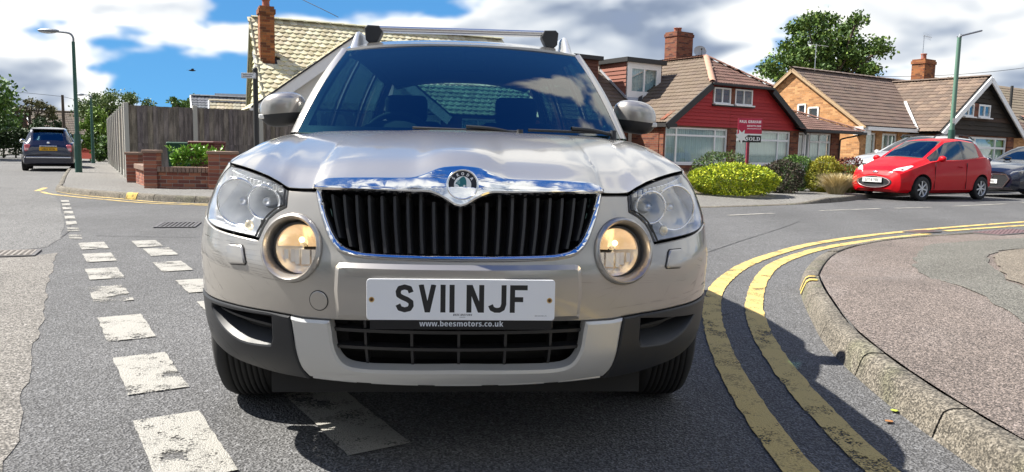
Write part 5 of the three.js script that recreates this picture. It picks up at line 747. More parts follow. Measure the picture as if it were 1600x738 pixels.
// ---- yellow brick house with the dark front gable
{
  const H = thing('brick_gable_house', 'yellow brick house with brown tiled roof and dark tile hung front gable', 'house', null, [19.63, -0.286, -34.83], 30 * RAD); H.scale.setScalar(1.286);
  const ev = 2.18, rv = 4.56, rw = -3.15, ew = 0.28, sl = (rv - ev) / (ew - rw), Ls = Math.hypot(rv - ev, ew - rw), b = V3(0, rv - ev, rw - ew).normalize(), U1 = 15;
  const mats = tileMats(0.125, 0.088, 0.07, 6, 41), pal = tileMats(0.15, 0.104, 0.076, 6, 43);
  roofPlane(H, V3(-0.15, ev, ew), V3(1, 0, 0), b, [[0, 0], [U1, 0], [U1, Ls], [0, Ls]], 0.30, 0.27, mats, { seed: 21 });
  part('rear_roof', poly3([V3(-0.15, rv, rw), V3(U1, rv, rw), V3(U1, ev, 2 * rw), V3(-0.15, ev, 2 * rw)], V3(1, 0, 0), V3(0, -0.6, -0.8)), mats[0], H);
  ridgeTiles(H, V3(-0.15, rv + 0.05, rw), V3(U1, rv + 0.05, rw), 0.11, mat(0.16, 0.12, 0.10, 0.9));
  // gable end facing left (plane x = 0)
  const ge = extrude([[-0.0, 0], [6.3, 0], [6.3, 2.15], [3.15, rv - 0.12], [0, 2.15]], 0.22, 0, [hole(2.45, 2.85, 2.55, 3.12), hole(1.85, 2.35, 2.42, 2.98)]); ge.rotateY(Math.PI / 2); part('brick_gable', uvBox(ge), M.brickYellow, H);
  for (const [a, c, d, e] of [[2.45, 2.85, 2.55, 3.12], [1.85, 2.35, 2.42, 2.98]]) { const g = new THREE.Group(); g.name = 'gable_window'; H.add(g); part('frame', merge([span(-0.03, 0.06, d, e, -a - 0.06, -a), span(-0.03, 0.06, d, e, -c, -c + 0.06), span(-0.03, 0.06, d, d + 0.06, -c, -a), span(-0.03, 0.06, e - 0.06, e, -c, -a)]), M.upvc, g); part('pane', span(0.02, 0.024, d, e, -c, -a), M.winGlass, g); part('room_wall', span(0.5, 0.52, d - 0.3, e + 0.3, -c - 0.3, -a + 0.3), M.room, g); }
  for (const s of [0, 1]) part('bargeboard', bar(V3(-0.12, ev - 0.08, s ? 2 * rw : ew - 0.02), V3(-0.12, rv - 0.05, rw), 0.04, 0.14), mat(0.42, 0.30, 0.18, 0.8), H);
  wall(H, 'front_wall', [[0.22, 0], [U1, 0], [U1, 2.16], [0.22, 2.16]], [hole(0.5, 1.2, 0.2, 1.95), hole(1.6, 2.7, 0.9, 1.95), hole(3.0, 3.9, 0.2, 1.95), hole(4.1, 4.9, 0.9, 1.95)], -0.05, M.brickYellow);
  for (const [a, c, d] of [[0.5, 1.2, 0.2], [1.6, 2.7, 0.9], [3.0, 3.9, 0.2], [4.1, 4.9, 0.9]]) win(H, a, c, d, 1.95, -0.05, { x: c - a > 1 ? [0.5] : [], sill: d > 0.5, f: 0.07 });
  part('fascia', span(0.0, 3.6, ev - 0.16, ev - 0.02, ew - 0.04, ew + 0.04), M.upvc, H); part('fascia_return', span(-0.2, 0.35, ev - 0.34, ev - 0.03, ew - 0.45, ew - 0.05), M.upvc, H);
  // front cross gable
  const gx = 7.05, gw = 3.55, ga = 4.42, gev = 2.06, gz = 1.28, gL = Math.hypot(gw, ga - gev), kb = 4.6;
  for (const s of [-1, 1]) {
    const d = V3(-s * gw, ga - gev, 0).normalize(), p = V3(gx + s * gw, gev, gz);
    roofPlane(H, s < 0 ? p : p.clone().add(V3(0, 0, -kb)), V3(0, 0, s), d, [[0, 0], [kb, 0], [kb, gL], [0, gL]], 0.30, 0.27, pal, { seed: 50 + s });
    part('white_bargeboard', bar(V3(gx + s * (gw + 0.02), gev - 0.14, gz + 0.05), V3(gx, ga - 0.10, gz + 0.05), 0.05, 0.22), M.upvc, H);
  }
  part('white_valley', bar(V3(gx - gw - 0.05, gev + 0.10, ew + 0.02), V3(gx - 1.7, 3.42, -1.35), 0.10, 0.06), mat(0.6, 0.6, 0.58, 0.7), H);
  ridgeTiles(H, V3(gx, ga + 0.04, gz), V3(gx, ga + 0.04, gz - kb), 0.11, pal[2]);
  // ragged dark boards on the gable
  const R = rng(8), dk = [mat(0.030, 0.024, 0.020, 0.9), mat(0.038, 0.030, 0.024, 0.9), mat(0.060, 0.035, 0.025, 0.9)]; for (let i = 0; i < 12; i++) { const v0 = 2.02 + i * 0.19, v1 = v0 + 0.22, lim = (v) => (ga - 0.12 - v) / ((ga - gev) / gw); if (lim(v0) < 0.15) break; const segs = [], l0 = lim(v0), l1 = Math.max(0.03, lim(Math.min(v1, ga - 0.15))), n = 26, y1 = Math.min(v1, ga - 0.15), lo = [], li = [], up = []; for (let k = 0; k <= n; k++) { const t = k / n * 2 - 1, j = 0.045 * (vnoise(k * 0.55, i * 3.3) - 0.5); li.push(V3(gx + l0 * t, v0 + j, gz - 0.25)); lo.push(V3(gx + l0 * t, v0 + j, gz - 0.20)); up.push(V3(gx + l1 * t, y1, gz - 0.245)); } part('waney_board', loft([li, lo, up], 0.3), dk[i === 3 ? 2 : i % 2], H); }
  wall(H, 'gable_backing', [[gx - gw + 0.25, 2.0], [gx + gw - 0.25, 2.0], [gx, ga - 0.2]], [], gz - 0.26, M.black, 0.1);
  win(H, 5.30, 6.16, 2.74, 3.28, gz - 0.06, { x: [0.5], net: false, f: 0.07, rm: 0.02 }); win(H, 6.55, 7.55, 2.74, 3.28, gz - 0.06, { x: [0.5], net: false, f: 0.07, rm: 0.02 }); part('window_pier', span(6.16, 6.55, 2.72, 3.3, gz - 0.2, gz - 0.14), M.brickRed, H);
  wall(H, 'gable_ground_wall', [[gx - gw + 0.3, 0], [gx + gw - 0.3, 0], [gx + gw - 0.3, 2.02], [gx - gw + 0.3, 2.02]], [hole(3.95, 5.55, 0.95, 1.95), hole(6.25, 9.7, 0.75, 1.95)], gz - 0.3, M.brickRed);
  win(H, 3.95, 5.55, 0.95, 1.95, gz - 0.3, { x: [0.33, 0.66], f: 0.08, net: false }); win(H, 6.25, 9.7, 0.75, 1.95, gz - 0.3, { x: [0.2, 0.72], y: [0.62, 0.62, 0.62], f: 0.09 });
  const ch = chimney(H, 9.1, -2.7, 3.4, 5.62, 0.95, 0.62, M.brickChim, [[-0.05, 0, 0.13, 0.28]]);
  const ae = part('tv_aerial', merge([cyl(V3(8.95, 5.6, -2.7), V3(8.95, 6.75, -2.7), 0.018), cyl(V3(8.85, 6.72, -2.7), V3(10.0, 6.76, -2.9), 0.012), ...[0, 1, 2, 3, 4, 5, 6].map((i) => cyl(V3(8.95 + i * 0.15, 6.60, -2.72 - i * 0.025), V3(8.95 + i * 0.15, 6.88, -2.72 - i * 0.025), 0.007, 0.007, 6))]), M.satin, H);
  part('ridge_aerial', merge([cyl(V3(1.4, 4.5, rw), V3(1.4, 5.7, rw), 0.015), cyl(V3(0.9, 5.65, rw), V3(2.4, 5.70, rw - 0.1), 0.01)]), M.satin, H);
  part('soil_pipe', cyl(V3(11.0, 3.0, 0.4), V3(11.0, 4.35, 0.4), 0.06), M.black, H);
}
// ---- white rendered house at the right edge
{
  const H = thing('white_house', 'white rendered house with brown tiled roof at the right picture edge', 'house', null, [38.7, -0.6, -50.2], 30 * RAD); H.scale.setScalar(1.6);
  const ev = 2.0, rv = 4.75, rw = -3.3, ew = 0.9, b = V3(0, rv - ev, rw - ew).normalize(), Ls = Math.hypot(rv - ev, rw - ew), mats = tileMats(0.17, 0.135, 0.095, 5, 61);
  roofPlane(H, V3(-0.9, ev, ew), V3(1, 0, 0), b, [[0, 0], [12, 0], [12, Ls], [0, Ls]], 0.33, 0.3, mats, { seed: 61 });
  const ge = extrude([[-0.5, 0], [7, 0], [7, 2], [3.3, rv - 0.12], [-0.5, 2.15]], 0.2); ge.rotateY(Math.PI / 2); ge.translate(-0.6, 0, 0); part('gable_wall', ge, M.render, H);
  part('front_wall', span(-0.6, 11, 0, 2.1, 0.3, 0.5), M.render, H); part('bargeboard', bar(V3(-0.93, ev - 0.02, ew), V3(-0.93, rv, rw), 0.05, 0.14), M.black, H); part('rear_roof', poly3([V3(-0.9, rv, rw), V3(11, rv, rw), V3(11, ev, 2 * rw - ew), V3(-0.9, ev, 2 * rw - ew)], V3(1, 0, 0), V3(0, -0.6, -0.8)), mats[0], H);
  const low = tileMats(0.28, 0.14, 0.10, 4, 66); roofPlane(H, V3(-1.9, 1.9, 2.6), V3(1, 0, 0), V3(0, 0.5, -0.87).normalize(), [[0, 0], [6, 0], [6, 2.0], [0.6, 2.0]], 0.3, 0.27, low, { seed: 67 }); part('porch_wall', span(-1.6, 4, 0, 1.9, 0.9, 2.2), M.brickRed, H);
}
// ---- roofs seen over the fence, and the far house at the end of the side road
function backHouse(name, label, pos, turn, L, wid, ev, rv, tiles, gableMat, extra) {
  const H = thing(name, label, 'house', null, pos, turn), s = (rv - ev) / (wid / 2), Ls = Math.hypot(wid / 2, rv - ev);
  roofPlane(H, V3(-L / 2, ev, wid / 2), V3(1, 0, 0), V3(0, rv - ev, -wid / 2).normalize(), [[0, 0], [L, 0], [L, Ls], [0, Ls]], 0.32, 0.3, tiles, { seed: L * 7 });
  part('rear_roof', poly3([V3(-L / 2, rv, 0), V3(L / 2, rv, 0), V3(L / 2, ev, -wid / 2), V3(-L / 2, ev, -wid / 2)], V3(1, 0, 0), V3(0, -0.7, -0.7)), tiles[0], H);
  ridgeTiles(H, V3(-L / 2, rv + 0.04, 0), V3(L / 2, rv + 0.04, 0), 0.11, tiles[1]);
  for (const e of [-1, 1]) { const g = extrude([[-wid / 2 + 0.2, 0], [wid / 2 - 0.2, 0], [wid / 2 - 0.2, ev], [0, rv - 0.1], [-wid / 2 + 0.2, ev]], 0.2); g.rotateY(Math.PI / 2); g.translate(e * (L / 2 - 0.2) - (e > 0 ? 0.1 : 0.0), 0, 0); part('gable_wall', uvBox(g), gableMat, H); part('bargeboard', bar(V3(e * L / 2, ev, wid / 2), V3(e * L / 2, rv - 0.02, 0), 0.05, 0.14), M.upvc, H); }
  part('front_wall', span(-L / 2 + 0.2, L / 2 - 0.2, 0, ev, wid / 2 - 0.5, wid / 2 - 0.3), gableMat, H); if (extra) extra(H); return H;
}
backHouse('slate_roof_house', 'house with dark grey slate roof showing over the fence', [-10.3, 0, -36], 0.35, 5.0, 5.2, 2.0, 3.22, tileMats(0.085, 0.095, 0.115, 5, 71), M.render);
backHouse('tan_roof_house', 'low building with brown tiled roof showing just over the fence', [-8.2, 0, -32], 0.30, 5.0, 3.4, 1.9, 2.80, tileMats(0.30, 0.27, 0.19, 5, 73), M.render);
backHouse('flat_dormer_house', 'house with pale dormer and red brick chimney behind the street name sign', [-11.2, 0, -43], 0.1, 7, 6, 2.2, 3.3, tileMats(0.16, 0.15, 0.14, 4, 75), M.brickRed, (H) => { part('dormer', merge([span(-2.2, 0.2, 2.6, 3.65, 0.2, 1.8), span(-2.3, 0.3, 3.65, 3.75, 0.1, 1.95)]), mat(0.5, 0.53, 0.57, 0.7), H); const g = new THREE.Group(); g.name = 'dormer_window'; H.add(g); for (const x of [-1.9, -1.1, -0.4]) part('pane', span(x, x + 0.5, 2.95, 3.5, 1.8, 1.81), mat(0.2, 0.25, 0.3, 0.1), g); chimney(H, -0.6 , 0.3, 3.0, 4.8, 0.45, 0.45, M.brickRed, [[0, 0, 0.12, 0.3]]); });
backHouse('far_house', 'distant brown roofed house among trees at the end of the side road', [-32.8, 0, -66], 0.6, 7, 6.5, 1.6, 3.5, tileMats(0.11, 0.085, 0.065, 4, 77), M.brickRed, (H) => chimney(H, 2.2, 0, 3.0, 4.6, 0.6, 0.5, M.brickRed, [[0, 0, 0.12, 0.3]]));

// ---- close-boarded fence round the corner garden
{
  const F = thing('board_fence', 'weathered close boarded timber fence with concrete posts at the corner garden', 'fence');
  const R = rng(15), wood = [0, 1, 2, 3, 4, 5].map((i) => mat(0.37 + 0.03 * (i % 3), 0.325 + 0.028 * (i % 3), 0.305 + 0.02 * (i % 2), 0.9, { map: M.woodMap ||= tex(256, (u, v, i, j) => { const n = fbm(u * 24, v * 3, 4, 4, 24); const c = 0.66 + 0.5 * (n - 0.5) + 0.12 * (hash3(i, j >> 3, 2) - 0.5); return [c, c * 0.99, c * 0.98]; }, true) }));
  const conc = mat(0.40, 0.39, 0.35, 0.9), gravel = mat(0.50, 0.49, 0.46, 0.9);
  const board = (p, d, n, w, h, y0, m) => { const t0 = 0.012, t1 = 0.004; const q = extrude([[0, -t0 - 0.008], [w * 1.12, -t1], [w * 1.12, 0], [0, 0]], h, 0); q.rotateX(-Math.PI / 2); q.applyMatrix4(new THREE.Matrix4().makeBasis(d, V3(0, 1, 0), n).setPosition(p.x, y0, p.z)); part('board', uvBox(q), m, F); };
  const run = (A, B, n, mats, top, topB, posts, wdt) => { const d = B.clone().sub(A), L = d.length(); d.normalize(); const k = Math.round(L / wdt); for (let i = 0; i < k; i++) { const s = L * i / k, y0 = 0.28, h = lerp(top, topB, s / L) - y0 + (R() - 0.5) * 0.015; board(A.clone().addScaledVector(d, s), d, n, L / k, h, y0, mats[Math.floor(R() * mats.length)]); } for (const s of posts) { const p = A.clone().addScaledVector(d, s), hp = lerp(top, topB, s / L) + 0.06; const g = box(0, hp / 2, 0.0, 0.11, hp, 0.13, 0.012); g.applyMatrix4(new THREE.Matrix4().makeBasis(d, V3(0, 1, 0), n).setPosition(p.x, 0, p.z)); part('concrete_post', g, conc, F); } const gr = box(L / 2, 0.18, -0.01, L, 0.20, 0.04); gr.applyMatrix4(new THREE.Matrix4().makeBasis(d, V3(0, 1, 0), n).setPosition(A.x, 0, A.z)); part('gravel_board', gr, gravel, F); const rl = [0.5, 1.1, 1.7].map((y) => box(L / 2, y, -0.04, L, 0.07, 0.05)); for (const r of rl) { r.applyMatrix4(new THREE.Matrix4().makeBasis(d, V3(0, 1, 0), n).setPosition(A.x, 0, A.z)); part('rail', r, wood[0], F); } };
  const c0 = V3(-8.42, 0, -18.0), u = V3(Math.cos(27 * RAD), 0, -Math.sin(27 * RAD)), n1 = V3(Math.sin(27 * RAD), 0, Math.cos(27 * RAD));
  run(c0, c0.clone().addScaledVector(u, 6.4), n1, wood, 1.95, 1.93, [0.0, 1.62, 3.3, 4.9], 0.122);
  const e = V3(-15.2, 0, -32.4), d2 = e.clone().sub(c0).normalize(); run(e, c0, V3(d2.z, 0, -d2.x), wood, 1.95, 1.95, [0.3, 1.9, 3.8, 5.7, 7.6, 9.5, 11.4, 13.3, 15.2], 0.22);
}
// ---- brick garden wall in front of it, brick by brick
{
  const W = thing('garden_wall', 'low red brick garden wall with piers in front of the board fence', 'wall'); const R = rng(33);
  const bm = [[0.26, 0.085, 0.05], [0.30, 0.11, 0.065], [0.21, 0.07, 0.048], [0.33, 0.135, 0.08], [0.17, 0.06, 0.045]].map((c) => mat(...c, 0.9)), mort = mat(0.34, 0.31, 0.27, 0.95), cop = [mat(0.24, 0.16, 0.12, 0.9), mat(0.20, 0.135, 0.105, 0.9)];
  const bg = box(0, 0, 0, 0.215, 0.065, 0.104, 0.006), bh = box(0, 0, 0, 0.104, 0.065, 0.104, 0.006), put = (g, x, y, z, turn, m, name) => { const q = part(name, g, m, W); q.position.set(x, y, z); q.rotation.y = turn; };
  const runW = (x0, z0, x1, z1, y0, rowsN, pier) => { const L = Math.hypot(x1 - x0, z1 - z0), a = Math.atan2(-(z1 - z0), x1 - x0), dx = (x1 - x0) / L, dz = (z1 - z0) / L, core = box(L / 2, rowsN * 0.0375, 0, L - 0.01, rowsN * 0.075, 0.09); core.rotateY(a); core.translate(x0, y0, z0); part('mortar', core, mort, W); for (let r = 0; r < rowsN; r++) { const off = (r & 1) * 0.1125; for (let s = -off; s < L - 0.02; s += 0.225) { const a0 = Math.max(0, s), a1 = Math.min(L, s + 0.215); if (a1 - a0 < 0.05) continue; const mid = (a0 + a1) / 2, q = part('brick', a1 - a0 > 0.16 ? bg : bh, bm[Math.floor(R() * 5)], W); q.position.set(x0 + dx * mid, y0 + 0.0375 + r * 0.075, z0 + dz * mid); q.rotation.y = a; if (a1 - a0 <= 0.16) q.scale.x = (a1 - a0) / 0.104; else q.scale.x = (a1 - a0) / 0.215; } } };
  const pierW = (x, z, w, y0, rowsN) => { part('mortar', box(x, y0 + rowsN * 0.0375, z, w - 0.012, rowsN * 0.075, w - 0.012), mort, W); for (let r = 0; r < rowsN; r++) { const y = y0 + 0.0375 + r * 0.075; for (const f of [0, 1, 2, 3]) { const odd = (r + f) & 1, nB = Math.round(w / 0.225); for (let i = 0; i < nB * (odd ? 1 : 1); i++) { const len = w / nB - 0.01, s = -w / 2 + (i + 0.5) * w / nB, c = f * Math.PI / 2, q = part('brick', bg, bm[Math.floor(R() * 5)], W); q.scale.x = len / 0.215; q.scale.z = 0.5; q.position.set(x + Math.cos(c) * s + Math.sin(c) * (w / 2 - 0.024), y, z - Math.sin(c) * s + Math.cos(c) * (w / 2 - 0.024)); q.rotation.y = c; } } } part('pier_cap', box(x, y0 + rowsN * 0.075 + 0.03, z, w + 0.05, 0.06, w + 0.05, 0.012), cop[0], W); };
  const y0 = 0.06;
  runW(-6.12, -13.8, -5.0, -13.8, y0, 5); pierW(-6.19, -13.82, 0.26, y0, 10); pierW(-4.80, -13.82, 0.45, y0, 10); pierW(-7.45, -16.05, 0.27, y0, 9); runW(-6.32, -14.05, -7.3, -15.85, y0, 5); runW(-4.57, -13.8, -1.5, -12.9, y0, 5); pierW(-1.3, -12.85, 0.45, y0, 10);
  // coping of bricks on edge
  const cg = box(0, 0, 0, 0.068, 0.105, 0.225, 0.008), cope = (x0, z0, x1, z1) => { const L = Math.hypot(x1 - x0, z1 - z0), a = Math.atan2(-(z1 - z0), x1 - x0), k = Math.floor(L / 0.077); for (let i = 0; i < k; i++) { const t = (i + 0.5) / k; put(cg, lerp(x0, x1, t), y0 + 0.375 + 0.055, lerp(z0, z1, t), a, cop[Math.floor(R() * 2)], 'coping_brick'); } };
  cope(-6.06, -13.8, -5.03, -13.8); cope(-6.36, -14.1, -7.25, -15.8); cope(-4.55, -13.78, -1.55, -12.9);
}
// ---------------------------------------------------------------- the other cars: lofted bodies with cut wheel arches
const csg = new Evaluator(); csg.useGroups = true; csg.attributes = ['position', 'normal'];
// stations run from nose (z = +L/2) to tail; each: z, yb, w, belt, gw (glass base half width), top, tw (top half width), kind of the top panel behind it
function carBody(root, st, o) {
  const ring = (s) => [[0, s.yb], [s.w * 0.86, s.yb], [s.w * 0.97, s.yb + 0.07], [s.w, lerp(s.yb, s.belt, 0.42)], [s.w * 0.985, lerp(s.yb, s.belt, 0.78)], [lerp(s.w, s.gw, 0.45), s.belt], [s.gw, s.belt + 0.015], [lerp(s.gw, s.tw, 0.55) + 0.012, lerp(s.belt, s.top, 0.5)], [s.tw, s.top - (s.top - s.belt) * 0.10 - 0.012], [s.tw * 0.86, s.top - 0.022], [s.tw * 0.45, s.top - 0.005], [0, s.top]];
  const sub = []; for (let i = 0; i < st.length - 1; i++) { const a = st[i], b = st[i + 1], p = st[Math.max(0, i - 1)], q = st[Math.min(st.length - 1, i + 2)], n = a.n || 4; for (let k = 0; k < n; k++) { const t = k / n, s = { kind: a.kind, side: a.side }; for (const key of ['z', 'yb', 'w', 'belt', 'gw', 'top', 'tw']) { const lin = lerp(a[key], b[key], t), m0 = (b[key] - p[key]) / 2, m1 = (q[key] - a[key]) / 2, t2 = t * t, t3 = t2 * t, cu = (2 * t3 - 3 * t2 + 1) * a[key] + (t3 - 2 * t2 + t) * m0 + (-2 * t3 + 3 * t2) * b[key] + (t3 - t2) * m1; s[key] = key === 'z' ? lin : lerp(lin, cu, a.soft ?? 0.6); } sub.push(s); } } sub.push({ ...st[st.length - 1] });
  const buckets = { body: [], windscreen: [], rear_window: [], side_window: [], pillar: [] };
  const rows = sub.map((s) => { const r = ring(s); return [...r.map(([x, y]) => V3(x, y, s.z)), ...r.slice(1, -1).reverse().map(([x, y]) => V3(-x, y, s.z))]; }), N = rows[0].length, T = 12;
  const half = (j) => j < 11 ? j : (2 * T - 3) - j;   // panel index on the half ring
  const quad = (L, a, b, c, d) => L.push(a, b, c, a, c, d);
  for (let i = 0; i < rows.length - 1; i++) for (let j = 0; j < N; j++) { const h = half(j), k = sub[i].kind, sd = sub[i].side; let key = 'body'; if (h >= 6 && h <= 7 && sd) key = sd === 'glass' ? 'side_window' : 'pillar'; if (h >= 8 && k === 'wind') key = h === 8 ? 'body' : 'windscreen'; if (h >= 9 && k === 'rear') key = 'rear_window'; quad(buckets[key], rows[i][j], rows[i + 1][j], rows[i + 1][(j + 1) % N], rows[i][(j + 1) % N]); }
  for (const e of [0, rows.length - 1]) { const r = rows[e], c = r.reduce((q, v) => q.add(v), V3(0, 0, 0)).multiplyScalar(1 / N); for (let j = 0; j < N; j++) e ? buckets.body.push(r[j], c, r[(j + 1) % N]) : buckets.body.push(c, r[j], r[(j + 1) % N]); }
  const order = ['body', 'windscreen', 'rear_window', 'side_window', 'pillar'], pos = [], groups = []; for (const k of order) { groups.push([pos.length / 3, buckets[k].length]); for (const v of buckets[k]) pos.push(v.x, v.y, v.z); }
  let g = new THREE.BufferGeometry(); g.setAttribute('position', new THREE.Float32BufferAttribute(pos, 3)); g.computeVertexNormals();
  const sm = toCreasedNormals(g, 0.55); groups.forEach(([a, n], i) => sm.addGroup(a, n, i)); const ms = [o.paint, o.glass.clone(), o.glass.clone(), o.glass.clone(), M.gloss, M.dark];
  for (const k of Object.keys(sm.attributes)) if (!['position', 'normal'].includes(k)) sm.deleteAttribute(k);
  let brush = new Brush(sm, ms.slice(0, 5)); brush.updateMatrixWorld();
  const cutG = new THREE.CylinderGeometry(o.arch, o.arch, 0.5, 28).rotateZ(Math.PI / 2); for (const k of Object.keys(cutG.attributes)) if (!['position', 'normal'].includes(k)) cutG.deleteAttribute(k); cutG.clearGroups();
  for (const z of [o.zf, o.zr]) for (const sd of [-1, 1]) { const c = new Brush(cutG, M.dark); c.position.set(sd * (o.hw + 0.02), o.r * 1.02, z); c.updateMatrixWorld(); brush = csg.evaluate(brush, c, SUBTRACTION); brush.updateMatrixWorld(); }
  const G = brush.geometry, mlist = Array.isArray(brush.material) ? brush.material : [brush.material], flat = G.index ? G.toNonIndexed() : G, per = new Map();
  for (const gr of G.groups) { const m = mlist[gr.materialIndex], src = flat.attributes; const p = src.position.array.slice(gr.start * 3, (gr.start + gr.count) * 3), n = src.normal.array.slice(gr.start * 3, (gr.start + gr.count) * 3); const key = gr.materialIndex; if (!per.has(key)) per.set(key, { m, p: [], n: [] }); const q = per.get(key); q.p.push(...p); q.n.push(...n); }
  // loose pieces (left and right panes, pillars) become parts of their own
  const names = new Map([[ms[0], 'body'], [ms[1], 'windscreen'], [ms[2], 'rear_window'], [ms[3], 'side_window'], [ms[4], 'window_pillar'], [M.dark, 'wheel_arch']]);
  for (const q of per.values()) {
    const nT = q.p.length / 9, par = Array.from({ length: nT }, (_, i) => i), find = (i) => { while (par[i] !== i) i = par[i] = par[par[i]]; return i; }, seen = new Map(), nm = names.get(q.m), split = nm !== 'body';
    if (split) for (let t = 0; t < nT; t++) for (let v = 0; v < 3; v++) { const o3 = t * 9 + v * 3, key = Math.round(q.p[o3] * 500) + ',' + Math.round(q.p[o3 + 1] * 500) + ',' + Math.round(q.p[o3 + 2] * 500); if (seen.has(key)) par[find(t)] = find(seen.get(key)); else seen.set(key, t); }
    const comp = new Map(); for (let t = 0; t < nT; t++) { const r = split ? find(t) : 0; if (!comp.has(r)) comp.set(r, []); comp.get(r).push(t); }
    for (const ts of comp.values()) { const pp = [], nn = []; for (const t of ts) { pp.push(...q.p.slice(t * 9, t * 9 + 9)); nn.push(...q.n.slice(t * 9, t * 9 + 9)); } const b = new THREE.BufferGeometry(); b.setAttribute('position', new THREE.Float32BufferAttribute(pp, 3)); b.setAttribute('normal', new THREE.Float32BufferAttribute(nn, 3)); part(nm, norm(b), [1, 2, 3].includes(ms.indexOf(q.m)) ? o.glass : q.m, root); }
  }
  part('floor_pan', span(-o.hw * 0.8, o.hw * 0.8, st[3].yb - 0.02, st[3].yb + 0.05, o.zr - 0.3, o.zf + 0.3), M.dark, root);
  for (const z of [o.zf, o.zr]) for (const sd of [-1, 1]) wheel(root, 'wheel', sd * (o.hw - o.tw / 2 - 0.005), o.r, z, o.r, o.tw, sd, o.spokes || 7, o.rim || M.alloy, o.r * 0.66);
  const inner = merge([norm(new RoundedBoxGeometry(o.hw * 1.3, 0.5, 0.14, 2, 0.05).translate(0, 0.75, 0.0)), norm(new RoundedBoxGeometry(o.hw * 1.4, 0.45, 0.14, 2, 0.05).translate(0, 0.75, -0.85))]); part('seats', inner, M.seat, root);
  const sw = part('steering_wheel', norm(new THREE.TorusGeometry(0.17, 0.015, 8, 24).rotateX(0.4).translate(-0.32, 0.92, 0.55)), M.seat, root);
}
const plateTex = (txt, bg) => canvasTex(512, 110, (x) => { x.fillStyle = bg; x.fillRect(0, 0, 512, 110); x.fillStyle = '#0b0d12'; x.font = 'bold 98px sans-serif'; x.textAlign = 'center'; x.textBaseline = 'middle'; x.scale(0.86, 1); x.fillText(txt, 297, 59); });
function plate(root, txt, bg, x, y, z, tilt, turn = 0) { const g = norm(new THREE.BoxGeometry(0.52, 0.111, 0.008)); const m = mat(1, 1, 1, 0.4, { map: plateTex(txt, bg) }), q = part('number_plate', g, m, root); q.position.set(x, y, z); q.rotation.set(tilt, turn, 0); }
const S = (z, yb, w, belt, gw, top, tw, kind, side, n, soft) => ({ z, yb, w, belt, gw, top, tw, kind, side, n, soft });
const heading = (fx, fz) => Math.atan2(fx, fz);
M.carGlass = phys(0.14, 0.20, 0.21, 0.0, { transmission: 1, thickness: 0, ior: 2.2 });
function doorLines(root, zs, w, y0, y1) { for (const z of zs) for (const sd of [-1, 1]) part('door_gap', span(sd * (w - 0.012), sd * (w + 0.002), y0, y1, z - 0.003, z + 0.003), M.dark, root); }
function mirrors(root, x, y, z, m) { for (const sd of [-1, 1]) { const g = part('door_mirror', merge([norm(new THREE.SphereGeometry(0.1, 18, 12).scale(0.95, 0.72, 0.62).translate(sd * (x + 0.08), y + 0.03, z)), box(sd * (x + 0.0), y - 0.01, z, 0.08, 0.04, 0.05, 0.01)]), m, root); part('mirror_glass', box(sd * (x + 0.08), y + 0.03, z - 0.058, 0.13, 0.09, 0.008, 0.003), M.chrome, g); } }
const skinPatch = (pts, d, bevel = 0.006) => extrude(pts, d, bevel);
const bend = (g, k = 0.30) => { g = norm(g); const p = g.attributes.position; for (let i = 0; i < p.count; i++) p.setZ(i, p.getZ(i) - 0.10 * p.getX(i) ** 2); g.computeVertexNormals(); return g; };
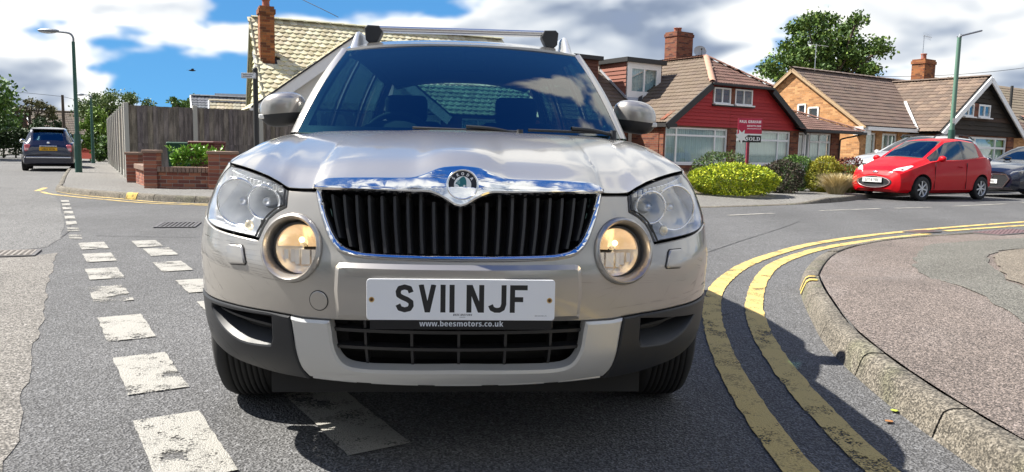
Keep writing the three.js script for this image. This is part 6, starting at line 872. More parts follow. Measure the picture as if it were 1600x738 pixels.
// red three-door hatchback
{
  const pt = phys(0.46, 0.002, 0.008, 0.45, { metalness: 0.0, specularIntensity: 0.35, clearcoat: 0.22, clearcoatRoughness: 0.04 });
  const c = thing('red_hatchback', 'small bright red hatchback parked at the far kerb', 'car', null, [11.52, 0, -16.42], heading(-0.913, 0.408));
  carBody(c, [S(1.80, 0.26, 0.48, 0.50, 0.40, 0.60, 0.30, '', '', 3), S(1.72, 0.19, 0.66, 0.62, 0.56, 0.71, 0.44, '', '', 3), S(1.50, 0.18, 0.78, 0.72, 0.66, 0.82, 0.55, '', '', 4), S(1.08, 0.18, 0.825, 0.84, 0.70, 0.95, 0.60, '', '', 4), S(0.80, 0.18, 0.83, 0.91, 0.72, 1.03, 0.61, 'wind', 'pillar', 5, 0.2), S(0.42, 0.18, 0.83, 0.94, 0.73, 1.25, 0.59, 'wind', 'glass', 5, 0.2), S(0.05, 0.18, 0.83, 0.95, 0.73, 1.44, 0.55, '', 'glass', 4, 0.4), S(-0.45, 0.18, 0.83, 0.97, 0.73, 1.50, 0.56, '', 'pillar', 1), S(-0.53, 0.18, 0.83, 0.98, 0.73, 1.50, 0.56, '', 'glass', 5), S(-1.12, 0.19, 0.825, 1.03, 0.71, 1.45, 0.54, '', '', 3), S(-1.36, 0.22, 0.81, 1.04, 0.68, 1.38, 0.50, 'rear', '', 4), S(-1.66, 0.26, 0.74, 0.96, 0.60, 1.06, 0.44, '', '', 3), S(-1.78, 0.32, 0.64, 0.74, 0.54, 0.86, 0.40, '', '', 2), S(-1.82, 0.36, 0.56, 0.62, 0.5, 0.72, 0.36)], { paint: pt, glass: M.carGlass, hw: 0.83, zf: 1.14, zr: -1.16, r: 0.285, arch: 0.34, tw: 0.17, spokes: 7, rim: M.hub ||= mat(0.55, 0.56, 0.57, 0.4, { metalness: 0.5 }) });
  // face: oval lower grille, swept lamps, bonnet badge
  const oval = circ(0, 0, 0.47, 0.135, 32); const gr = part('grille', bend(extrude(oval, 0.02, 0.008).translate(0, 0.42, 1.80)), M.plastic, c); part('grille_trim', bend(new THREE.TorusGeometry(0.43, 0.012, 8, 48).scale(1, 0.31, 1).translate(0, 0.42, 1.826), 1), mat(0.55, 0.35, 0.36, 0.4, { metalness: 0.5 }), gr);
  plate(c, 'GY14 YBE', '#d3d6d6', -0.02, 0.47, 1.842, 0); plate(c, 'GY14 YBE', '#e7c62c', 0, 0.62, -1.84, 0, Math.PI);
  for (const sd of [-1, 1]) { const h = new THREE.Group(); h.name = 'headlight'; c.add(h); const P3 = [[0.34, 0.640, 1.745], [0.62, 0.665, 1.585], [0.715, 0.80, 1.36], [0.66, 0.815, 1.37], [0.46, 0.745, 1.60]].map(([x, y, z]) => V3(sd * x, y + 0.01, z + 0.02)), ctr = P3.reduce((q, v) => q.add(v), V3(0, 0, 0)).multiplyScalar(0.2).add(V3(sd * 0.025, 0.02, 0.035)); const rows = [P3.concat([P3[0]]), P3.concat([P3[0]]).map((v) => v.clone().lerp(ctr, 0.5).add(V3(sd * 0.008, 0.004, 0.012))), P3.concat([P3[0]]).map(() => ctr.clone())]; part('lamp_glass', loft(rows, 1.2), phys(0.85, 0.85, 0.84, 0.08, { clearcoat: 1, metalness: 0.35 }), h); part('bulb', norm(new THREE.SphereGeometry(0.03, 12, 8).translate(sd * 0.58, 0.735, 1.60)), M.satin, h); part('fog_recess', norm(new THREE.CylinderGeometry(0.05, 0.05, 0.03, 16).rotateX(Math.PI / 2 - 0.1).rotateY(sd * 0.5).translate(sd * 0.60, 0.44, 1.675)), M.plastic, c); }
  part('bonnet_badge', norm(new THREE.SphereGeometry(0.06, 18, 10).scale(1.35, 0.5, 0.5).rotateX(-0.9).translate(0, 0.655, 1.77)), M.chrome, c);
  part('wipers', merge([tube([[0.55, 1.0, 0.83], [0.1, 1.03, 0.86], [-0.2, 1.04, 0.86]], 0.01, 12, 5)]), M.plastic, c);
  doorLines(c, [0.72, -0.50], 0.83, 0.27, 0.90); mirrors(c, 0.80, 0.96, 0.58, pt); for (const sd of [-1, 1]) part('door_handle', tube([V3(sd * 0.822, 0.80, -0.34), V3(sd * 0.855, 0.805, -0.26), V3(sd * 0.822, 0.81, -0.18)], 0.012, 10, 6), pt, c);
}
// navy hatchback behind it
{
  const pt = phys(0.010, 0.014, 0.030, 0.25, { metalness: 0.4, clearcoat: 1, clearcoatRoughness: 0.03 });
  const c = thing('navy_hatchback', 'dark navy car with large hexagon grille parked behind the red hatchback', 'car', null, [15.9, 0, -18.40], heading(-0.913, 0.408));
  carBody(c, [S(1.98, 0.28, 0.62, 0.60, 0.50, 0.70, 0.36, '', '', 3), S(1.88, 0.20, 0.78, 0.68, 0.66, 0.78, 0.52, '', '', 3), S(1.55, 0.18, 0.86, 0.76, 0.74, 0.86, 0.62, '', '', 4), S(0.95, 0.18, 0.87, 0.84, 0.76, 0.95, 0.66, '', '', 4), S(0.72, 0.18, 0.87, 0.88, 0.77, 0.99, 0.67, 'wind', 'pillar', 5, 0.2), S(0.20, 0.18, 0.87, 0.91, 0.77, 1.26, 0.60, 'wind', 'glass', 4, 0.2), S(-0.15, 0.18, 0.87, 0.92, 0.77, 1.39, 0.57, '', 'glass', 4), S(-0.6, 0.18, 0.87, 0.93, 0.77, 1.42, 0.58, '', 'pillar', 1), S(-0.68, 0.18, 0.87, 0.93, 0.77, 1.42, 0.58, '', 'glass', 5), S(-1.35, 0.19, 0.86, 0.97, 0.74, 1.36, 0.55, '', '', 3), S(-1.55, 0.22, 0.85, 0.98, 0.72, 1.31, 0.52, 'rear', '', 4), S(-1.88, 0.26, 0.80, 0.95, 0.64, 1.05, 0.48, '', '', 3), S(-2.0, 0.34, 0.7, 0.7, 0.6, 0.8, 0.4)], { paint: pt, glass: M.carGlass, hw: 0.87, zf: 1.22, zr: -1.26, r: 0.31, arch: 0.37, tw: 0.19, spokes: 5 });
  const hex = [[-0.46, 0.62], [0.46, 0.62], [0.56, 0.50], [0.40, 0.27], [-0.40, 0.27], [-0.56, 0.50]]; const gr = part('grille', extrude(hex, 0.03, 0.006).translate(0, 0, 1.955), M.plastic, c); part('grille_frame', merge(hex.map((p, i) => { const q = hex[(i + 1) % 6]; return bar(V3(p[0], p[1], 1.99), V3(q[0], q[1], 1.99), 0.022, 0.022, V3(0, 0, 1)); })), M.satin, gr);
  const mesh = []; for (let i = 0; i < 6; i++) mesh.push(span(-0.46, 0.46, 0.31 + i * 0.052, 0.318 + i * 0.052, 1.985, 1.995)); part('grille_slats', merge(mesh), M.trim, gr);
  for (let i = 0; i < 4; i++) part('emblem_ring', norm(new THREE.TorusGeometry(0.042, 0.006, 8, 24).translate(-0.087 + i * 0.058, 0.565, 2.0)), M.chrome, gr);
  plate(c, 'KS14 JWU', '#d3d6d6', 0, 0.43, 2.006, 0);
  for (const sd of [-1, 1]) { const h = part('headlight', extrude([[0, 0], [0.26, 0.015], [0.30, 0.10], [0.05, 0.055]].map(([x, y]) => [sd * x, y]), 0.02, 0.008).rotateY(sd * 0.62).translate(sd * 0.54, 0.635, 1.93), phys(0.5, 0.53, 0.56, 0.08, { clearcoat: 1, metalness: 0.5 }), c); part('lower_intake', extrude([[0, 0], [0.2, 0.03], [0.2, 0.10], [0.03, 0.10]].map(([x, y]) => [sd * x, y]), 0.02, 0.005).rotateY(sd * 0.5).translate(sd * 0.56, 0.32, 1.92), M.plastic, c); }
  part('chrome_lip', bar(V3(-0.62, 0.235, 1.92), V3(0.62, 0.235, 1.92), 0.02, 0.012), M.satin, c); mirrors(c, 0.86, 0.95, 0.42, pt); doorLines(c, [0.62, -0.64], 0.87, 0.28, 0.86);
}
// silver estate on the driveway, blue car beyond
function saloon(name, label, paint, pos, turn, k) {
  const c = thing(name, label, 'car', null, pos, turn);
  carBody(c, [S(2.2, 0.3, 0.66, 0.62, 0.54, 0.72, 0.4, '', '', 3), S(2.1, 0.22, 0.82, 0.74, 0.70, 0.84, 0.56, '', '', 3), S(1.7, 0.2, 0.9, 0.84, 0.78, 0.96, 0.66, '', '', 4), S(1.05, 0.2, 0.91, 0.92, 0.8, 1.06, 0.70, '', '', 4), S(0.8, 0.2, 0.91, 0.96, 0.81, 1.10, 0.7, 'wind', 'pillar', 5, 0.2), S(0.2, 0.2, 0.91, 0.99, 0.81, 1.40 * k, 0.64, 'wind', 'glass', 4, 0.2), S(-0.15, 0.2, 0.91, 1.0, 0.81, 1.54 * k, 0.61, '', 'glass', 4), S(-0.65, 0.2, 0.91, 1.0, 0.81, 1.58 * k, 0.62, '', 'pillar', 1), S(-0.73, 0.2, 0.91, 1.0, 0.81, 1.58 * k, 0.62, '', 'glass', 5), S(-1.7, 0.2, 0.9, 1.03, 0.78, 1.52 * k, 0.6, '', '', 3), S(-1.9, 0.24, 0.89, 1.03, 0.75, 1.46 * k, 0.57, 'rear', '', 4), S(-2.15, 0.3, 0.82, 0.98, 0.68, 1.1, 0.5, '', '', 3), S(-2.25, 0.36, 0.72, 0.75, 0.6, 0.85, 0.45)], { paint, glass: M.carGlass, hw: 0.91, zf: 1.35, zr: -1.35, r: 0.33, arch: 0.39, tw: 0.2, spokes: 5 });
  part('grille', extrude([[-0.42, 0.66], [0.42, 0.66], [0.36, 0.52], [-0.36, 0.52]], 0.03, 0.006).translate(0, 0, 2.17), M.plastic, c); part('lower_grille', extrude([[-0.5, 0.42], [0.5, 0.42], [0.44, 0.3], [-0.44, 0.3]], 0.03, 0.006).translate(0, 0, 2.15), M.plastic, c); plate(c, '', '#eef0f0', 0, 0.47, 2.21, 0);
  for (const sd of [-1, 1]) part('headlight', extrude([[0, 0], [0.28, 0.02], [0.34, 0.14], [0.04, 0.09]].map(([x, y]) => [sd * x, y]), 0.03, 0.01).rotateY(sd * 0.6).translate(sd * 0.5, 0.68, 2.13), phys(0.6, 0.62, 0.64, 0.08, { clearcoat: 1, metalness: 0.4 }), c);
  mirrors(c, 0.9, 1.04, 0.5, paint); doorLines(c, [0.7, -0.69], 0.91, 0.3, 0.94); for (const sd of [-1, 1]) part('roof_rail', tube([V3(sd * 0.56, 1.52 * k, 0.0), V3(sd * 0.57, 1.60 * k, -0.25), V3(sd * 0.57, 1.60 * k, -1.4), V3(sd * 0.55, 1.50 * k, -1.75)], 0.018, 20, 6), M.plastic, c);
}
saloon('silver_estate', 'silver white car on the driveway behind the bushes and red hatchback', phys(0.55, 0.56, 0.57, 0.3, { metalness: 0.5, clearcoat: 1 }), [13.75, 0.1, -20.4], heading(-0.93, 0.36), 1);
saloon('blue_car', 'bright blue car behind the dark navy car at the right edge', phys(0.012, 0.045, 0.26, 0.28, { metalness: 0.4, clearcoat: 1 }), [20.5, 0.02, -22.3], heading(-0.9, 0.43), 0.88);
// small dark car parked in the side road, seen from behind
{
  const pt = phys(0.014, 0.016, 0.034, 0.26, { metalness: 0.3, clearcoat: 1, clearcoatRoughness: 0.03 });
  const c = thing('city_car', 'small dark navy city car with chrome trim seen from behind at the left', 'car', null, [-14.55, 0, -26.35], heading(-0.42, -0.91));
  carBody(c, [S(1.76, 0.3, 0.5, 0.58, 0.42, 0.66, 0.32, '', '', 3), S(1.66, 0.22, 0.68, 0.68, 0.58, 0.76, 0.46, '', '', 3), S(1.35, 0.18, 0.79, 0.76, 0.67, 0.86, 0.56, '', '', 4), S(0.95, 0.18, 0.81, 0.84, 0.69, 0.96, 0.6, '', '', 4), S(0.72, 0.18, 0.81, 0.90, 0.70, 1.04, 0.6, 'wind', 'pillar', 5, 0.2), S(0.25, 0.18, 0.81, 0.94, 0.71, 1.34, 0.56, 'wind', 'glass', 4, 0.2), S(0.0, 0.18, 0.81, 0.95, 0.71, 1.46, 0.53, '', 'glass', 4), S(-0.42, 0.18, 0.81, 0.96, 0.71, 1.49, 0.54, '', 'pillar', 1), S(-0.5, 0.18, 0.81, 0.96, 0.71, 1.49, 0.54, '', 'glass', 5), S(-1.0, 0.19, 0.81, 0.98, 0.70, 1.46, 0.53, '', '', 3), S(-1.22, 0.2, 0.80, 0.98, 0.69, 1.41, 0.51, 'rear', '', 4), S(-1.56, 0.22, 0.77, 0.92, 0.64, 1.04, 0.5, '', '', 3), S(-1.72, 0.28, 0.72, 0.78, 0.6, 0.86, 0.46, '', '', 2), S(-1.78, 0.34, 0.66, 0.6, 0.55, 0.66, 0.4)], { paint: pt, glass: M.carGlass, hw: 0.81, zf: 1.12, zr: -1.14, r: 0.29, arch: 0.35, tw: 0.18 });
  part('chrome_strip', norm(new RoundedBoxGeometry(1.30, 0.05, 0.04, 2, 0.015).translate(0, 0.46, -1.795)), M.chrome, c); part('rear_bumper', norm(new RoundedBoxGeometry(1.44, 0.24, 0.14, 3, 0.05).translate(0, 0.36, -1.74)), pt, c);
  plate(c, 'LB62 KXA', '#d9a61e', 0, 0.745, -1.80, -0.1, Math.PI); part('plate_bar', norm(new RoundedBoxGeometry(0.5, 0.04, 0.03, 2, 0.01).translate(0, 0.84, -1.77)), M.chrome, c); part('emblem', norm(new THREE.SphereGeometry(0.045, 14, 8).scale(1, 1, 0.4).translate(0, 0.95, -1.66)), M.chrome, c);
  for (const sd of [-1, 1]) { const t = part('tail_light', norm(new RoundedBoxGeometry(0.17, 0.23, 0.08, 3, 0.03).rotateY(sd * 0.45).translate(sd * 0.60, 0.78, -1.71)), phys(0.55, 0.10, 0.13, 0.2, { clearcoat: 1 }), c); part('reverse_lens', norm(new RoundedBoxGeometry(0.10, 0.07, 0.02, 2, 0.008).rotateY(sd * 0.45).translate(sd * 0.615, 0.74, -1.755)), mat(0.75, 0.5, 0.5, 0.3), t); }
  part('roof_spoiler', norm(new RoundedBoxGeometry(0.96, 0.03, 0.16, 2, 0.012).rotateX(-0.2).translate(0, 1.42, -1.26)), pt, c); mirrors(c, 0.80, 0.97, 0.55, mat(0.7, 0.72, 0.74, 0.2, { metalness: 0.9 }));
}
saloon('far_dark_car', 'dark car parked beyond the small navy city car', phys(0.02, 0.03, 0.05, 0.3, { metalness: 0.4, clearcoat: 1 }), [-18.3, 0, -34.2], heading(-0.42, -0.91), 0.88);
// ---------------------------------------------------------------- planting
const leafMat = (o = {}) => phys(1, 1, 1, 0.6, { vertexColors: true, transmission: 0.18, thickness: 0, ior: 1.3, ...o });
M.leaf = leafMat(); M.bark = mat(0.075, 0.058, 0.044, 0.95); M.barkPale = mat(0.14, 0.115, 0.09, 0.95);
function leafCloud(R, n, pos, size, cols, aspect = 0.55, outward = null) {
  const p = new Float32Array(n * 18), nn = new Float32Array(n * 18), c = new Float32Array(n * 18);
  for (let i = 0; i < n; i++) {
    const q = pos(i), s = size * (0.6 + 0.8 * R()); let d = V3(R() - 0.5, R() - 0.5, R() - 0.5).normalize(); if (outward) d.addScaledVector(outward(q).normalize(), 0.9).normalize();
    let e = V3(R() - 0.5, R() - 0.5, R() - 0.5).cross(d).normalize(); const nr = d.clone().cross(e).normalize(), tip = q.clone().addScaledVector(d, s), l = q.clone().addScaledVector(d, s * 0.45).addScaledVector(e, s * aspect * 0.5).addScaledVector(nr, s * 0.06), r = q.clone().addScaledVector(d, s * 0.45).addScaledVector(e, -s * aspect * 0.5).addScaledVector(nr, s * 0.06), col = cols[Math.floor(R() * cols.length)], k = 0.75 + 0.5 * R();
    [q, l, tip, q, tip, r].forEach((v, j) => { const o = i * 18 + j * 3; p[o] = v.x; p[o + 1] = v.y; p[o + 2] = v.z; nn[o] = -nr.x; nn[o + 1] = -nr.y; nn[o + 2] = -nr.z; c[o] = col[0] * k; c[o + 1] = col[1] * k; c[o + 2] = col[2] * k; });
  }
  const g = new THREE.BufferGeometry(); g.setAttribute('position', new THREE.BufferAttribute(p, 3)); g.setAttribute('normal', new THREE.BufferAttribute(nn, 3)); g.setAttribute('color', new THREE.BufferAttribute(c, 3)); return norm(g);
}
const gauss = (R) => (R() + R() + R() - 1.5) * 0.82;
function bush(name, label, cat, pos, rx, ry, rz, n, size, cols, seed, o = {}) {
  const g = thing(name, label, cat, o.group, pos), R = rng(seed), lump = (d) => 0.80 + 0.36 * vnoise(d.x * 2.6 + seed, d.y * 2.6, d.z * 2.6 + seed);
  const ctr = V3(0, ry * 0.95, 0);
  const f = () => { const d = V3(gauss(R), gauss(R) * 1.0, gauss(R)).normalize(), k = lump(d) * (0.72 + 0.30 * Math.sqrt(R())); return V3(d.x * rx * k, Math.max(0.02, ctr.y + d.y * ry * k), d.z * rz * k); };
  part('foliage', leafCloud(R, n, f, size, cols, o.aspect || 0.5, (q) => q.clone().sub(ctr).add(V3(0, 0.3 * ry, 0))), M.leaf, g);
  const st = []; for (let i = 0; i < 14; i++) { const d = f().sub(ctr).multiplyScalar(0.8).add(ctr); st.push(tube([V3((R() - 0.5) * 0.1, 0, (R() - 0.5) * 0.1), V3(d.x * 0.4, d.y * 0.5, d.z * 0.4), d], 0.008, 5, 4)); } part('stems', merge(st), M.bark, g);
  return g;
}
const YG = [[0.50, 0.56, 0.03], [0.44, 0.52, 0.03], [0.58, 0.58, 0.05], [0.28, 0.38, 0.03]], GR = [[0.07, 0.15, 0.03], [0.10, 0.19, 0.035], [0.055, 0.115, 0.025], [0.13, 0.22, 0.045]], DK = [[0.035, 0.068, 0.022], [0.045, 0.085, 0.025], [0.03, 0.055, 0.02]], OL = [[0.09, 0.10, 0.05], [0.12, 0.12, 0.06], [0.07, 0.085, 0.045]];
bush('euonymus_bush', 'wide bright yellow green bush on the verge below the sold board', 'bush', [6.10, 0.10, -14.75], 1.02, 0.36, 0.7, 15000, 0.055, YG.concat([[0.10, 0.17, 0.03]]), 101);
bush('garden_shrub', 'rounded olive and dark green shrub behind the wide yellow green bush', 'shrub', [6.75, 0.10, -17.4], 0.75, 0.50, 0.5, 5000, 0.05, GR.concat(OL), 102);
bush('garden_shrub', 'dull purple leaved shrub at the right end of the wide yellow green bush', 'shrub', [7.72, 0.10, -15.9], 0.52, 0.40, 0.45, 5200, 0.05, [[0.07, 0.045, 0.04], [0.05, 0.06, 0.03], [0.09, 0.07, 0.05], [0.04, 0.06, 0.025]], 103);
bush('garden_shrub', 'clipped round mid green shrub in front of the porch door', 'shrub', [8.55, 0.08, -17.1], 0.48, 0.46, 0.45, 6000, 0.05, GR, 104);
bush('garden_shrub', 'tall golden yellow shrub beside the pale grass clump', 'shrub', [9.12, 0.08, -16.7], 0.42, 0.46, 0.42, 6500, 0.05, [[0.36, 0.33, 0.03], [0.30, 0.30, 0.03], [0.40, 0.36, 0.05], [0.2, 0.24, 0.03]], 105);
bush('garden_shrub', 'yellow green shrub with red tips next to the red hatchback', 'shrub', [9.78, 0.08, -16.75], 0.40, 0.36, 0.4, 5200, 0.05, [[0.26, 0.30, 0.04], [0.16, 0.22, 0.03], [0.30, 0.08, 0.04], [0.08, 0.13, 0.03]], 106);
bush('garden_shrub', 'dark red leaved shrub in front of the silver car', 'shrub', [10.6, 0.08, -18.3], 0.5, 0.46, 0.4, 4200, 0.05, [[0.16, 0.02, 0.025], [0.11, 0.018, 0.02], [0.05, 0.05, 0.02]], 107);
function grassClump(label, pos, n, h, spread, cols, seed) { const g = thing('grass_clump', label, 'grass clump', null, pos), R = rng(seed), L = []; const p = [], c = [], nm = []; for (let i = 0; i < n; i++) { const a = R() * 6.28, r0 = R() * spread * 0.4, x = Math.cos(a) * r0, z = Math.sin(a) * r0, lean = spread * (0.3 + R() * 0.9), hh = h * (0.5 + 0.6 * R()), w = 0.008, k = cols[Math.floor(R() * cols.length)], bx = -Math.sin(a) * w, bz = Math.cos(a) * w, m = V3(x + Math.cos(a) * lean * 0.35, hh * 0.65, z + Math.sin(a) * lean * 0.35), t = V3(x + Math.cos(a) * lean, hh, z + Math.sin(a) * lean); for (const q of [[x - bx, 0, z - bz], [x + bx, 0, z + bz], [m.x + bx, m.y, m.z + bz], [x - bx, 0, z - bz], [m.x + bx, m.y, m.z + bz], [m.x - bx, m.y, m.z - bz], [m.x - bx, m.y, m.z - bz], [m.x + bx, m.y, m.z + bz], [t.x, t.y, t.z]]) { p.push(...q); c.push(...k); nm.push(Math.cos(a), 0.4, Math.sin(a)); } } const b = new THREE.BufferGeometry(); b.setAttribute('position', new THREE.Float32BufferAttribute(p, 3)); b.computeVertexNormals(); b.setAttribute('color', new THREE.Float32BufferAttribute(c, 3)); const m = part('blades', norm(b), M.leaf, g); m.userData.kind = 'stuff'; }
grassClump('pale straw coloured ornamental grass clump between the shrubs and red hatchback', [9.0, 0.08, -15.75], 1500, 0.50, 0.42, [[0.52, 0.42, 0.22], [0.60, 0.50, 0.30], [0.42, 0.35, 0.18]], 111);
grassClump('thin grey green lavender clump at the left end of the yellow green bush', [4.95, 0.08, -15.0], 1100, 0.50, 0.34, [[0.14, 0.16, 0.07], [0.20, 0.20, 0.10], [0.18, 0.13, 0.13]], 112);
// laurels in the planter behind the low wall: large leaves
M.laurel = leafMat({ roughness: 0.35 });
for (const [x, z, h, sd, l] of [[-5.83, -14.25, 0.46, 121, 'bright green broad leaved laurel nearest the wall pier on the left'], [-5.50, -14.3, 0.50, 122, 'bright green broad leaved laurel in the middle of the brick planter'], [-5.12, -14.25, 0.46, 123, 'bright green broad leaved laurel at the right end of the brick planter']]) {
  const g = thing('laurel_shrub', l, 'shrub', null, [x, 0.44, z]), R = rng(sd), st = [], tips = []; for (let i = 0; i < 9; i++) { const a = R() * 6.28, r = 0.07 + 0.13 * R(), t = V3(Math.cos(a) * r, h * (0.6 + 0.5 * R()), Math.sin(a) * r * 0.8); tips.push(t); st.push(tube([V3(t.x * 0.2, -0.25, t.z * 0.2), V3(t.x * 0.7, t.y * 0.5, t.z * 0.7), t], 0.006, 6, 5)); }
  part('stems', merge(st), M.bark, g); part('leaves', leafCloud(R, 330, (i) => { const t = tips[i % 9], k = 0.1 + 0.9 * Math.sqrt(R()); return V3(t.x * lerp(0.5, 1, k) + gauss(R) * 0.05, t.y * k, t.z * lerp(0.5, 1, k) + gauss(R) * 0.05); }, 0.10, [[0.17, 0.36, 0.04], [0.24, 0.44, 0.06], [0.12, 0.28, 0.03], [0.32, 0.48, 0.10]], 0.42, (q) => V3(q.x * 4, 0.6, q.z * 4)), M.laurel, g);
}
struct('planter_soil', span(-6.05, -5.0, 0.05, 0.40, -14.9, -13.9), mat(0.05, 0.04, 0.03, 1));
function tree(name, label, pos, trunkH, cy, rx, ry, rz, clumps, n, size, cols, seed, o = {}) {
  const g = thing(name, label, 'tree', o.group, pos), R = rng(seed), C = []; const tr = o.r || 0.22;
  let tries = 0; while (C.length < clumps && tries++ < 4000) { const d = V3(gauss(R), gauss(R), gauss(R)).normalize(), k = Math.pow(R(), 0.45), p = V3(d.x * rx * k, cy + d.y * ry * k, d.z * rz * k); if (p.y < trunkH * 0.5) continue; if (C.every((q) => q.distanceTo(p) > (o.gap || 0.5) * Math.min(rx, ry) * 0.55)) C.push(p); }
  const L = [cyl(V3(0, -0.1, 0), V3(0, trunkH, 0), tr, tr * 0.7, 12)]; for (const c of C) { const s = V3(0, lerp(trunkH * 0.75, Math.min(cy, c.y), R() * 0.6), 0), m = s.clone().lerp(c, 0.5).add(V3(gauss(R) * rx * 0.06, ry * 0.04, gauss(R) * rx * 0.06)); L.push(tube([s, m, c], tr * (0.16 + 0.10 * R()), 6, 5)); } L.push(cyl(V3(0, trunkH * 0.98, 0), V3(0, cy + ry * 0.4, 0), tr * 0.7, tr * 0.2, 8));
  part('trunk', merge(L), o.bark || M.bark, g);
  const cr = (o.cr || 0.34) * Math.min(rx, ry);
  part('crown', leafCloud(R, n, (i) => { const c = C[i % C.length], d = V3(gauss(R), gauss(R) * 0.72, gauss(R)), l = cr * (0.6 + 0.8 * hash3(i % C.length, 3, seed)); return V3(c.x + d.x * l, c.y + d.y * l, c.z + d.z * l); }, size, cols, 0.6), M.leaf, g);
  return g;
}
tree('broadleaf_tree', 'large spreading green tree rising behind the yellow brick house', [35.3, 0, -72], 5.5, 9.6, 6.1, 5.2, 5, 75, 24000, 0.34, [[0.065, 0.13, 0.025], [0.09, 0.165, 0.03], [0.05, 0.095, 0.02], [0.14, 0.21, 0.035]], 201, { r: 0.45, cr: 0.22, gap: 0.42 });
tree('broadleaf_tree', 'small bright green treetop between the chimney and the street lamp', [52.6, 0, -84], 4, 7.4, 3.0, 1.9, 2.5, 20, 3500, 0.3, [[0.13, 0.20, 0.03], [0.10, 0.17, 0.03]], 202);
tree('pine_tree', 'airy dark pine top above the roof right of the street lamp', [60.5, 0, -88], 7.5, 9.3, 2.6, 1.7, 2.2, 13, 2300, 0.30, [[0.035, 0.06, 0.03], [0.05, 0.08, 0.035]], 203, { cr: 0.26, gap: 0.9 });
tree('broadleaf_tree', 'dark green treetop peeping over the roof at the right picture edge', [73, 0, -90], 4, 7.2, 2.6, 1.8, 2, 14, 2200, 0.3, DK.concat(GR), 204);
tree('roadside_tree', 'leafy green tree cut off by the left picture edge', [-26.9, 0, -40], 1.6, 3.1, 3.4, 2.5, 3, 46, 13000, 0.22, GR.concat([[0.10, 0.19, 0.03], [0.06, 0.13, 0.02]]), 205, { r: 0.25 });
tree('thin_tree', 'sparse brownish tree in front of the distant brown roofed house', [-31.6, 0, -57], 2.2, 3.15, 2.0, 0.85, 1.6, 26, 3300, 0.16, [[0.13, 0.115, 0.05], [0.10, 0.10, 0.045], [0.08, 0.09, 0.03]], 206, { cr: 0.42, r: 0.14 });
tree('dark_conifer', 'dark evergreen left of the telegraph pole', [-29.9, 0, -56], 0.9, 1.45, 1.2, 1.3, 1.2, 22, 4200, 0.16, DK, 207);
tree('dark_conifer', 'low dark evergreen behind the parked city car', [-27.6, 0, -52], 0.7, 1.0, 1.3, 0.95, 1.2, 20, 3600, 0.16, DK.concat(OL), 208);
tree('roadside_tree', 'broad dome shaped green tree beyond the far street lamp', [-27.4, 0, -62], 1.8, 3.1, 2.9, 1.95, 2.4, 46, 9500, 0.2, [[0.11, 0.17, 0.05], [0.09, 0.145, 0.045], [0.15, 0.20, 0.06]], 209, { cr: 0.36 });
tree('roadside_tree', 'bright yellow green leafy tree beside the far end of the fence', [-17.7, 0, -37], 0.7, 1.45, 1.05, 1.25, 1.0, 34, 7000, 0.14, [[0.13, 0.22, 0.03], [0.10, 0.18, 0.025], [0.17, 0.26, 0.04]], 210, { r: 0.1 });
tree('roadside_tree', 'low dark green tree at the foot of the far street lamp', [-16.4, 0, -35.2], 0.4, 0.8, 0.75, 0.7, 0.7, 18, 3600, 0.12, GR.concat(DK), 211, { r: 0.08 });
tree('garden_tree', 'rounded green treetop showing above the fence left of the slate roof', [-18.6, 0, -53], 1.5, 3.0, 2.3, 1.3, 1.8, 26, 4200, 0.2, GR.concat([[0.10, 0.16, 0.04]]), 212);
tree('garden_tree', 'bright green treetop right beside the brick chimney over the fence', [-11.5, 0, -48], 1.5, 3.6, 0.9, 0.9, 0.9, 12, 1600, 0.16, [[0.17, 0.25, 0.04], [0.12, 0.2, 0.03]], 213, { r: 0.1 });
{ const g = thing('dark_hedge', 'tall dark hedge along the left side of the side road', 'hedge'), R = rng(131); part('foliage', leafCloud(R, 14000, () => { const t = R(), x = lerp(-24.9, -33, t), z = lerp(-45.5, -40, t) - R() * 1.2; return V3(x + gauss(R) * 0.35, 0.05 + Math.sqrt(R()) * (1.45 + 0.25 * vnoise(t * 14, 3)), z + gauss(R) * 0.3); }, 0.16, DK, 0.6), M.leaf, g); const st = []; for (let i = 0; i < 16; i++) { const t = (i + 0.5) / 16; st.push(cyl(V3(lerp(-24.9, -33, t), 0, lerp(-46, -40.6, t)), V3(lerp(-24.9, -33, t) + 0.1, 1.1, lerp(-46, -40.6, t)), 0.05, 0.02, 6)); } part('stems', merge(st), M.bark, g); }
{ const g = thing('distant_woods', 'distant line of trees closing the view behind the houses', 'woods'); g.userData.kind = 'stuff'; const R = rng(141); part('foliage', leafCloud(R, 26000, () => { const a = lerp(-1.25, 1.15, R()), d = 112 + 10 * R(), h = 2.0 + 3.2 * vnoise(a * 22, 7) + 1.6 * vnoise(a * 60, 3); return V3(Math.sin(a) * d, Math.sqrt(R()) * h, -Math.cos(a) * d); }, 1.1, GR.concat(DK), 0.7), M.leaf, g); }
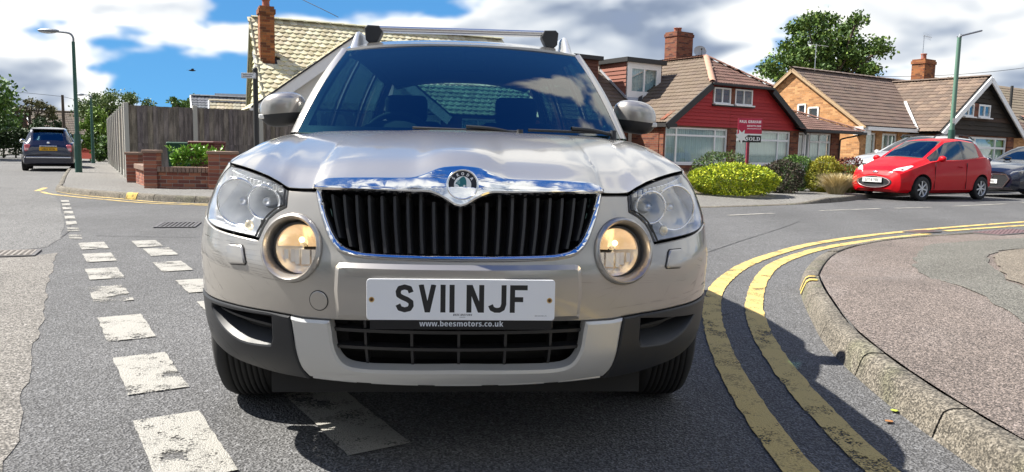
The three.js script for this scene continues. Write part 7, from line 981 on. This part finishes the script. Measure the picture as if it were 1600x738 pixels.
// behind the camera, mirrored in the bumper and lamps: gardens across the road
tree('corner_tree', 'big garden tree standing across the road behind the viewpoint on the left', [-9.5, 0, 11], 2.2, 4.2, 3.4, 2.6, 3, 40, 7000, 0.24, GR, 221, { r: 0.25 });
tree('corner_tree', 'garden tree standing across the road behind the viewpoint on the right', [10.5, 0, 14], 2.4, 4.6, 3.2, 2.6, 3, 36, 6000, 0.24, GR, 222, { r: 0.25 });
{ const g = thing('rear_hedge', 'long clipped hedge across the road behind the viewpoint', 'hedge'), R = rng(151); part('foliage', leafCloud(R, 14000, () => V3(lerp(-16, 7, R()), 0.03 + Math.sqrt(R()) * 1.5, 9.6 + gauss(R) * 0.5), 0.13, GR.concat(DK), 0.6), M.leaf, g); part('stems', merge(Array.from({ length: 24 }, (_, i) => cyl(V3(-15.5 + i * 0.97, 0, 9.6), V3(-15.4 + i * 0.97, 1.1, 9.6), 0.04, 0.015, 6))), M.bark, g); }
backHouse('opposite_house', 'brick house across the road behind the viewpoint', [-3, 0, 19], Math.PI, 13, 8, 4.6, 7.0, tileMats(0.16, 0.11, 0.085, 4, 81), M.brickRed, (H) => { for (const [x, y] of [[-4, 1], [0.2, 1], [4, 1], [-4, 3.2], [0.2, 3.2], [4, 3.2]]) win(H, x - 0.8, x + 0.8, y, y + 1.2, 3.8, { x: [0.5] }); });
// ---------------------------------------------------------------- street furniture
M.postGreen = mat(0.025, 0.085, 0.065, 0.5, { metalness: 0.2 }); M.lampGrey = mat(0.20, 0.22, 0.25, 0.5, { metalness: 0.4 });
{
  const g = thing('street_lamp', 'tall green street lamp post on the pavement beside the dark city car', 'street lamp', null, [-11.30, 0.1, -21.5]);
  part('post_base', cyl(V3(0, 0, 0), V3(0, 1.15, 0), 0.095, 0.09, 16), M.postGreen, g); part('post', cyl(V3(0, 1.1, 0), V3(0.0, 3.80, 0), 0.062, 0.045, 14), M.postGreen, g); part('bracket', tube([V3(0, 3.75, 0), V3(0, 3.92, 0), V3(-0.12, 4.04, 0), V3(-0.5, 4.08, 0)], 0.03, 24, 8), M.lampGrey, g); const h = part('lantern', norm(new THREE.SphereGeometry(0.5, 24, 12).scale(0.62, 0.13, 0.24).translate(-0.68, 4.09, 0)), M.lampGrey, g); part('lens', norm(new THREE.SphereGeometry(0.5, 20, 8, 0, 6.3, Math.PI / 2, Math.PI / 2).scale(0.52, 0.13, 0.2).translate(-0.70, 4.075, 0)), mat(0.5, 0.52, 0.55, 0.2), h); part('access_door', box(0, 0.6, 0.09, 0.09, 0.4, 0.012, 0.004), M.postGreen, g);
}
{
  const g = thing('street_lamp', 'smaller distant green street lamp in front of the dome shaped tree', 'street lamp', null, [-15.7, 0.1, -32.0]);
  part('post', cyl(V3(0, 0, 0), V3(0, 2.75, 0), 0.075, 0.04, 12), M.postGreen, g); part('bracket', tube([V3(0, 2.7, 0), V3(0, 2.82, 0), V3(-0.1, 2.88, 0), V3(-0.3, 2.9, 0)], 0.025, 16, 6), M.lampGrey, g); part('lantern', norm(new THREE.SphereGeometry(0.5, 16, 8).scale(0.36, 0.1, 0.2).translate(-0.42, 2.9, 0)), M.lampGrey, g);
}
{
  const g = thing('street_lamp', 'green street lamp behind the red hatchback with a flat angled head', 'street lamp', null, [13.64, 0.1, -18.6]); g.rotation.y = 0.0;
  part('post_base', cyl(V3(0, 0, 0), V3(0, 1.7, 0), 0.095, 0.088, 16), M.postGreen, g); part('post', cyl(V3(0, 1.65, 0), V3(0.0, 4.22, 0), 0.062, 0.055, 14), mat(0.10, 0.20, 0.15, 0.5), g); part('lantern', norm(new RoundedBoxGeometry(0.62, 0.05, 0.22, 2, 0.02).rotateZ(0.26).translate(0.28, 4.33, 0)), M.lampGrey, g); part('spigot', cyl(V3(0, 4.18, 0), V3(0.03, 4.30, 0), 0.05, 0.045, 12), M.lampGrey, g); part('sticker', box(0.0, 1.95, 0.062, 0.07, 0.14, 0.004, 0.001), mat(0.65, 0.66, 0.62, 0.5), g);
}
{
  const g = thing('telegraph_pole', 'thin wooden telegraph pole with crossarm far down the side road', 'telegraph pole', null, [-25.75, 0, -50]); part('pole', cyl(V3(0, 0, 0), V3(0, 4.0, 0), 0.11, 0.08, 10), M.bark, g); part('crossarm', box(0, 2.9, 0, 0.9, 0.07, 0.07, 0.01), M.bark, g); part('steps', merge([box(0.09, 2.2, 0, 0.16, 0.02, 0.02), box(-0.09, 2.45, 0, 0.16, 0.02, 0.02)]), M.lampGrey, g);
}
const wire = (label, pts, r) => tag(part(numbered('overhead_wire'), tube(pts, r, 30, 5), M.black, scene), label, 'cable');
wire('thin overhead wire running left from the telegraph pole', [V3(-25.75, 3.9, -50), V3(-30, 4.25, -45), V3(-36, 5.6, -38)], 0.012);
wire('thin overhead wire running right from the telegraph pole', [V3(-25.75, 3.9, -50), V3(-22, 3.0, -52), V3(-17, 2.9, -54)], 0.012);
wire('thin overhead wire crossing the dark cloud above the pale roof', [V3(-13.5, 11.3, -32), V3(-9, 8.3, -32), V3(-5.0, 6.2, -30)], 0.014);
wire('thin overhead wire rising to the right above the dark gable', [V3(24, 6.1, -47), V3(33, 6.5, -46), V3(43, 8.0, -44)], 0.016);
{
  const g = thing('street_name_post', 'black post with a small white street name plate in front of the fence', 'sign post', null, [-3.62, 0.1, -11.85]); part('post', cyl(V3(0, 0, 0), V3(0, 2.22, 0), 0.045, 0.045, 16), M.black, g); part('post_cap', norm(new THREE.SphereGeometry(0.048, 14, 8).translate(0, 2.22, 0)), M.black, g);
  const t = canvasTex(256, 96, (x) => { x.fillStyle = '#e6e8ea'; x.fillRect(0, 0, 256, 96); x.strokeStyle = '#222'; x.lineWidth = 5; x.strokeRect(4, 4, 248, 88); x.fillStyle = '#222'; for (const [y, w] of [[22, 200], [54, 170]]) for (let i = 0; i < 9; i++) x.fillRect(24 + i * w / 9, y, w / 13, 20); }); part('name_plate', box(-0.10, 2.11, 0.055, 0.25, 0.095, 0.015, 0.003), M.upvc, g); const f = norm(new THREE.PlaneGeometry(0.24, 0.085)); f.translate(-0.10, 2.11, 0.0640); part('plate_lettering', f, mat(1, 1, 1, 0.5, { map: t }), g); part('clip', box(0, 2.11, 0.04, 0.05, 0.05, 0.03, 0.006), M.lampGrey, g);
}
{
  const g = thing('sale_board', 'red and white estate agent board marked SOLD on a red post', 'sign', null, [7.05, 0.1, -16.5], 0.05); part('post', span(-0.03, 0.035, 0, 1.72, -0.03, 0.03, 0.006), mat(0.20, 0.02, 0.04, 0.6), g);
  const t = canvasTex(512, 300, (x) => { x.fillStyle = '#b3163f'; x.fillRect(0, 0, 512, 300); x.fillStyle = '#fff'; x.textAlign = 'center'; x.font = 'bold 78px sans-serif'; x.fillText('PAUL GRAHAM', 256, 84, 470); x.font = 'bold 46px sans-serif'; x.fillText('020 8773 2500', 340, 158, 320); x.font = 'bold 28px sans-serif'; x.fillText('www.paulgraham.co.uk', 340, 205, 300); });
  part('board', box(0.02, 1.585, 0.035, 0.62, 0.40, 0.014, 0.003), mat(0.35, 0.02, 0.06, 0.5), g); const f = norm(new THREE.PlaneGeometry(0.61, 0.36)); f.translate(0.02, 1.595, 0.044); part('lettering', f, mat(1, 1, 1, 0.45, { map: t }), g);
  part('white_edge', span(-0.28, 0.33, 1.385, 1.415, 0.04, 0.048), M.upvc, g);
  const t2 = canvasTex(512, 170, (x) => { x.fillStyle = '#0d0f12'; x.fillRect(0, 0, 512, 170); x.fillStyle = '#fff'; x.font = 'bold 128px serif'; x.textAlign = 'center'; x.fillText('SOLD', 320, 128, 350); }); part('sold_slip', box(0.04, 1.29, 0.032, 0.56, 0.17, 0.012, 0.003), M.black, g); const f2 = norm(new THREE.PlaneGeometry(0.55, 0.165)); f2.translate(0.04, 1.29, 0.040); part('sold_lettering', f2, mat(1, 1, 1, 0.45, { map: t2 }), g);
  const mp = []; for (let i = 0; i < 14; i++) { const a = i / 14 * 6.283 + 0.22, r = i & 1 ? 0.085 : 0.165; mp.push([Math.cos(a) * r, Math.sin(a) * r * 1.1]); } part('leaf_emblem', extrude(mp, 0.006).translate(-0.19, 1.345, 0.048), M.upvc, g);
}
// wheelie bins behind the planter
function bin(label, pos, c, turn) { const g = thing('wheelie_bin', label, 'bin', null, pos, turn), m = mat(...c, 0.55); part('body', loft([[0.235, 0.05], [0.265, 0.55], [0.285, 0.92]].map(([w, y]) => [[-w, w * 1.1], [w, w * 1.1], [w, -w * 1.1], [-w, -w * 1.1], [-w, w * 1.1]].map(([x, z]) => V3(x, y, z))), 0.4), m, g); const l = part('lid', norm(new RoundedBoxGeometry(0.60, 0.07, 0.68, 3, 0.03).translate(0, 0.955, 0.0)), m, g); part('lid_handle', box(0, 0.97, -0.36, 0.5, 0.03, 0.05, 0.012), m, g); for (const sd of [-1, 1]) part('wheel', cyl(V3(sd * 0.24, 0.1, -0.28), V3(sd * 0.29, 0.1, -0.28), 0.1, 0.1, 18), M.rubber, g); part('rim_lip', box(0, 0.90, 0.0, 0.60, 0.035, 0.66, 0.01), m, g); }
bin('dark green wheelie bin behind the laurels at the fence', [-6.18, 0.05, -15.6], [0.012, 0.07, 0.035], 0.1); bin('brown wheelie bin behind the laurels beside the green one', [-5.66, 0.08, -15.55], [0.11, 0.025, 0.018], -0.08);
{ const g = thing('red_far_wall', 'low red brick wall at the far end of the side pavement', 'wall'); part('wall', uvBox(bar(V3(-18.9, 0.36, -40.2), V3(-20.4, 0.36, -41.0), 0.2, 0.5)), mat(0.36, 0.06, 0.04, 0.9), g); part('coping', bar(V3(-18.9, 0.63, -40.2), V3(-20.4, 0.63, -41.0), 0.26, 0.05), mat(0.30, 0.08, 0.06, 0.9), g); }
// a bird crossing the sky
{
  const g = thing('bird', 'small dark bird gliding in the sky left of the chimney', 'bird', null, [-10.8, 3.94, -30], 0.4); const rows = []; for (let i = 0; i <= 10; i++) { const t = i / 10, r = 0.035 * Math.pow(Math.sin(Math.PI * clamp(t * 0.94 + 0.03)), 0.7) * (t > 0.8 ? 0.75 : 1); rows.push(Array.from({ length: 11 }, (_, k) => { const a = k / 10 * 6.283; return V3(lerp(-0.14, 0.14, t), r * Math.sin(a), r * Math.cos(a)); })); } const wing = (s) => loft([[V3(0.05, 0.015, 0), V3(0.07, 0.06, s * 0.12), V3(0.01, 0.05, s * 0.30)], [V3(-0.05, 0.012, 0), V3(-0.03, 0.058, s * 0.12), V3(-0.04, 0.05, s * 0.29)]], 1); part('body', merge([loft(rows, 1), wing(1), wing(-1), loft([[V3(-0.12, 0, -0.02), V3(-0.12, 0, 0.02)], [V3(-0.22, 0.0, -0.045), V3(-0.22, 0.0, 0.045)]], 1)]), mat(0.02, 0.02, 0.022, 0.8), g);
}
scene.traverse((o) => { if (o.isMesh) { o.castShadow = true; o.receiveShadow = true; } });
renderer.render(scene, camera);
